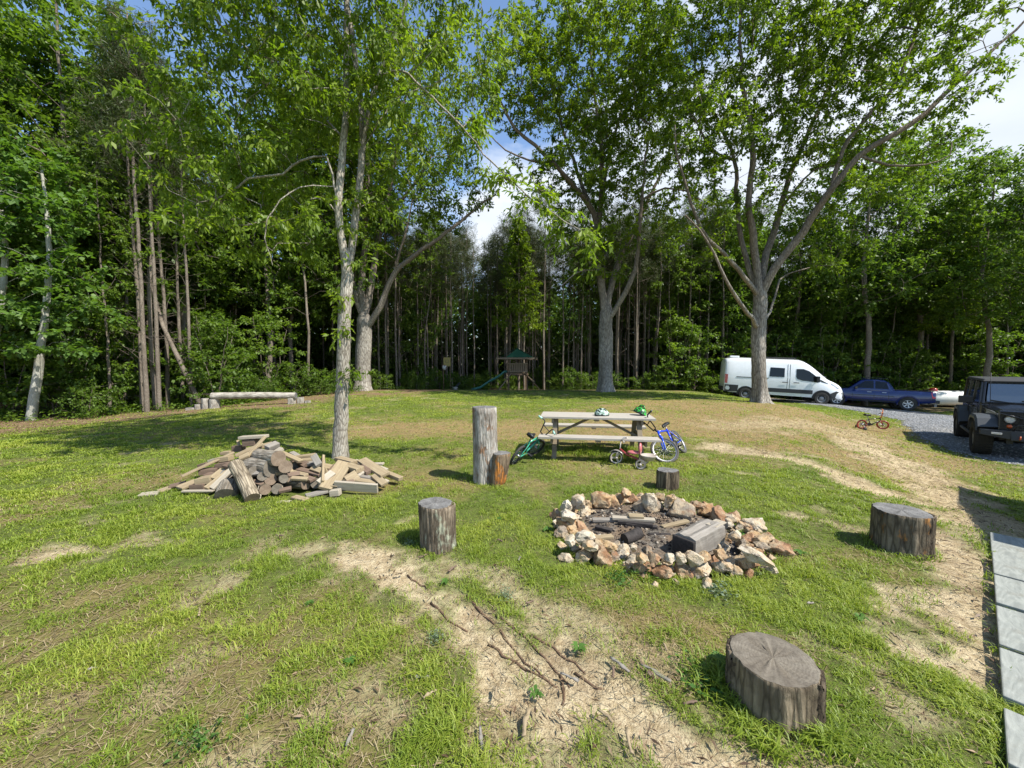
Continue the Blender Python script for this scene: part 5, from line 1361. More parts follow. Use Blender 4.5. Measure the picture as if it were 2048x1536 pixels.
# squared timber
A = fz(1140, 475, .11); B = fz(1325, 372, .12); d = (B - A).normalized()
root = empty('squared_timber', (A + B) / 2, 0, 'thick grey squared timber with blackened front end lying in the fire ring', 'timber')
root.rotation_euler = (0, 0, math.atan2(d.y, d.x)); Lt = (B - A).length + .06
m = MB(); n_ = 12; V = []; rr_ = random.Random(4)
for i in range(n_ + 1):
    f = i / n_; x_ = -Lt / 2 + Lt * f
    for (yy, zz) in ((-.105, -.085), (0, -.088), (.105, -.085), (.11, 0), (.104, .07), (.05, .095), (.0, .078 if .1 < f < .8 else .09), (-.05, .098), (-.106, .08), (-.11, 0)): V.append((x_ + rr_.uniform(-.004, .004), yy * (.94 + .10 * f) + rr_.uniform(-.003, .003), zz * (.95 + .1 * f) + rr_.uniform(-.003, .003)))
m.add(V, [(i * 10 + k, (i + 1) * 10 + k, (i + 1) * 10 + (k + 1) % 10, i * 10 + (k + 1) % 10) for i in range(n_) for k in range(10)] + [tuple(range(9, -1, -1)), tuple(range(n_ * 10, n_ * 10 + 10))]); o = m.build('beam', M_PLANK_GREY, root)
m = MB(); m.box((-Lt / 2 - .012, 0, -.004), (.03, .20, .15)); o = m.build('dark_end', M_CHAR, root, bevel=.012)  # darker cap over the front end of the beam
m = MB(); m.box((Lt / 2 - .02, -.04, .088), (.2, .10, .012)); o = m.build('split_top', M_PLANK_PALE, root, bevel=.003)
FI = [(455, 292, .06, 640, 292, .07, .07, .03, M_PLANK_GREY, 'grey half burnt board at the left back of the fire ring'), (600, 275, .10, 915, 295, .11, .07, .03, M_PLANK_PALE, 'long pale board lying across the back of the fire ring'),
      (720, 262, .13, 830, 268, .13, .09, .03, M_PLANK_TAN, 'short orange tan board on the long pale board in the fire ring'), (965, 345, .07, 1155, 300, .09, .05, .03, M_PLANK_TAN, 'tan stick pointing at the squared timber in the fire ring'), (470, 425, .09, 605, 412, .09, .06, .03, M_PLANK_TAN, 'tan offcut behind the flat ochre stone in the fire ring'),
      (700, 320, .08, 930, 345, .08, .05, .03, M_CHAR, 'burnt black stick behind the charred log in the fire ring'), (640, 305, .09, 900, 330, .10, .04, .03, M_CHAR, 'upper burnt black stick under the long pale board'), (870, 395, .06, 1030, 400, .06, .04, .02, M_CHAR, 'burnt black stick left of the squared timber'), (480, 340, .06, 600, 370, .06, .06, .03, M_CHAR, 'burnt black stick at the left of the fire ring')]
for (x1, y1, z1, x2, y2, z2, w, h, mt, lb) in FI: board(fz(x1, y1, z1), fz(x2, y2, z2), w, h, mt, lb, 'burnt boards and sticks in the fire ring', 0, 'stick' if w < .06 else 'board', 'stick' if w < .06 else 'board')
log('charred_log', fz(690, 435, .07), fz(800, 385, .10), .055, 'round charred log with burnt black end in the middle of the fire ring', M_CHAR, M_CHAR, None, 77)

# ------------------------------------------------------------------ picnic table
TX, TY = 1.60, 7.32; tyaw = -R(9.0)
root = empty('picnic_table', (TX, TY, g(TX, TY) - .01), tyaw, 'weathered grey wooden picnic table with attached benches in the middle of the yard', 'picnic table')
TL2 = 1.03
mb = MB()
for k in range(5): mb.box((0, -.30 + k * .15, .725), (2 * TL2 + random.uniform(-.01, .01), .142, .038))
mb.build('tabletop', M_TABLE, root, bevel=.004)
for s in (-1, 1):
    mb = MB()
    for k in range(2): mb.box((0, s * (.60 + k * .15), .43), (2 * TL2 + random.uniform(-.01, .01), .142, .038))
    mb.build('bench', M_TABLE, root, bevel=.004)
for sx in (-1, 1):
    x = sx * .76
    for s in (-1, 1):
        mb = MB(); mb.bar((x, s * .20, .70), (x, s * .60, .0), .04, .085, (1, 0, 0)); mb.build('leg', M_TABLE_D, root, bevel=.003)
    mb = MB(); mb.box((x + sx * .04, 0, .36), (.04, 1.48, .10)); mb.build('seat_beam', M_TABLE_D, root, bevel=.003)
    mb = MB(); mb.box((x + sx * .04, 0, .66), (.04, .68, .09)); mb.build('top_beam', M_TABLE_D, root, bevel=.003)
    mb = MB(); mb.bar((sx * .10, 0, .685), (x - sx * .0, 0, .36), .04, .09, (0, 1, 0)); mb.build('brace', M_TABLE_D, root, bevel=.003)
for y_, z_ in ((0, .685), (-.67, .395), (.67, .395)):
    mb = MB(); mb.box((0, y_, z_), (.09, .28 if y_ else .66, .036)); mb.build('cleat', M_TABLE_D, root, bevel=.003)
def tpt(x, y, z):
    c, s = math.cos(tyaw), math.sin(tyaw); return Vector((TX + x * c - y * s, TY + x * s + y * c, root_z + z))
root_z = g(TX, TY) - .01
for k in range(26): q_ = tpt(random.uniform(-.95, .95), random.uniform(-.75, .6), 0); TUFTS.append((q_.x, q_.y, 0, .16, 60, .13))
LUSH += [(tpt(-.2, -.1, 0).x, tpt(-.2, -.1, 0).y, .55, 2.4), (tpt(.5, 0, 0).x, tpt(.5, 0, 0).y, .5, 1.8)]

# helmets
def helmet(p, yaw, tilt, mat, label, fin=False):
    root = empty('helmet', p, yaw, label, 'helmet', None); root.rotation_euler = (tilt[0], tilt[1], yaw)
    mb = MB(); vs = []; fs = []; n, q = 24, 8
    for i in range(q + 1):
        th = .5 * math.pi * i / q
        for k in range(n):
            a = 2 * math.pi * k / n; e = 1 + .04 * math.cos(6 * a) * math.sin(th)
            vs.append((.135 * math.sin(th) * math.cos(a) * e, .105 * math.sin(th) * math.sin(a) * e, .005 + .125 * math.cos(th)))
    for i in range(q):
        for k in range(n): k2 = (k + 1) % n; fs.append((i * n + k, (i + 1) * n + k, (i + 1) * n + k2, i * n + k2))
    mb.add(vs, fs, True); mb.build('shell', mat, root)
    blk = simple('helmet_black', (.012, .013, .012), .5, .3)
    mb = MB()
    mb.lathe([(.100, -.004), (.112, -.006), (.116, .012), (.105, .016)], 24, Matrix.Diagonal((1.19, .95, 1, 1)).to_4x4()); mb.build('rim', blk, root)
    for s in (-1, 0, 1):
        for k in range(3):
            mb = MB()
            th = .55 + .3 * k; y = s * .045
            mb.sphere((.128 * math.sin(th - .9 + .25 * k) * 1.0, y, .013 + .118 * math.cos(th - .9 + .25 * k) * (1 - abs(s) * .08)), .014, 8, sc=(1.8, .55, .5)); mb.build('vent', blk, root)
    if fin:
        mb = MB(); mb.tube([(-.07, 0, .11), (-.02, 0, .16), (.05, 0, .15), (.09, 0, .10)], [.006, .02, .018, .005], 8); mb.build('crest', mat, root)
    mb = MB(); mb.tube([(.02, .1, .0), (.04, .12, -.004), (.09, .14, -.006), (.13, .12, -.006)], .005, 5); mb.build('chin_strap', blk, root)
def camo(name, a, b, c_):
    m = Mat(name, .4, .5); v = m.coord('Object'); n = m.vor(v, 45, 'F1', 'Color'); n2 = m.noise(v, 22, 3)
    m.col(m.mix(m.ramp(n, [(.45, 0), (.5, 1)]), m.mix(m.ramp(n2, [(.48, 0), (.52, 1)]), a, b), c_)); return m.m
p = at_z(1205, 831, root_z + .752); helmet((p.x, p.y + .06, p.z), 2.9, (0, 0), camo('helmet_camo', (.02, .03, .02), (.05, .16, .07), (.45, .55, .48)), 'black and white patterned round helmet in the middle of the picnic table')
p = at_z(1281, 830, root_z + .756); helmet((p.x, p.y + .06, p.z + .02), 2.2, (.35, -.25), camo('helmet_green', (.03, .34, .03), (.05, .5, .05), (.015, .03, .02)), 'bright green helmet with crest tipped over near the right end of the table', True)
# cap corners of the ring for grass height near posts
# ------------------------------------------------------------------ bicycles and tricycle
M_TYRE = simple('tyre_rubber', (.045, .043, .04), .85, .2)
M_TYRE_W = simple('tyre_dusty', (.085, .08, .072), .9, .15)
M_CHROME = simple('bare_metal', (.36, .36, .37), .35, .5, .8)
M_BLACK = simple('black_plastic', (.015, .015, .016), .45, .4)
def paint(name, c, rough=.3): 
    m = Mat(name, rough, .5); m.p.inputs['Coat Weight'].default_value = .5; m.p.inputs['Coat Roughness'].default_value = .12
    n = m.noise(m.coord('Object'), 6, 4); m.col(m.mix(n, tuple(k * .88 for k in c), tuple(min(1, k * 1.1) for k in c))); return m.m
def wheel_parts(name, r, tw, rimc, parent, tyre, spokes=20, hub=.02, M=None, disc=False):
    """a wheel in the x-z plane; M places it"""
    w = bpy.data.objects.new(name, None); COL.objects.link(w); w.parent = parent; w.empty_display_size = .1
    if M is not None: w.matrix_local = M
    mb = MB(); prof = [(r - tw * .5 + tw * .5 * math.cos(a), tw * .5 * math.sin(a)) for a in np.linspace(0, 2 * math.pi, 11)]
    mb.lathe(prof, 44, axis='y'); mb.build('tyre', tyre, w)
    mb = MB(); rr = r - tw * 1.0
    mb.lathe([(rr + .012, -.011), (rr - .006, -.013), (rr - .012, 0), (rr - .006, .013), (rr + .012, .011)], 40, axis='y'); mb.build('rim', rimc, w)
    mb = MB(); mb.lathe([(0, -.04), (hub, -.04), (hub, .04), (0, .04)], 10, axis='y')
    if disc:
        for k in range(3):
            a = k * 2.094
            mb.bar((0, 0, 0), (rr * math.cos(a), 0, rr * math.sin(a)), .03, .02, (0, 1, 0))
    else:
        for k in range(spokes):
            a = 2 * math.pi * k / spokes; s = (-1) ** k * .028; mb.tube([(hub * math.cos(a + .5), s, hub * math.sin(a + .5)), (rr * math.cos(a), 0, rr * math.sin(a))], .0013 if spokes > 14 else .006, 4, cap=False)
    mb.build('spokes', M_CHROME if not disc else rimc, w)
    return w
def bicycle(loc, yaw, lean, steer, r, wb, fc, fc2, rimc, tyre, label, bar_h=.30, bar_c=None, grip=None, group=None, train=False, spokes=22, seat_h=None, saddle_c=None, name='bicycle'):
    root = empty(name, loc, 0, label, 'bicycle', group)
    root.rotation_euler = (Matrix.Rotation(yaw, 3, 'Z') @ Matrix.Rotation(lean, 3, 'X')).to_euler()
    fm = paint('frame_paint', fc); fm2 = paint('fork_paint', fc2); bc = bar_c or M_BLACK; gp = grip or M_BLACK; sdl = saddle_c or M_BLACK
    bb = Vector((wb * .42, 0, r * .95)); ht = Vector((wb - r * .62, 0, r * 2.35)); hb = Vector((wb - r * .45, 0, r * 1.85)); st = Vector((wb * .27, 0, r * 2.25)); ra = Vector((0, 0, r)); fa = Vector((wb, 0, r))
    if seat_h is None: seat_h = r * .55
    s = r / .25
    mb = MB(); tr = .017 * s ** .5
    mb.tube([ht, st + Vector((0, 0, -.03))], tr, 9); mb.tube([hb, bb], tr * 1.15, 9); mb.tube([bb, st], tr, 9); mb.tube([ht + (ht - hb) * .1, hb - (ht - hb) * .1], tr * 1.3, 10)
    for y in (-.045, .045):
        mb.tube([bb + Vector((0, y * .6, 0)), ra + Vector((0, y, 0))], tr * .62, 7); mb.tube([st + Vector((0, y * .5, -.04)), ra + Vector((0, y, 0))], tr * .55, 7)
    mb.build('frame', fm, root)
    wheel_parts('rear_wheel', r, .048 * s ** .5, rimc, root, tyre, spokes, M=Matrix.Translation(ra))
    ax = (ht - hb).normalized(); S = Matrix.Translation(hb) @ Matrix.Rotation(steer, 4, ax) @ Matrix.Translation(-hb)
    st_root = bpy.data.objects.new('fork', None)
    mb = MB()
    for y in (-.05, .05): mb.tube([S @ (hb + Vector((0, y * .55, -.01))), S @ (hb.lerp(fa, .3) + Vector((0, y, 0))), S @ (fa + Vector((0, y, 0)))], tr * .8, 8)
    mb.tube([S @ (hb + Vector((0, -.055, -.01))), S @ (hb + Vector((0, .055, -.01)))], tr, 8)
    mb.build('fork', fm2, root)
    wheel_parts('front_wheel', r, .048 * s ** .5, rimc, root, tyre, spokes, M=S @ Matrix.Translation(fa))
    k = s ** .6; top = ht + ax * .05 * s; h = bar_h
    mb = MB(); mb.tube([S @ ht, S @ (top + Vector((.035, 0, .02)))], tr * 1.2, 8)
    L_ = lambda x, y, z: S @ (top + Vector((x + .035, y, z + .02)))
    half = .27 * k
    mb.tube([L_(0, 0, 0), L_(0, -.06, 0), L_(.0, -.12 * k, h * .9), L_(-.01, -.16 * k, h), L_(-.06, -half, h * .97)], .0115, 8)
    mb.tube([L_(0, 0, 0), L_(0, .06, 0), L_(.0, .12 * k, h * .9), L_(-.01, .16 * k, h), L_(-.06, half, h * .97)], .0115, 8)
    mb.tube([L_(0, -.105 * k, h * .62), L_(0, .105 * k, h * .62)], .009, 7)
    hbar = mb.build('handlebar', bc, root)
    for sg in (-1, 1):
        mb = MB(); mb.tube([L_(-.035, sg * half * .72, h * .98), L_(-.065, sg * (half + .01), h * .965)], .017, 9); mb.build('grip', gp, hbar)
        mb = MB(); mb.tube([L_(.0, sg * half * .66, h * .96), L_(.03, sg * half * .7, h * .9), L_(.02, sg * half * .98, h * .86)], .005, 5); mb.build('brake_lever', M_BLACK, hbar)
    mb = MB(); sd_ = st + (st - bb).normalized() * seat_h; mb.tube([st, sd_], tr * .75, 8); mb.build('seat_post', M_CHROME, root)
    mb = MB(); vs = []; fs = []
    prof = [(-.11, .075, .02), (-.09, .085, .03), (-.04, .075, .022), (.02, .04, .012), (.08, .024, .012), (.125, .018, .006), (.135, .008, 0)]
    for (x, w_, z_) in prof:
        for (fy, fz_) in ((-1, -.02), (-.85, .018), (0, .028), (.85, .018), (1, -.02), (0, -.03)): vs.append(sd_ + Vector((x * k, fy * w_ * k, z_ + fz_ + .02)))
    for i in range(len(prof) - 1):
        for j in range(6): j2 = (j + 1) % 6; fs.append((i * 6 + j, i * 6 + j2, (i + 1) * 6 + j2, (i + 1) * 6 + j))
    fs += [tuple(range(5, -1, -1)), tuple(range(len(vs) - 6, len(vs)))]
    mb.add(vs, fs, True); mb.build('saddle', sdl, root)
    mb = MB(); mb.lathe([(0, .05), (r * .38, .05), (r * .38, .056), (0, .056)], 22, Matrix.Translation(bb), axis='y')
    cr = mb.build('crankset', M_BLACK, root)
    for sg in (-1, 1):
        a = Vector((.11 * k * .8 * sg, 0, -.11 * k * .45 * sg)); mb = MB()
        mb.bar(bb + Vector((0, sg * .065, 0)), bb + a + Vector((0, sg * .075, 0)), .012, .02); mb.build('crank_arm', M_CHROME, cr)
        mb = MB(); mb.box(bb + a + Vector((0, sg * .12, 0)), (.08 * k, .08, .022)); mb.build('pedal', M_BLACK, cr, bevel=.003)
    mb = MB()
    for z_ in (-1, 1): mb.tube([bb + Vector((0, .053, z_ * r * .34)), ra + Vector((0, .053, z_ * r * .14))], .0045, 5)
    mb.build('chain', M_CHROME, root)
    if train:
        for sg in (-1, 1):
            mb = MB(); mb.tube([ra, ra + Vector((0, sg * .13, -.04)), ra + Vector((-.01, sg * .15, -.09))], .006, 6); tw_ = mb.build('training_wheel', M_CHROME, root)
            mb = MB(); mb.lathe([(0, -.015), (.05, -.015), (.055, 0), (.05, .015), (0, .015)], 16, Matrix.Translation(ra + Vector((-.01, sg * .17, -r + .05))), axis='y'); mb.build('small_wheel', M_TYRE_W, tw_)
    return root
# blue bicycle against the right end of the table
fa_ = at(1347, 912, 6.62); hx, hy = -.60, -.80
wbl = .90; bx_, by_ = fa_.x - hx * wbl, fa_.y - hy * wbl
bicycle((bx_, by_, g(bx_, by_) - .01), math.atan2(hy, hx), R(33), R(-46), .245, wbl, (.008, .05, .55), (.01, .07, .65), M_CHROME, M_TYRE_W, 'blue bicycle with turned front wheel leaning on the right end of the picnic table bench', bar_h=.26, spokes=26, seat_h=.05)
# green bicycle against the left end
ra_ = at(1025, 903, 6.45); hx, hy = .46, .88; n_ = math.hypot(hx, hy); hx /= n_; hy /= n_
bicycle((ra_.x, ra_.y, g(ra_.x, ra_.y) - .01), math.atan2(hy, hx), R(30), R(-20), .20, .74, (.04, .30, .19), (.05, .40, .22), M_BLACK, M_TYRE, 'green bicycle leaning right against the left end of the picnic table', bar_h=.22, bar_c=M_BLACK, grip=paint('grip_green', (.35, .62, .50)), spokes=18)
# little orange and black bicycle
ra_ = at(1722, 866, 12.2)
bicycle((ra_.x, ra_.y, g(ra_.x, ra_.y)), R(-6), R(6), R(-40), .155, .60, (.018, .014, .014), (.35, .05, .03), paint('rim_red', (.55, .08, .05)), paint('tyre_red', (.30, .05, .035)), 'small black and orange bicycle with training wheels parked on the dry grass by the drive', bar_h=.20, bar_c=paint('bar_orange', (.62, .17, .03)), train=True, spokes=12)
# pink tricycle
tp = at(1284, 925, 6.25); M_PINK = paint('trike_pink', (.48, .14, .14)); M_CREAM = paint('trike_cream', (.42, .37, .31)); M_RED = paint('trike_red', (.28, .03, .03))
tr_ = empty('tricycle', (tp.x, tp.y, g(tp.x, tp.y)), math.atan2(.45, -.9), 'faded pink and cream tricycle with rear basket beside the right end of the picnic table', 'tricycle')
for sg in (-1, 1): wheel_parts('rear_wheel', .085, .022, M_CREAM, tr_, M_TYRE_W, disc=True, M=Matrix.Translation((0, sg * .17, .085)))
S = Matrix.Rotation(R(25), 4, 'Z')
wheel_parts('front_wheel', .115, .026, M_CREAM, tr_, M_TYRE, disc=True, M=Matrix.Translation((.42, 0, .115)) @ S)
mb = MB(); mb.tube([(0, -.17, .085), (0, .17, .085)], .009, 8); mb.tube([(0, 0, .085), (.10, 0, .14), (.25, 0, .19), (.36, 0, .27)], .018, 9); mb.build('frame', M_RED, tr_)
mb = MB(); mb.tube([(.42, -.03, .115), (.40, -.03, .20), (.36, 0, .25), (.345, 0, .40)], .010, 8); mb.tube([(.42, .03, .115), (.40, .03, .20), (.36, 0, .25)], .010, 8); mb.build('fork', M_CREAM, tr_)
mb = MB(); mb.tube([(.27, -.17, .43), (.31, -.10, .45), (.345, 0, .40), (.31, .10, .45), (.27, .17, .43)], .009, 8); hb_ = mb.build('handlebar', M_CHROME, tr_)
for sg in (-1, 1): mb = MB(); mb.tube([(.285, sg * .14, .437), (.255, sg * .20, .425)], .015, 8); mb.build('grip', M_CREAM, hb_)
mb = MB(); mb.sphere((.13, 0, .235), .10, 14, sc=(1.15, .95, .30)); mb.sphere((.03, 0, .31), .10, 14, sc=(.28, .85, .95)); mb.build('seat', M_PINK, tr_)
mb = MB(); mb.lathe([(.055, .12), (.09, .13), (.125, .20), (.135, .215), (.12, .215), (.085, .145), (0, .14)], 24, Matrix.Translation((-.10, 0, 0))); mb.build('basket', M_CREAM, tr_)
mb = MB(); vs = [(.42 + .135 * math.cos(a), y, .115 + .135 * math.sin(a)) for a in np.linspace(.5, 2.6, 9) for y in (-.035, .035)]
mb.add(vs, [(2 * i, 2 * i + 1, 2 * i + 3, 2 * i + 2) for i in range(8)], True); o = mb.build('mudguard', M_CREAM, tr_); sm_ = o.modifiers.new('thick', 'SOLIDIFY'); sm_.thickness = .004

# ------------------------------------------------------------------ vehicles
M_WHITE = paint('van_white', (.72, .74, .76), .25); M_BLUE = paint('truck_blue', (.006, .018, .11), .22); M_JET = paint('jet_black', (.006, .006, .007), .25)
M_CLAD = simple('grey_cladding', (.035, .037, .04), .55, .35); M_FLARE = simple('flare_plastic', (.05, .055, .06), .5, .4)
mg_ = Mat('vehicle_glass', .06, .35); mg_.col((.006, .007, .008)); M_GLASS = mg_.m
mw_ = Mat('windscreen_glass', .05, 1.0); mw_.col((.05, .06, .065)); mw_.p.inputs['Coat Weight'].default_value = 1.0; mw_.p.inputs['Coat IOR'].default_value = 2.0; M_SCREEN = mw_.m
M_LAMP = paint('lamp_clear', (.55, .56, .57), .12); M_TAIL = paint('tail_red', (.45, .012, .012), .2); M_AMBER = paint('amber', (.55, .10, .02), .25)
M_ALU = simple('alloy', (.50, .51, .53), .35, .5, .7); M_STEEL = simple('steel_wheel', (.22, .225, .23), .5, .4, .6); M_TREAD = simple('tyre_tread', (.032, .03, .027), .9, .15, bump=.4)
class Body:
    """a vehicle body lofted from side view curves; also answers where its skin is, for windows and trim"""
    FR = np.array([0, 0, .10, .45, .56, .86, .955, 1.0, 1.012]); 
    def __init__(s, xs, top, bot, hw, wf):
        s.top = lambda x: np.interp(x, *top); s.bot = lambda x: np.interp(x, *bot); s.hw = lambda x: np.interp(x, *hw); s.xs = xs; s.wf = wf
    def sec(s, x):
        zt, zb, w = s.top(x), s.bot(x), s.hw(x)
        fr, wf = s.wf(x) if callable(s.wf) else s.wf
        return [(w * a, zb + (zt - zb) * f) for f, a in zip(fr, wf)]
    def y(s, x, z):
        sc = s.sec(x); pts = sc[1:-1]
        return float(np.interp(z, [p[1] for p in pts], [p[0] for p in pts]))
    def mesh(s):
        mb = MB(); vs = []; n = None
        for x in s.xs:
            sc = s.sec(x); ring = [(x, -a, b) for a, b in sc[::-1]] + [(x, a, b) for a, b in sc[1:-1]]; n = len(ring); vs += ring
        fs = []
        for i in range(len(s.xs) - 1):
            for k in range(n): k2 = (k + 1) % n; fs.append((i * n + k, (i + 1) * n + k, (i + 1) * n + k2, i * n + k2))
        fs += [tuple(range(n)), tuple(range((len(s.xs) - 1) * n, len(s.xs) * n))[::-1]]
        mb.add(vs, fs, True); return mb
    def panel(s, poly, side, off=.008, name='window', mat=None, parent=None, dx=.25):
        """a skin hugging panel from a side view outline"""
        out = []
        for (a, b) in zip(poly, poly[1:] + poly[:1]):
            m = max(1, int(math.dist(a, b) / dx)); out += [(a[0] + (b[0] - a[0]) * t / m, a[1] + (b[1] - a[1]) * t / m) for t in range(m)]
        bm = bmesh.new(); vs = [bm.verts.new((x, side * (s.y(x, z) + off), z)) for x, z in out]
        f = bm.faces.new(vs); bmesh.ops.triangulate(bm, faces=[f]); 
        for v in bm.verts: pass
        me = bpy.data.meshes.new(name); bm.to_mesh(me); bm.free(); me.materials.append(mat)
        o = bpy.data.objects.new(name, me); COL.objects.link(o); o.parent = parent
        md_ = o.modifiers.new('thick', 'SOLIDIFY'); md_.thickness = .012; md_.offset = 0; return o
def autosmooth(o, a=30):
    try: o.data.set_sharp_from_angle(angle=R(a))
    except Exception: pass
    return o
def car_wheel(parent, x, y, r, w, style, side):
    wh = bpy.data.objects.new('wheel', None); COL.objects.link(wh); wh.parent = parent; wh.location = (x, y, r); wh.empty_display_size = .2
    mb = MB(); h = w / 2; ri = r * (.60 if style != 'mud' else .56)
    mb.lathe([(ri, -h * .8), (ri + .02, -h), (r * .93, -h), (r, -h * .75), (r, h * .75), (r * .93, h), (ri + .02, h), (ri, h * .8)], 40, axis='y')
    if style == 'mud':
        for k in range(36):
            a = 2 * math.pi * k / 36
            for yy in (-h * .72, -h * .25, h * .25, h * .72):
                aa = a + (.06 if yy > 0 else 0); M_ = Matrix.Rotation(-aa, 4, 'Y'); mb.box((r + .004, yy, 0), (.022, h * .40, .045), M_)
    autosmooth(mb.build('tyre', M_TREAD if style == 'mud' else M_TYRE, wh), 35)
    mb = MB(); yo = side * h * .75
    if style == 'steel':
        mb.lathe([(ri, yo + side * .0), (ri - .02, yo), (ri - .035, yo - side * .05), (ri * .62, yo - side * .03), (ri * .5, yo + side * .005), (ri * .2, yo + side * .01), (0, yo + side * .01)], 28, axis='y'); mt = M_STEEL
        for k in range(10):
            a = k * .628
    else:
        mb.lathe([(ri, yo), (ri - .018, yo + side * .004), (ri - .03, yo - side * .06), (ri - .035, yo - side * .07)], 30, axis='y')
        nsp = 6 if style == 'alloy' else 5
        for k in range(nsp):
            a = 2 * math.pi * k / nsp + .3; mb.bar((0, yo - side * .015, 0), ((ri - .02) * math.cos(a), yo - side * .01, (ri - .02) * math.sin(a)), .055 if style == 'alloy' else .06, .03, (0, 1, 0))
        mb.lathe([(.06, yo - side * .03), (.06, yo + side * .012), (0, yo + side * .014)], 16, axis='y'); mt = M_ALU if style == 'alloy' else M_STEEL
    mb.build('rim', mt, wh)
    mb = MB(); mb.lathe([(ri - .01, yo - side * .08), (0, yo - side * .08)], 24, axis='y'); mb.build('brake_disc', M_CLAD, wh)
    return wh
def arch(body, x, r, z0, side, root, mat, lip=.05, off=.012, dark=.006):
    pts = [(x + r * math.cos(a), z0 + r * math.sin(a)) for a in np.linspace(-.12, math.pi + .12, 18)]
    body.panel(pts, side, off, 'wheel_arch', mat, root, 9)
    pts = [(x + (r - lip) * math.cos(a), z0 + (r - lip) * math.sin(a)) for a in np.linspace(-.12, math.pi + .12, 18)]
    body.panel(pts, side, off + dark, 'wheel_well', M_BLACK, root, 9)

# white van: rear bumper at x = 0, nose at x = 5.95
pr = at(1446, 800, 23.3); pf = at(1686, 800, 21.25); dv = Vector((pf.x - pr.x, pf.y - pr.y, 0)).normalized(); nl = Vector((-dv.y, dv.x, 0))  # nl: away from camera
c0 = Vector((pr.x, pr.y, 0)) + nl * .98
def ground_frame(c0, dv, x1, x2, w):
    """root matrix of a vehicle resting on its four wheels' ground"""
    nl = Vector((-dv.y, dv.x, 0)); P = lambda x, y: Vector((c0.x + dv.x * x + nl.x * y, c0.y + dv.y * x + nl.y * y, 0))
    q = [P(x1, 0), P(x2, 0), P((x1 + x2) / 2, -w), P((x1 + x2) / 2, w)]
    for v in q: v.z = g(v.x, v.y)
    ax = (q[1] - q[0]).normalized() * (1 if x2 > x1 else -1); ay = (q[3] - q[2]).normalized(); az = ax.cross(ay).normalized(); ay = az.cross(ax)
    o = q[0] - ax * x1
    M_ = Matrix((ax, ay, az)).transposed().to_4x4(); M_.translation = o; return M_
def set_root(root, M_): root.matrix_world = M_; root.location = M_.translation; root.rotation_euler = M_.to_euler()
van = empty('white_van', (0, 0, 0), 0, 'long white cargo van with grey lower trim parked behind the rightmost big shade tree', 'van')
set_root(van, ground_frame(c0, dv, 1.15, 4.9, .85))
vanb = Body(np.array([0, .03, .10, .25, .5, 1, 1.5, 2, 2.5, 3, 3.5, 3.8, 4.0, 4.2, 4.4, 4.6, 4.8, 5.0, 5.15, 5.3, 5.5, 5.7, 5.82, 5.9, 5.95]),
    ([0, .03, .12, .3, 1, 3.5, 3.8, 4.05, 4.3, 4.6, 5.05, 5.2, 5.5, 5.75, 5.9, 5.95], [2.28, 2.38, 2.46, 2.50, 2.52, 2.52, 2.50, 2.42, 2.25, 1.98, 1.55, 1.44, 1.30, 1.15, .95, .80]),
    ([0, .3, 5.2, 5.95], [.48, .42, .36, .34]), ([0, .05, .2, 5.2, 5.6, 5.85, 5.95], [.92, .96, .985, .985, .95, .84, .72]),
    (np.array([0, 0, .10, .34, .50, .86, .955, .99, 1.0]), np.array([0, .96, .99, 1.0, .99, .91, .80, .5, 0])))
autosmooth(vanb.mesh().build('body', M_WHITE, van), 40)
for sd_ in (-1, 1):
    vanb.panel([(3.05, 1.45), (3.05, 1.97), (2.35, 1.99), (2.30, 1.45)], sd_, .008, 'side_window', M_GLASS, van)
    vanb.panel([(3.95, 1.30), (3.68, 1.38), (3.62, 1.50), (3.62, 1.95), (3.95, 1.96), (4.22, 1.86), (4.55, 1.60), (4.80, 1.33), (4.72, 1.24)], sd_, .008, 'front_window', M_GLASS, van)
    vanb.panel([(4.86, 1.27), (4.76, 1.36), (4.80, 1.40), (5.18, 1.19)], sd_, .008, 'corner_trim', M_BLACK, van)
    vanb.panel([(1.55, .56), (1.55, .80), (4.45, .78), (4.45, .56)], sd_, .014, 'side_trim', M_CLAD, van)
    vanb.panel([(.03, .44), (.03, .86), (.75, .86), (.72, .46)], sd_, .014, 'rear_trim', M_CLAD, van)
    vanb.panel([(5.22, .36), (5.25, .62), (5.55, .80), (5.86, .72), (5.92, .45), (5.80, .36)], sd_, .014, 'bumper_side', M_CLAD, van)
    vanb.panel([(.02, .95), (.02, 1.48), (.17, 1.48), (.15, .95)], sd_, .012, 'tail_light', M_TAIL, van)
    vanb.panel([(5.35, 1.16), (5.30, 1.24), (5.50, 1.19), (5.80, 1.02), (5.82, .88), (5.62, .98)], sd_, .012, 'headlight', M_LAMP, van)
    vanb.panel([(.62, 1.33), (.62, 1.37), (2.28, 1.37), (2.28, 1.33)], sd_, .01, 'slide_rail', M_CLAD, van)
    for x in (2.28 + .8 + .12, 3.32): vanb.panel([(x, .75), (x, 2.2), (x + .012, 2.2), (x + .012, .75)], sd_, .004, 'door_seam', M_CLAD, van)
    for x in (2.95, 3.50): vanb.panel([(x, 1.14), (x, 1.18), (x + .28, 1.18), (x + .28, 1.14)], sd_, .03, 'door_handle', M_BLACK, van)
    arch(vanb, 1.15, .46, .36, sd_, van, M_CLAD); arch(vanb, 4.9, .46, .36, sd_, van, M_CLAD)
    car_wheel(van, 1.15, sd_ * .90, .345, .22, 'steel', sd_); car_wheel(van, 4.9, sd_ * .90, .345, .22, 'steel', sd_)
    mb = MB(); mb.box((4.62, sd_ * 1.10, 1.42), (.16, .14, .34)); mb.box((4.60, sd_ * .99, 1.30), (.06, .10, .06)); mb.build('mirror', M_BLACK, van, bevel=.02)
mb = MB(); vs = []
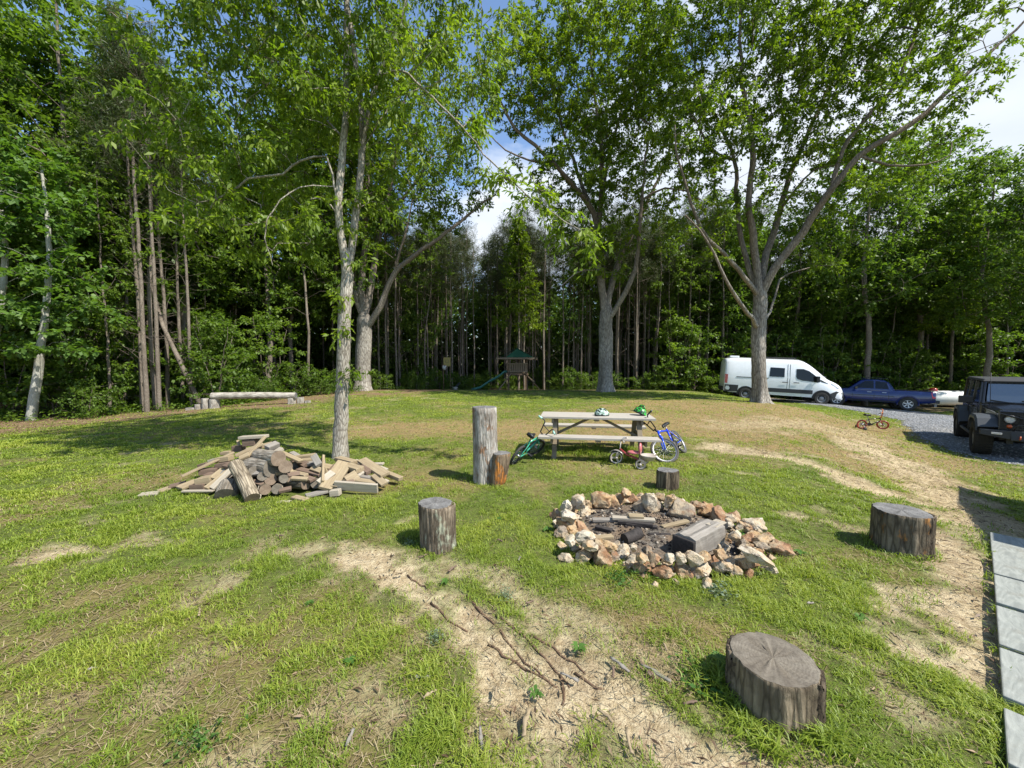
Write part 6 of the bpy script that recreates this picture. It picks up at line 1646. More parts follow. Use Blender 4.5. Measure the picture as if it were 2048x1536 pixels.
for (x, z, w_) in ((4.12, 2.41, .70), (4.45, 2.13, .76), (4.75, 1.87, .80), (5.08, 1.55, .82)):
    for y in (-1, -.5, 0, .5, 1): vs.append((x + .02, y * w_ * .92, z + .02 - abs(y) ** 2 * .04))
mb.add(vs, [(i * 5 + k, (i + 1) * 5 + k, (i + 1) * 5 + k + 1, i * 5 + k + 1) for i in range(3) for k in range(4)], True); mb.build('windscreen', M_GLASS, van)
mb = MB(); mb.box((5.93, 0, .58), (.10, 1.5, .34)); mb.box((5.93, 0, .95), (.06, .9, .20)); mb.build('front_bumper', M_CLAD, van, bevel=.03)
mb = MB(); mb.box((.0, 0, .60), (.14, 1.7, .24)); mb.build('rear_bumper', M_CLAD, van, bevel=.02)
mb = MB(); mb.box((.55, -.15, 2.56), (.50, .50, .10)); mb.build('roof_vent', M_WHITE, van, bevel=.03)
mb = MB(); mb.box((2.75, 0, 2.575), (1.75, 1.0, .035)); mb.box((2.75, -.56, 2.56), (1.8, .04, .05)); mb.box((2.75, .56, 2.56), (1.8, .04, .05)); mb.build('solar_panel', M_CLAD, van, bevel=.006)

# dark blue pickup: nose at x = 5.3 (behind the van), tailgate at x = 0
prt = at(1871, 800, 21.9); pft = at(1669, 800, 24.1); dv = Vector((pft.x - prt.x, pft.y - prt.y, 0)).normalized()
nl = Vector((-dv.y, dv.x, 0))
c0 = Vector((prt.x, prt.y, 0)) - nl * .93     # nl points to the camera side here
truck = empty('pickup_truck', (0, 0, 0), 0, 'dark blue four door pickup truck parked nose to nose with the white van', 'pickup truck')
set_root(truck, ground_frame(c0, dv, 1.15, 4.4, .8))
wfT = (np.array([0, 0, .10, .34, .50, .86, .955, .99, 1.0]), np.array([0, .95, .99, 1.0, .985, .88, .80, .5, 0]))
low = Body(np.array([0, .05, .2, .6, 1.15, 1.6, 2, 2.5, 3, 3.5, 3.8, 4.1, 4.4, 4.8, 5.0, 5.15, 5.25, 5.3]),
    ([0, .05, 1.9, 2.1, 3.6, 3.9, 4.4, 4.9, 5.15, 5.3], [1.14, 1.18, 1.17, 1.10, 1.10, 1.14, 1.10, 1.02, .92, .72]), ([0, .3, 1, 4.8, 5.3], [.56, .48, .40, .40, .46]), ([0, .06, 1.15, 4.6, 5.05, 5.3], [.90, .925, .935, .93, .86, .68]),
    (np.array([0, 0, .10, .40, .60, .90, .97, .995, 1.0]), np.array([0, .95, .99, 1.0, .99, .955, .90, .5, 0])))
autosmooth(low.mesh().build('body', M_BLUE, truck), 40)
cab = Body(np.array([1.70, 1.80, 2.0, 2.2, 2.6, 3.0, 3.3, 3.5, 3.7, 3.85]), ([1.70, 1.80, 2.0, 2.2, 2.8, 3.1, 3.3, 3.85], [1.12, 1.35, 1.66, 1.755, 1.79, 1.76, 1.68, 1.15]), ([1.7, 3.85], [1.04, 1.04]), ([1.7, 3.85], [.90, .88]),
    (np.array([0, 0, .05, .1, .2, .8, .92, .985, 1.0]), np.array([0, .98, .98, .98, .96, .84, .76, .45, 0])))
autosmooth(cab.mesh().build('cab', M_BLUE, truck), 40)
for sd_ in (-1, 1):
    cab.panel([(2.02, 1.20), (2.12, 1.60), (2.62, 1.65), (2.62, 1.20)], sd_, .008, 'rear_window', M_GLASS, truck)
    cab.panel([(2.70, 1.20), (2.70, 1.65), (3.10, 1.62), (3.62, 1.20)], sd_, .008, 'front_window', M_GLASS, truck)
    arch(low, 1.15, .50, .38, sd_, truck, M_BLUE, .07, .03, .004); arch(low, 4.4, .48, .38, sd_, truck, M_BLUE, .07, .03, .004)
    car_wheel(truck, 1.15, sd_ * .86, .385, .25, 'alloy', sd_); car_wheel(truck, 4.4, sd_ * .86, .385, .25, 'alloy', sd_)
    low.panel([(.02, .80), (.02, 1.13), (.20, 1.13), (.16, .80)], sd_, .014, 'tail_light', M_TAIL, truck)
    low.panel([(1.75, .76), (1.75, .79), (3.9, .79), (3.9, .76)], sd_, .008, 'side_molding', M_CLAD, truck)
    low.panel([(1.7, .42), (1.7, .50), (3.9, .50), (3.9, .42)], sd_, .012, 'sill', M_CLAD, truck)
    for x in (2.00, 2.66, 3.66): low.panel([(x, .52), (x, 1.06), (x + .012, 1.06), (x + .012, .52)], sd_, .004, 'door_seam', M_JET, truck)
    for x in (2.12, 2.80): low.panel([(x, .96), (x, .99), (x + .2, .99), (x + .2, .96)], sd_, .02, 'door_handle', M_CHROME, truck)
    mb = MB(); mb.box((3.55, sd_ * 1.02, 1.20), (.12, .16, .16)); mb.build('mirror', M_JET, truck, bevel=.02)
    mb = MB(); mb.tube([(2.0, sd_ * .60, 1.80), (2.2, sd_ * .60, 1.83), (3.0, sd_ * .60, 1.83), (3.15, sd_ * .60, 1.79)], .016, 7); mb.build('roof_rail', M_JET, truck)
    low.panel([(5.02, .74), (4.92, .90), (5.14, .86), (5.24, .74)], sd_, .012, 'headlight', M_LAMP, truck)
mb = MB()
mb.box((.97, 0, 1.19), (1.75, 1.5, .03))
for x in (.2, .72, 1.24, 1.75): mb.box((x, 0, 1.215), (.03, 1.5, .02))
mb.build('bed_cover', M_JET, truck, bevel=.006)
mb = MB(); mb.box((-.08, 0, .60), (.22, 1.75, .17)); mb.box((-.10, 0, .44), (.25, .08, .06)); mb.build('rear_bumper', M_CLAD, truck, bevel=.02)
mb = MB(); mb.box((5.30, 0, .62), (.16, 1.5, .24)); mb.build('front_bumper', M_CLAD, truck, bevel=.03)
mb = MB(); vs = []
for (x, z, w_) in ((3.20, 1.72, .62), (3.5, 1.46, .70), (3.80, 1.19, .76)):
    for y in (-1, 0, 1): vs.append((x + .03, y * w_, z + .03))
mb.add(vs, [(i * 3 + k, (i + 1) * 3 + k, (i + 1) * 3 + k + 1, i * 3 + k + 1) for i in range(2) for k in range(2)], True); mb.build('windscreen', M_GLASS, truck)

# white gas tank with a red dome behind the pickup
tk = at(1853, 800, 24.3); tz = g(tk.x + 1, tk.y)
tank = empty('gas_tank', (tk.x, tk.y + .45, tz), R(-10), 'long white cylindrical gas tank lying behind the tail of the blue pickup', 'tank')
mb = MB(); r_ = .47; pr_ = [(0, 0)] + [(r_ * math.sin(a), r_ * .5 * (1 - math.cos(a))) for a in np.linspace(.2, math.pi / 2, 7)] + [(r_, 3.4 - r_ * .5)] + [(r_ * math.cos(a), 3.4 - r_ * .5 + r_ * .5 * math.sin(a)) for a in np.linspace(.2, 1.5, 6)] + [(0, 3.4)]
mb.lathe(pr_, 32, Matrix.Translation((0, 0, .58)), axis='x'); mb.build('shell', simple('tank_white', (.68, .68, .64), .45, .4), tank)
for x in (.7, 2.7): mb = MB(); mb.box((x, 0, .10), (.14, .6, .24)); mb.build('foot', M_STEEL, tank, bevel=.01)
mb = MB(); mb.lathe([(.20, 1.02), (.20, 1.12), (.17, 1.19), (.10, 1.23), (0, 1.24)], 20, Matrix.Translation((.75, 0, 0))); mb.build('valve_dome', paint('dome_red', (.40, .04, .03)), tank)

# black four wheel drive; front axle at x = 0, facing the camera
hj = Vector((-.69, -.724, 0)).normalized(); rt = Vector((hj.y, -hj.x, 0))
fw = at(1958, 860, 9.55); c0 = Vector((fw.x, fw.y, 0)) - rt * .84
jeep = empty('four_wheel_drive', (0, 0, 0), 0, 'boxy black off road vehicle with grey wheel flares facing the camera on the gravel', 'off-roader')
set_root(jeep, ground_frame(c0, hj, 0, -2.95, .78))
def JB(name, mat, fn, bevel=.012, parent=None):
    mb = MB(); fn(mb); o = mb.build(name, mat, parent or jeep, bevel=bevel); return o
def hexa(mb, x0, x1, y0, y1, z0, z1, x0t=None, x1t=None, y0t=None, y1t=None):
    x0t = x0 if x0t is None else x0t; x1t = x1 if x1t is None else x1t; y0t = y0 if y0t is None else y0t; y1t = y1 if y1t is None else y1t
    mb.add([(x0, y0, z0), (x1, y0, z0), (x1, y1, z0), (x0, y1, z0), (x0t, y0t, z1), (x1t, y0t, z1), (x1t, y1t, z1), (x0t, y1t, z1)], [(0, 3, 2, 1), (4, 5, 6, 7), (0, 1, 5, 4), (1, 2, 6, 5), (2, 3, 7, 6), (3, 0, 4, 7)])
def tub(mb): hexa(mb, -3.62, -.72, -.76, .76, .52, 1.20, -3.62, -.72, -.745, .745)
JB('tub', M_JET, tub, .02)
def hood(mb):
    V = []
    for x, w_, z_ in ((-.74, .70, 1.21), (-.3, .665, 1.205), (.1, .63, 1.185), (.40, .60, 1.15)):
        for y in (-1, -.85, -.4, 0, .4, .85, 1): V.append((x, y * w_, z_ - (.0 if abs(y) < .5 else .02 if abs(y) < .9 else .09) + (.02 if abs(y) <= .4 else 0)))
        for y in (1, -1): V.append((x, y * w_, .78))
    fs = []
    for i in range(3):
        for k in range(9): k2 = (k + 1) % 9; fs.append((i * 9 + k, (i + 1) * 9 + k, (i + 1) * 9 + k2, i * 9 + k2))
    fs += [tuple(range(8, -1, -1)), tuple(range(27, 36))]
    mb.add(V, fs)
JB('hood', M_JET, hood, .015)
JB('engine_bay', M_BLACK, lambda mb: hexa(mb, -.72, .38, -.58, .58, .45, .80), 0)
gr_ = JB('grille', M_JET, lambda mb: hexa(mb, .38, .46, -.61, .61, .66, 1.15, .36, .43), .02)
def slots(mb):
    for k in range(7): mb.box((.455, (k - 3) * .095, .90), (.02, .045, .30))
JB('grille_slots', M_BLACK, slots, .004, gr_)
for s in (-1, 1):
    M_ = Matrix.Translation((.465, s * .445, .955)); mb = MB(); mb.lathe([(0, .035), (.06, .03), (.088, .012), (.092, 0)], 24, M_, axis='x'); hl = mb.build('headlight', M_LAMP, jeep)
    mb = MB(); mb.lathe([(.09, -.01), (.105, .03), (.092, .04), (.09, .0)], 24, M_, axis='x'); mb.build('headlight_ring', M_BLACK, hl)
    mb = MB(); mb.lathe([(0, .03), (.035, .022), (.045, 0)], 16, Matrix.Translation((.46, s * .445, .79)), axis='x'); mb.build('turn_signal', M_AMBER, jeep)
    mb = MB(); mb.bar((.50, s * .60, 1.085), (.52, s * .10, .935), .03, .075, (1, 0, 0)); mb.build('angry_brow', M_JET, gr_, bevel=.006)
    # front flare, a bent plate that slopes down at both ends
    V = []; path = [(-.66, .60), (-.60, .86), (-.44, .985), (.10, .995), (.30, .93), (.46, .74)]
    mb = MB()
    for (x, z) in path:
        for (y, dz) in ((.60, .02), (.92, 0), (.955, -.045), (.95, -.10)): V.append((x + (.0 if y < .9 else .0), s * y, z + dz))
    for i in range(len(path) - 1):
        for k in range(3): a = i * 4 + k; f = (a, a + 4, a + 5, a + 1); mb_f = f
        
    fs = [(i * 4 + k, (i + 1) * 4 + k, (i + 1) * 4 + k + 1, i * 4 + k + 1) for i in range(len(path) - 1) for k in range(3)]
    mb.add(V, fs, False); o = mb.build('front_flare', M_FLARE, jeep); sm_ = o.modifiers.new('t', 'SOLIDIFY'); sm_.thickness = .02; bv = o.modifiers.new('b', 'BEVEL'); bv.width = .01; bv.segments = 2
    V = []; path = [(-3.45, .62), (-3.36, .86), (-3.2, .98), (-2.72, .98), (-2.52, .86), (-2.36, .56)]; mb = MB()
    for (x, z) in path:
        for (y, dz) in ((.745, .01), (.92, 0), (.955, -.045), (.95, -.10)): V.append((x, s * y, z + dz))
    fs = [(i * 4 + k, (i + 1) * 4 + k, (i + 1) * 4 + k + 1, i * 4 + k + 1) for i in range(len(path) - 1) for k in range(3)]
    mb.add(V, fs, False); o = mb.build('rear_flare', M_FLARE, jeep); sm_ = o.modifiers.new('t', 'SOLIDIFY'); sm_.thickness = .02
    JB('wheel_well', M_BLACK, lambda mb: hexa(mb, -3.36, -2.50, s * .60, s * .752, .45, .97), 0)
    # side windows between pillars
    for (a, b_) in ((-1.02, -1.85), (-1.93, -2.72), (-2.80, -3.50)):
        mb = MB(); x0t = a - (.14 if a > -1.1 else .0); hexa(mb, b_, a, s * .735, s * .742, 1.22, 1.76, b_ if b_ > -3.4 else b_ + .06, x0t, s * .675, s * .683); mb.build('side_window', M_GLASS, jeep)
    for (a, at_) in ((-.90, -1.07), (-1.87, -1.87), (-2.74, -2.74), (-3.50, -3.46)):
        mb = MB(); mb.bar((a, s * .735, 1.18), (at_, s * .68, 1.80), .05, .07, (0, 1, 0)); mb.build('pillar', M_JET, jeep, bevel=.008)
    for x in (-.98, -1.88, -2.52): mb = MB(); mb.box((x, s * .762, .88), (.012, .012, .62)); mb.build('door_seam', M_BLACK, jeep)
    for x in (-1.72, -2.42): mb = MB(); mb.box((x, s * .775, 1.08), (.16, .03, .035)); mb.build('door_handle', M_BLACK, jeep, bevel=.008)
    mb = MB(); mb.box((-.98, s * .98, 1.30), (.10, .26, .19)); mb.bar((-.98, s * .76, 1.22), (-.98, s * .88, 1.26), .04, .04); mb.build('mirror', M_BLACK, jeep, bevel=.03)
    mb = MB(); mb.tube([(-.60, s * .70, .50), (-.75, s * .90, .43), (-2.20, s * .90, .43), (-2.36, s * .70, .50)], .032, 8); mb.build('side_step', M_CLAD, jeep)
    for x in (0, -2.95): car_wheel(jeep, x, s * .80, .415, .30, 'mud', s)
    mb = MB(); mb.box((-.56, s * .665, 1.16), (.05, .03, .09)); mb.build('hood_latch', M_BLACK, jeep, bevel=.004)
def roof(mb): hexa(mb, -3.55, -.98, -.715, .715, 1.79, 1.855, -3.50, -1.05, -.67, .67)
JB('hard_top', simple('hard_top', (.03, .03, .031), .6, .35), roof, .02)
JB('rear_wall', M_JET, lambda mb: hexa(mb, -3.62, -3.56, -.74, .74, 1.2, 1.8, -3.56, -3.50, -.68, .68), .01)
JB('windscreen', M_SCREEN, lambda mb: hexa(mb, -.885, -.865, -.64, .64, 1.27, 1.73, -1.045, -1.025, -.60, .60), 0)
def wf(mb):
    mb.bar((-.86, -.74, 1.22), (-.86, .74, 1.22), .05, .09); mb.bar((-1.04, -.69, 1.765), (-1.04, .69, 1.765), .06, .07)
    for s in (-1, 1): mb.bar((-.86, s * .70, 1.2), (-1.04, s * .655, 1.78), .05, .09, (1, 0, 0))
JB('windscreen_frame', M_JET, wf, .012)
for s, y in ((1, -.15), (1, .35)): mb = MB(); mb.bar((-.83, y, 1.24), (-.86, y - .42, 1.31), .02, .02); mb.build('wiper', M_BLACK, jeep)
def bump_(mb):
    hexa(mb, .52, .78, -.46, .46, .50, .70, .52, .74); 
    for s in (-1, 1): mb.add([(.52, s * .46, .52), (.76, s * .46, .52), (.62, s * .90, .58), (.50, s * .90, .58), (.52, s * .46, .70), (.74, s * .46, .70), (.60, s * .90, .70), (.50, s * .90, .70)], [(0, 1, 2, 3), (4, 7, 6, 5), (0, 4, 5, 1), (1, 5, 6, 2), (2, 6, 7, 3), (3, 7, 4, 0)])
bp = JB('front_bumper', M_CLAD, bump_, .012)
JB('bumper_lamp', M_LAMP, lambda mb: (mb.box((.70, -.66, .635), (.04, .16, .045), rot=Matrix.Rotation(-.3, 3, 'Z')), mb.box((.70, .66, .635), (.04, .16, .045), rot=Matrix.Rotation(.3, 3, 'Z'))), .005, bp)
mb = MB(); mb.tube([(.66, -.42, .70), (.68, -.36, .84), (.68, .36, .84), (.66, .42, .70)], .022, 8); mb.build('bull_bar', M_BLACK, bp)
mb = MB()
for s in (-1, 1): mb.tube([(.78, s * .34, .58), (.84, s * .34, .61), (.84, s * .34, .55), (.78, s * .34, .53)], .012, 6)
mb.build('tow_hook', M_AMBER, bp)
JB('chassis', M_BLACK, lambda mb: (mb.box((-1.5, -.45, .46), (4.2, .1, .12)), mb.box((-1.5, .45, .46), (4.2, .1, .12)), mb.tube([(0, -.7, .40), (0, .7, .40)], .045, 8), mb.tube([(-2.95, -.7, .40), (-2.95, .7, .40)], .05, 8), mb.box((-2.2, 0, .44), (.7, .8, .18))), .0)
mb = MB(); mb.tube([(-.68, -.60, 1.20), (-.72, -.61, 2.02)], .006, 6); mb.build('antenna', M_BLACK, jeep)

# ------------------------------------------------------------------ playset
M_PLAY = wood_mat('playset_wood', (.10, .065, .04), (.17, .12, .075), (.04, .03, .02)); M_PLAYL = wood_mat('playset_wood_light', (.15, .11, .075), (.24, .185, .125), (.12, .08, .05))
M_TARP = simple('green_canvas', (.008, .06, .035), .7, .25); M_SLIDE = simple('green_slide', (.03, .13, .105), .45, .4)
pc = at(1035, 780, 28.2); py0 = pc.y; pz = g(pc.x, py0)
ps = empty('playset', (pc.x, py0, pz), R(2), 'wooden playset tower with green canvas roof and green slide at the edge of the wood', 'playset')
for sx in (-1, 1):
    for sy in (-1, 1): mb = MB(); mb.box((sx * .66, sy * .66, 1.3), (.10, .10, 2.6)); mb.build('post', M_PLAY, ps, bevel=.005)
mb = MB()
for k in range(9): mb.box((0, -.64 + k * .16, 1.38), (1.42, .14, .03))
for s in (-1, 1): mb.box((0, s * .70, 1.30), (1.5, .04, .14)); mb.box((s * .72, 0, 1.30), (.04, 1.36, .14))
mb.build('deck', M_PLAY, ps, bevel=.003)
mb = MB()
for s in (-1, 1): mb.box((s * .2, -1.28 if s < 0 else 1.28, 2.42), (2.75, .05, .12)); mb.box((s * 1.30, 0, 2.42), (.05, 2.5, .12))
mb.build('roof_frame', M_PLAYL, ps, bevel=.004)
mb = MB()
mb.add([(-1.3, -1.2, 2.48), (-1.3, 1.2, 2.48), (1.1, -1.2, 2.48), (1.1, 1.2, 2.48), (-.1, -1.25, 3.16), (-.1, 1.25, 3.16)], [(0, 4, 5, 1), (4, 2, 3, 5)])
o = mb.build('canvas_roof', M_TARP, ps); s_ = o.modifiers.new('t', 'SOLIDIFY'); s_.thickness = .02
mb = MB(); mb.add([(-.9, -1.18, 2.5), (1.0, -1.18, 2.5), (-.1, -1.18, 3.10)], [(0, 1, 2)]); mb.add([(-.9, 1.18, 2.5), (1.0, 1.18, 2.5), (-.1, 1.18, 3.10)], [(0, 1, 2)]); o = mb.build('roof_gable', M_TARP, ps); s_ = o.modifiers.new('t', 'SOLIDIFY'); s_.thickness = .02
mb = MB()
for k in range(8): mb.box((-.56 + k * .16, -.70, 1.74), (.10, .025, .62))
mb.box((0, -.715, 2.06), (1.42, .04, .09)); mb.box((0, -.715, 1.50), (1.42, .04, .09)); mb.build('railing', M_PLAYL, ps, bevel=.003)
mb = MB()
for k in range(8): mb.box((-.56 + k * .16, .70, 1.74), (.10, .025, .62))
mb.box((0, .715, 2.06), (1.42, .04, .09)); mb.build('railing', M_PLAY, ps, bevel=.003)
# slide with side walls, waved
mb = MB(); vs = []; path = [(-.75, 1.42), (-1.0, 1.38), (-1.3, 1.12), (-1.65, .90), (-2.0, .74), (-2.35, .50), (-2.7, .26), (-3.0, .17), (-3.35, .10)]
for (x, z) in path:
    for (y, dz) in ((-.26, .16), (-.22, 0), (.22, 0), (.26, .16)): vs.append((x, -.30 + y, z + dz))
mb.add(vs, [(i * 4 + k, (i + 1) * 4 + k, (i + 1) * 4 + k + 1, i * 4 + k + 1) for i in range(len(path) - 1) for k in range(3)], True); o = mb.build('slide', M_SLIDE, ps); s_ = o.modifiers.new('t', 'SOLIDIFY'); s_.thickness = .03
# splayed ladder on the left, rock wall on the right
for nm, sx, x1 in (('ladder', -1, -1.55), ('climbing_wall', 1, 1.75)):
    mb = MB()
    for y in (-.95, -.35): mb.bar((sx * .45, y, 1.40), (x1, y - .25, .0), .05, .11, (0, 1, 0))
    for k in range(7):
        f = (k + .6) / 7.5; p = Vector((sx * .45, -.65, 1.40)).lerp(Vector((x1, -.9, 0)), f); mb.box(p, (.11 if sx < 0 else .19, .62, .03), rot=Matrix.Rotation(0 if sx < 0 else .85, 3, 'Y'))
    mb.build(nm, M_PLAYL if sx < 0 else M_PLAY, ps, bevel=.004)
for k in range(4):
    mb = MB(); x = (-1.25, -.75, .78, 1.22)[k]; mb.tube([(x, -1.27, 2.48), (x, -1.28, 2.9)] if k in (0, 3) else [(x, -1.28, 2.36), (x * 1.02, -1.1, 1.5)], .014, 6); mb.build('pole' if k in (0, 3) else 'climbing_rope', M_PLAYL, ps)
mb = MB(); mb.bar((-.45, -.8, 1.36), (-1.02, -.9, .95), .04, .12, (0, 1, 0)); mb.bar((.45, -.8, 1.36), (1.15, -.9, .78), .04, .12, (0, 1, 0)); mb.build('knee_brace', M_PLANK_TAN, ps, bevel=.004)

# basketball hoop on its post
bc_ = at(893, 780, 26.6); bz = g(bc_.x, bc_.y)
bh = empty('basketball_hoop', (bc_.x, bc_.y, bz), R(6), 'small yellowed basketball backboard with hoop and net at the dark edge of the wood', 'basketball hoop')
mb = MB(); mb.tube([(-.2, .1, 0), (-.2, .1, 2.4)], .03, 8); mb.tube([(.26, .1, 0), (.26, .1, 2.4)], .025, 8); mb.build('post', M_PLAY, bh)
mb = MB(); mb.box((.05, 0, 2.05), (.48, .03, .60)); bb_ = mb.build('backboard', simple('board_yellow', (.24, .19, .06), .6, .3), bh, bevel=.01)
mb = MB()
for x, z, w_, h_ in ((.05, 2.0, .2, .015), (.05, 2.18, .2, .015), (-.05, 2.09, .015, .19), (.15, 2.09, .015, .19)): mb.box((x, -.02, z), (w_, .01, h_))
mb.build('target_square', M_BLACK, bb_)
mb = MB(); mb.tube([(-.12 + .14 * math.cos(a), -.20 + .14 * math.sin(a), 1.80) for a in np.linspace(0, 6.283, 20)], .010, 6, cap=False); mb.build('rim', M_RED, bh)
mb = MB()
for k in range(14):
    a = k * .449; a2 = a + .4; mb.tube([(-.12 + .135 * math.cos(a), -.20 + .135 * math.sin(a), 1.79), (-.12 + .075 * math.cos(a2), -.20 + .075 * math.sin(a2), 1.48)], .007, 4)
    mb.tube([(-.12 + .135 * math.cos(a), -.20 + .135 * math.sin(a), 1.79), (-.12 + .075 * math.cos(a - .4), -.20 + .075 * math.sin(a - .4), 1.48)], .007, 4)
mb.build('net', simple('net_white', (.6, .6, .58), .8, .2), bh)
q = at(905, 780, 26.0); o = board((q.x, q.y, g(q.x, q.y) + .02), (q.x + .45, q.y + .2, g(q.x, q.y) + .55), .5, .03, simple('dark_panel', (.03, .04, .04), .6), 'dark panel leaning beside the basketball hoop posts', None, 0, 'panel', 'panel')
q = at(911, 781, 25.6); mb = MB(); mb.lathe([(0, 0), (.13, 0), (.16, .22), (.17, .23), (.15, .23), (.12, .02), (0, .02)], 18); o = mb.build('bucket', simple('bucket_grey', (.35, .35, .34), .6), loc=(q.x, q.y, g(q.x, q.y))); tag(o, 'small grey bucket on the ground right of the basketball hoop', 'bucket')

# ------------------------------------------------------------------ log bench and its stubs
la = at(424, 792, 14.9); lb_ = at(592, 791.5, 15.3)
GB_ = 'upright logs standing at the log bench'
log('balance_log', la, lb_, .135, 'long pale barkless log lying across two uprights near the left tree line', SB9, M_CUT_GREY, None, 91, 'log', .125)
def upright(px0, px1, pyt, pyb, Y, lab, sd):
    X = at((px0 + px1) / 2, pyb, Y); r = (px1 - px0) / 770 * Y / 2 / 1.13; zb = g(X.x, Y); zt = at(px0, pyt, Y).z
    Yb = Y
    root = stump('upright_log', X.x, Y, r, max(.1, zt - zb + .02), lab, SB9, M_CUT_GREY, sd, group=GB_, ridge=.03, cat='log')
upright(420, 440, 798.5, 828, 14.95, 'upright log carrying the left end of the long balance log', 31); upright(576, 592, 796, 820, 15.3, 'upright log carrying the right end of the long balance log', 32)
upright(405, 418.5, 797, 828, 14.9, 'tall upright log just left of the left carrying log', 33); upright(390, 403.5, 809, 828, 14.9, 'short upright log second from the left end of the row', 34)
upright(372, 389, 822, 830, 14.8, 'lowest flat stub at the far left of the log row', 35); upright(594, 608, 795, 818, 15.5, 'upright log just right of the right carrying log', 36); upright(609.5, 622, 804.5, 817, 15.6, 'short stub at the far right end of the log row', 37)

# ------------------------------------------------------------------ paving slabs
ms = Mat('slab_stone', .7, .3); v = ms.coord('Object', (1, 3.5, 1)); n1 = ms.noise(v, 5, 5, .6, 1.5); n2 = ms.noise(ms.coord('Object'), 40, 4, .7)
cc_ = ms.mix(ms.ramp(n1, [(.35, 0), (.65, 1)]), (.19, .20, .18), (.30, .31, .275)); cc_ = ms.mix(ms.ramp(n2, [(.3, .25), (.5, 0)]), cc_, (.2, .2, .17)); cc_ = ms.mix(ms.ramp(ms.noise(ms.coord('Object'), 3.5, 6, .7), [(.52, 0), (.68, .55)]), cc_, (.15, .13, .095)); ms.col(cc_); ms.bump(ms.math('ADD', n1, n2), .25, .004)
A0 = W(1979, 1078); A1 = W(2013, 1536); A0.z = A1.z = 0; ud = (A1 - A0).normalized(); pd_ = Vector((-ud.y, ud.x, 0)); pd_ = pd_ if pd_.x > 0 else -pd_
if pd_.x < 0: pd_ = -pd_
ys_ = [1078, 1113, 1117, 1155, 1160, 1218, 1223, 1302, 1308, 1410, 1432, 1545]
for k in range(7):
    if k < 6:
        t0, t1 = ys_[2 * k], ys_[2 * k + 1]
        P0 = W(1979 + 34 * (t0 - 1078) / 458, t0); P1 = W(1979 + 34 * (t1 - 1078) / 458, t1); s0 = (Vector((P0.x, P0.y, 0)) - A0).dot(ud); s1 = (Vector((P1.x, P1.y, 0)) - A0).dot(ud)
    else: s0, s1 = s1 + .03, s1 + .53
    L_ = s1 - s0; cen = A0 + ud * (s0 + s1) / 2 + pd_ * .36
    mb = MB(); mb.box((0, 0, 0), (L_, .72, .045)); o = mb.build('paving_slab', ms.m, bevel=.006)
    zc = max(g(cen.x, cen.y), g((cen + pd_ * -.3).x, (cen + pd_ * -.3).y)) + .022; o.location = (cen.x, cen.y, zc); o.rotation_euler = (0, 0, math.atan2(ud.y, ud.x))
    tag(o, '%s pale grey stone slab of the row at the right edge, counted from its far end' % ORD[k], 'paving slab', 'pale paving slabs laid in a row')
    for e_ in (-.5, 0, .5): q_ = cen - pd_ * .36 + ud * L_ * e_; TUFTS.append((q_.x, q_.y, 0, .07, 16, .06))
    q_ = cen + ud * L_ / 2 - pd_ * random.uniform(-.2, .2); TUFTS.append((q_.x, q_.y, 0, .05, 20, .06))
    AVOID_POLY.append([tuple((cen + ud * a * (L_ / 2 + .0) + pd_ * b * .36).xy) for a, b in ((-1, -1), (1, -1), (1, 1), (-1, 1))])

# ------------------------------------------------------------------ unseen building, added right of the yard to shade the lawn
hd = -ud; hn = pd_
hc = A0 + hd * 2.4 + pd_ * 2.55
sh = empty('outbuilding', (hc.x, hc.y, g(hc.x, hc.y) - .1), math.atan2(hd.y, hd.x), 'grey boarded outbuilding with low pitched roof at the right of the yard', 'outbuilding')
M_SIDE = wood_mat('siding', (.30, .31, .32), (.38, .39, .40), (.2, .2, .2), (1, 1, 8), 3)
mb = MB(); mb.box((0, 0, 1.2), (3.8, 2.0, 2.4)); mb.build('wall', M_SIDE, sh)
mb = MB(); mb.add([(-2.2, -1.25, 2.38), (2.2, -1.25, 2.38), (2.2, 1.25, 2.38), (-2.2, 1.25, 2.38), (-2.2, 0, 2.9), (2.2, 0, 2.9)], [(0, 1, 5, 4), (2, 3, 4, 5), (0, 4, 3), (1, 2, 5), (0, 3, 2, 1)]); mb.build('roof', M_CLAD, sh)
for sy in (-1, 1):
    mb = MB(); mb.box((-.6, sy * 1.01, 1.4), (.9, .04, .7)); wn_ = mb.build('window_frame', M_WHITE, sh, bevel=.01); mb = MB(); mb.box((-.6, sy * 1.035, 1.4), (.78, .01, .58)); mb.build('pane', M_GLASS, wn_)
    mb = MB(); mb.box((.8, sy * 1.015, 1.0), (.85, .05, 2.0)); mb.build('door', M_PLANK_BROWN, sh, bevel=.01)

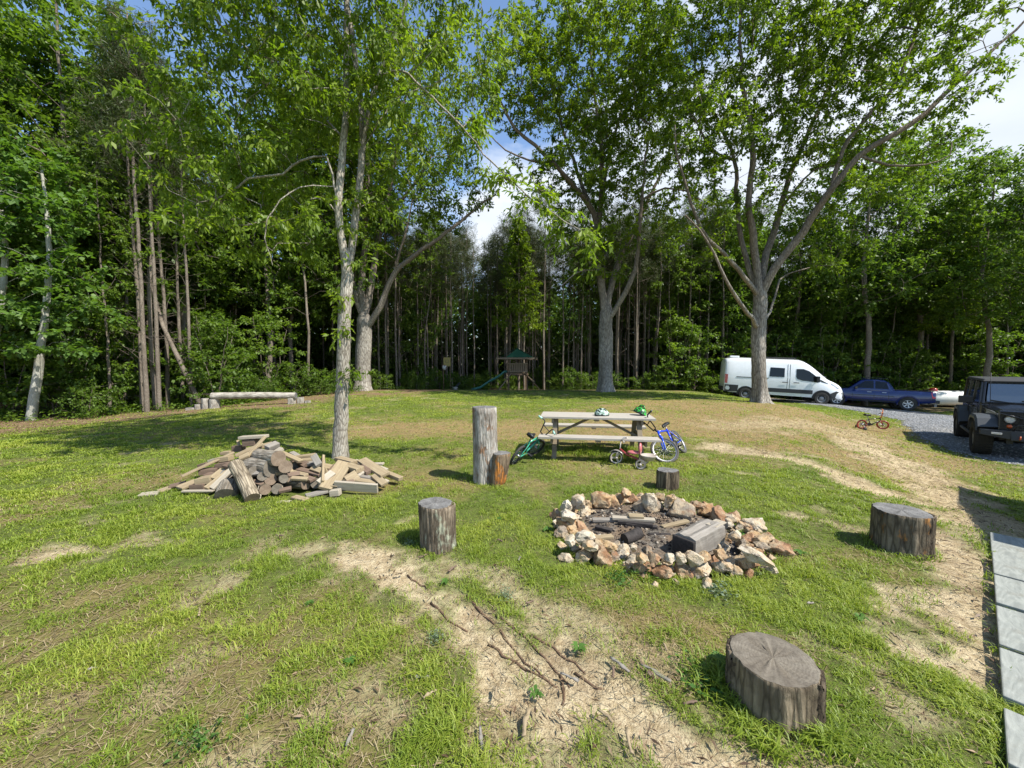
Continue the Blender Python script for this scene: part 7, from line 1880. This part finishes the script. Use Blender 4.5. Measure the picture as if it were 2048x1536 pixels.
# ------------------------------------------------------------------ weeds, roots, bark chips
def weed(px, py, s, kind, lab, mat=M_LEAF_LIGHT):
    q = W(px, py); r = np.random.default_rng(px); n = 16 if kind == 'broad' else 90
    V = []
    a = r.random(n) * 6.283
    if kind == 'broad':
        for k in range(n):
            L_ = s * (.6 + .5 * r.random()); d = Vector((math.cos(a[k]), math.sin(a[k]), .55 + .5 * r.random())).normalized(); sd_ = Vector((-d.y, d.x, 0)).normalized() * L_ * .17
            b = Vector((0, 0, 0)); m1 = b + d * L_ * .5; t = m1 + Vector((d.x, d.y, -.15)) * L_ * .55
            V += [m1 - sd_ + Vector((0, 0, .01)), t, m1 + sd_ + Vector((0, 0, .01))]
        V = np.array([(0, 0, 0)] + [tuple(v) for v in V]); ff = np.array([(0, 3 * k + 1, 3 * k + 2, 3 * k + 3) for k in range(n)]); tn = np.concatenate([[.5], np.repeat(r.random(n), 3)])
    else:
        P = r.normal(size=(n, 3)) * np.array([s * .45, s * .45, 0]); P[:, 2] = np.abs(r.normal(size=n)) * s * .35
        D = unit(np.stack([np.cos(a), np.sin(a), .6 * r.random(n)], -1)); V = kite_leaves(P, D, s * (.16 + .16 * r.random(n)), .5, .8).reshape(n, 4, 3); V = np.concatenate([V, V[:, :1] + np.array([.0015, .0015, .0])], 1).reshape(-1, 3); V = np.vstack([[(0, 0, 0)], V]); K = np.arange(n)[:, None] * 5 + 1; tn = np.concatenate([[.5], np.repeat(r.random(n), 5)])
        ff = (K + [0, 1, 2, 3]).ravel().tolist() + np.hstack([np.zeros((n, 1), int), K, K + 4]).ravel().tolist()
    sz = 4 if kind == 'broad' else np.array([4] * n + [3] * n)
    o = np_mesh('weed', V, ff, sz, mat, attrs=dict(tint=tn)); o.location = (q.x, q.y, q.z + .004)
    tag(o, lab, 'weed', 'weeds growing in the yard')
M_WEED = leaf_mat('leaf_weed', [(.05, .12, .02), (.08, .17, .03), (.12, .21, .05)], .3)
M_WEEDB = leaf_mat('leaf_bluish', [(.11, .16, .09), (.16, .21, .12), (.22, .27, .17)], .2)
WE = [(1158, 1302, .07, 'broad', 'broad leafed weed on the bare strip left of the nearest stump'), (890, 1168, .06, 'broad', 'weed with a reddish leaf below the lichen spotted stump'), (1285, 1150, .10, 'fine', 'bushy weed at the foot of the left front of the fire ring'), (1240, 1165, .12, 'fine', 'bright bushy weed in front of the rusty fire ring stones'),
      (1440, 1190, .12, 'fine', 'bluish bushy weed below the white stones of the fire ring'), (1497, 1078, .12, 'broad', 'broad leafed weed between the right stones of the fire ring'), (1095, 1062, .08, 'broad', 'weed at the left outside of the fire ring'), (1400, 1370, .13, 'fine', 'dark weed clump left of the nearest stump'), (1440, 1330, .10, 'broad', 'tall leafed weed against the nearest stump'),
      (1070, 1392, .06, 'broad', 'small weed low on the bare strip'), (870, 1280, .06, 'fine', 'bluish weed at the left edge of the bare strip'), (1010, 1195, .07, 'fine', 'pale weed on the brown ground above the bare strip'), (400, 1490, .10, 'fine', 'green weed clump at the bottom of the yard'), (700, 1330, .06, 'broad', 'weed left of the middle of the bare strip'), (1600, 1110, .08, 'broad', 'weed right of the fire ring'), (820, 1090, .06, 'fine', 'pale weed in the shade of the lichen spotted stump'), (1000, 1040, .05, 'broad', 'weed between the double stump and the fire ring'), (620, 1210, .05, 'broad', 'small weed in the left lawn'), (1720, 1240, .07, 'broad', 'weed below the wide dark stump')]
for i, w_ in enumerate(WE): weed(*w_, mat=M_WEEDB if 'luish' in w_[4] or 'pale' in w_[4] else M_WEED)
M_ROOT = simple('root_brown', (.13, .085, .055), .9, .1)
ROOTS = [[(990, 1225), (1040, 1262), (1090, 1310), (1125, 1345), (1150, 1380)], [(930, 1190), (985, 1240), (1035, 1300), (1090, 1350), (1130, 1375)], [(1060, 1270), (1110, 1290), (1150, 1320), (1180, 1350)], [(980, 1280), (1030, 1320), (1080, 1345), (1120, 1368)], [(815, 1145), (840, 1165), (870, 1180)], [(1120, 1340), (1128, 1380), (1126, 1410)], [(860, 1200), (900, 1240), (950, 1262)], [(1150, 1340), (1190, 1365), (1215, 1372)]]
for i, rt_ in enumerate(ROOTS):
    mb = MB(); P = [W(a + random.uniform(-3, 3), b) for a, b in rt_]; Q = []
    for a, b in zip(P[:-1], P[1:]):
        for f in (0, .34, .67): q = a.lerp(b, f); Q.append(Vector((q.x + random.gauss(0, .006), q.y + random.gauss(0, .006), g(q.x, q.y) - .026 + .006)))
    Q = [Vector((q.x, q.y, g(q.x, q.y) + .003 - .03 * float(fields(np.array([q.x]), np.array([q.y]))[0][0]))) for q in Q]
    mb.tube(Q, [.007 * (1 - .7 * k / len(Q)) + .002 for k in range(len(Q))], 6); o = mb.build('root', M_ROOT)
    tag(o, '%s thin brown root on the bare strip, counted from its left end' % ORD[sorted(range(len(ROOTS)), key=lambda k: ROOTS[k][0][0]).index(i)], 'root', 'thin roots laid bare on the eroded strip')
CH = [(1290, 1335, .10), (1310, 1352, .12), (1240, 1335, .08), (1225, 1352, .05), (845, 1115, .05), (905, 1140, .06), (1140, 1360, .07), (1060, 1210, .04), (1055, 1450, .09), (990, 1390, .05), (860, 1395, .05), (845, 1360, .05), (400, 1230, .05), (1795, 1278, .05), (1950, 985, .06), (700, 1480, .05), (1210, 1440, .06), (1260, 1490, .07), (800, 1150, .04), (1000, 1085, .04), (1620, 1210, .04), (560, 1075, .05), (1040, 1120, .04), (960, 1480, .07), (180, 1345, .03), (1380, 1410, .05), (1330, 1300, .04)]
for i, (px, py, s) in enumerate(sorted(CH)):
    q = W(px, py); mb = MB(); r = random.Random(i); V = []; s *= .8
    for k in range(7):
        a = k / 6; lo = -s * (.12 + r.uniform(-.05, .07)); hi = s * (.12 + r.uniform(-.06, .08)); bend = s * .12 * math.sin(a * 2.2 + i)
        V += [(s * (a - .5) * 1.9 + r.uniform(-.05, .05) * s, lo + bend, .003 + .010 * r.random()), (s * (a - .5) * 1.9 + r.uniform(-.12, .12) * s, hi + bend, .004 + .016 * r.random())]
    mb.add(V, [(2 * k, 2 * k + 2, 2 * k + 3, 2 * k + 1) for k in range(6)], True); o = mb.build('bark_chip', [M_PLANK_GREY, M_PLANK_TAN, M_PLANK_BROWN][i % 3], loc=(q.x, q.y, g(q.x, q.y) + .008), rot=(r.uniform(-.15, .15), r.uniform(-.1, .1), r.random() * 3.1)); s_ = o.modifiers.new('t', 'SOLIDIFY'); s_.thickness = .008
    tag(o, '%s curled bark chip lying on the ground, counted from the left of the yard' % ORD[i], 'bark chip', 'bark chips scattered on the ground')
grow_grass()
bpy.context.view_layer.update()
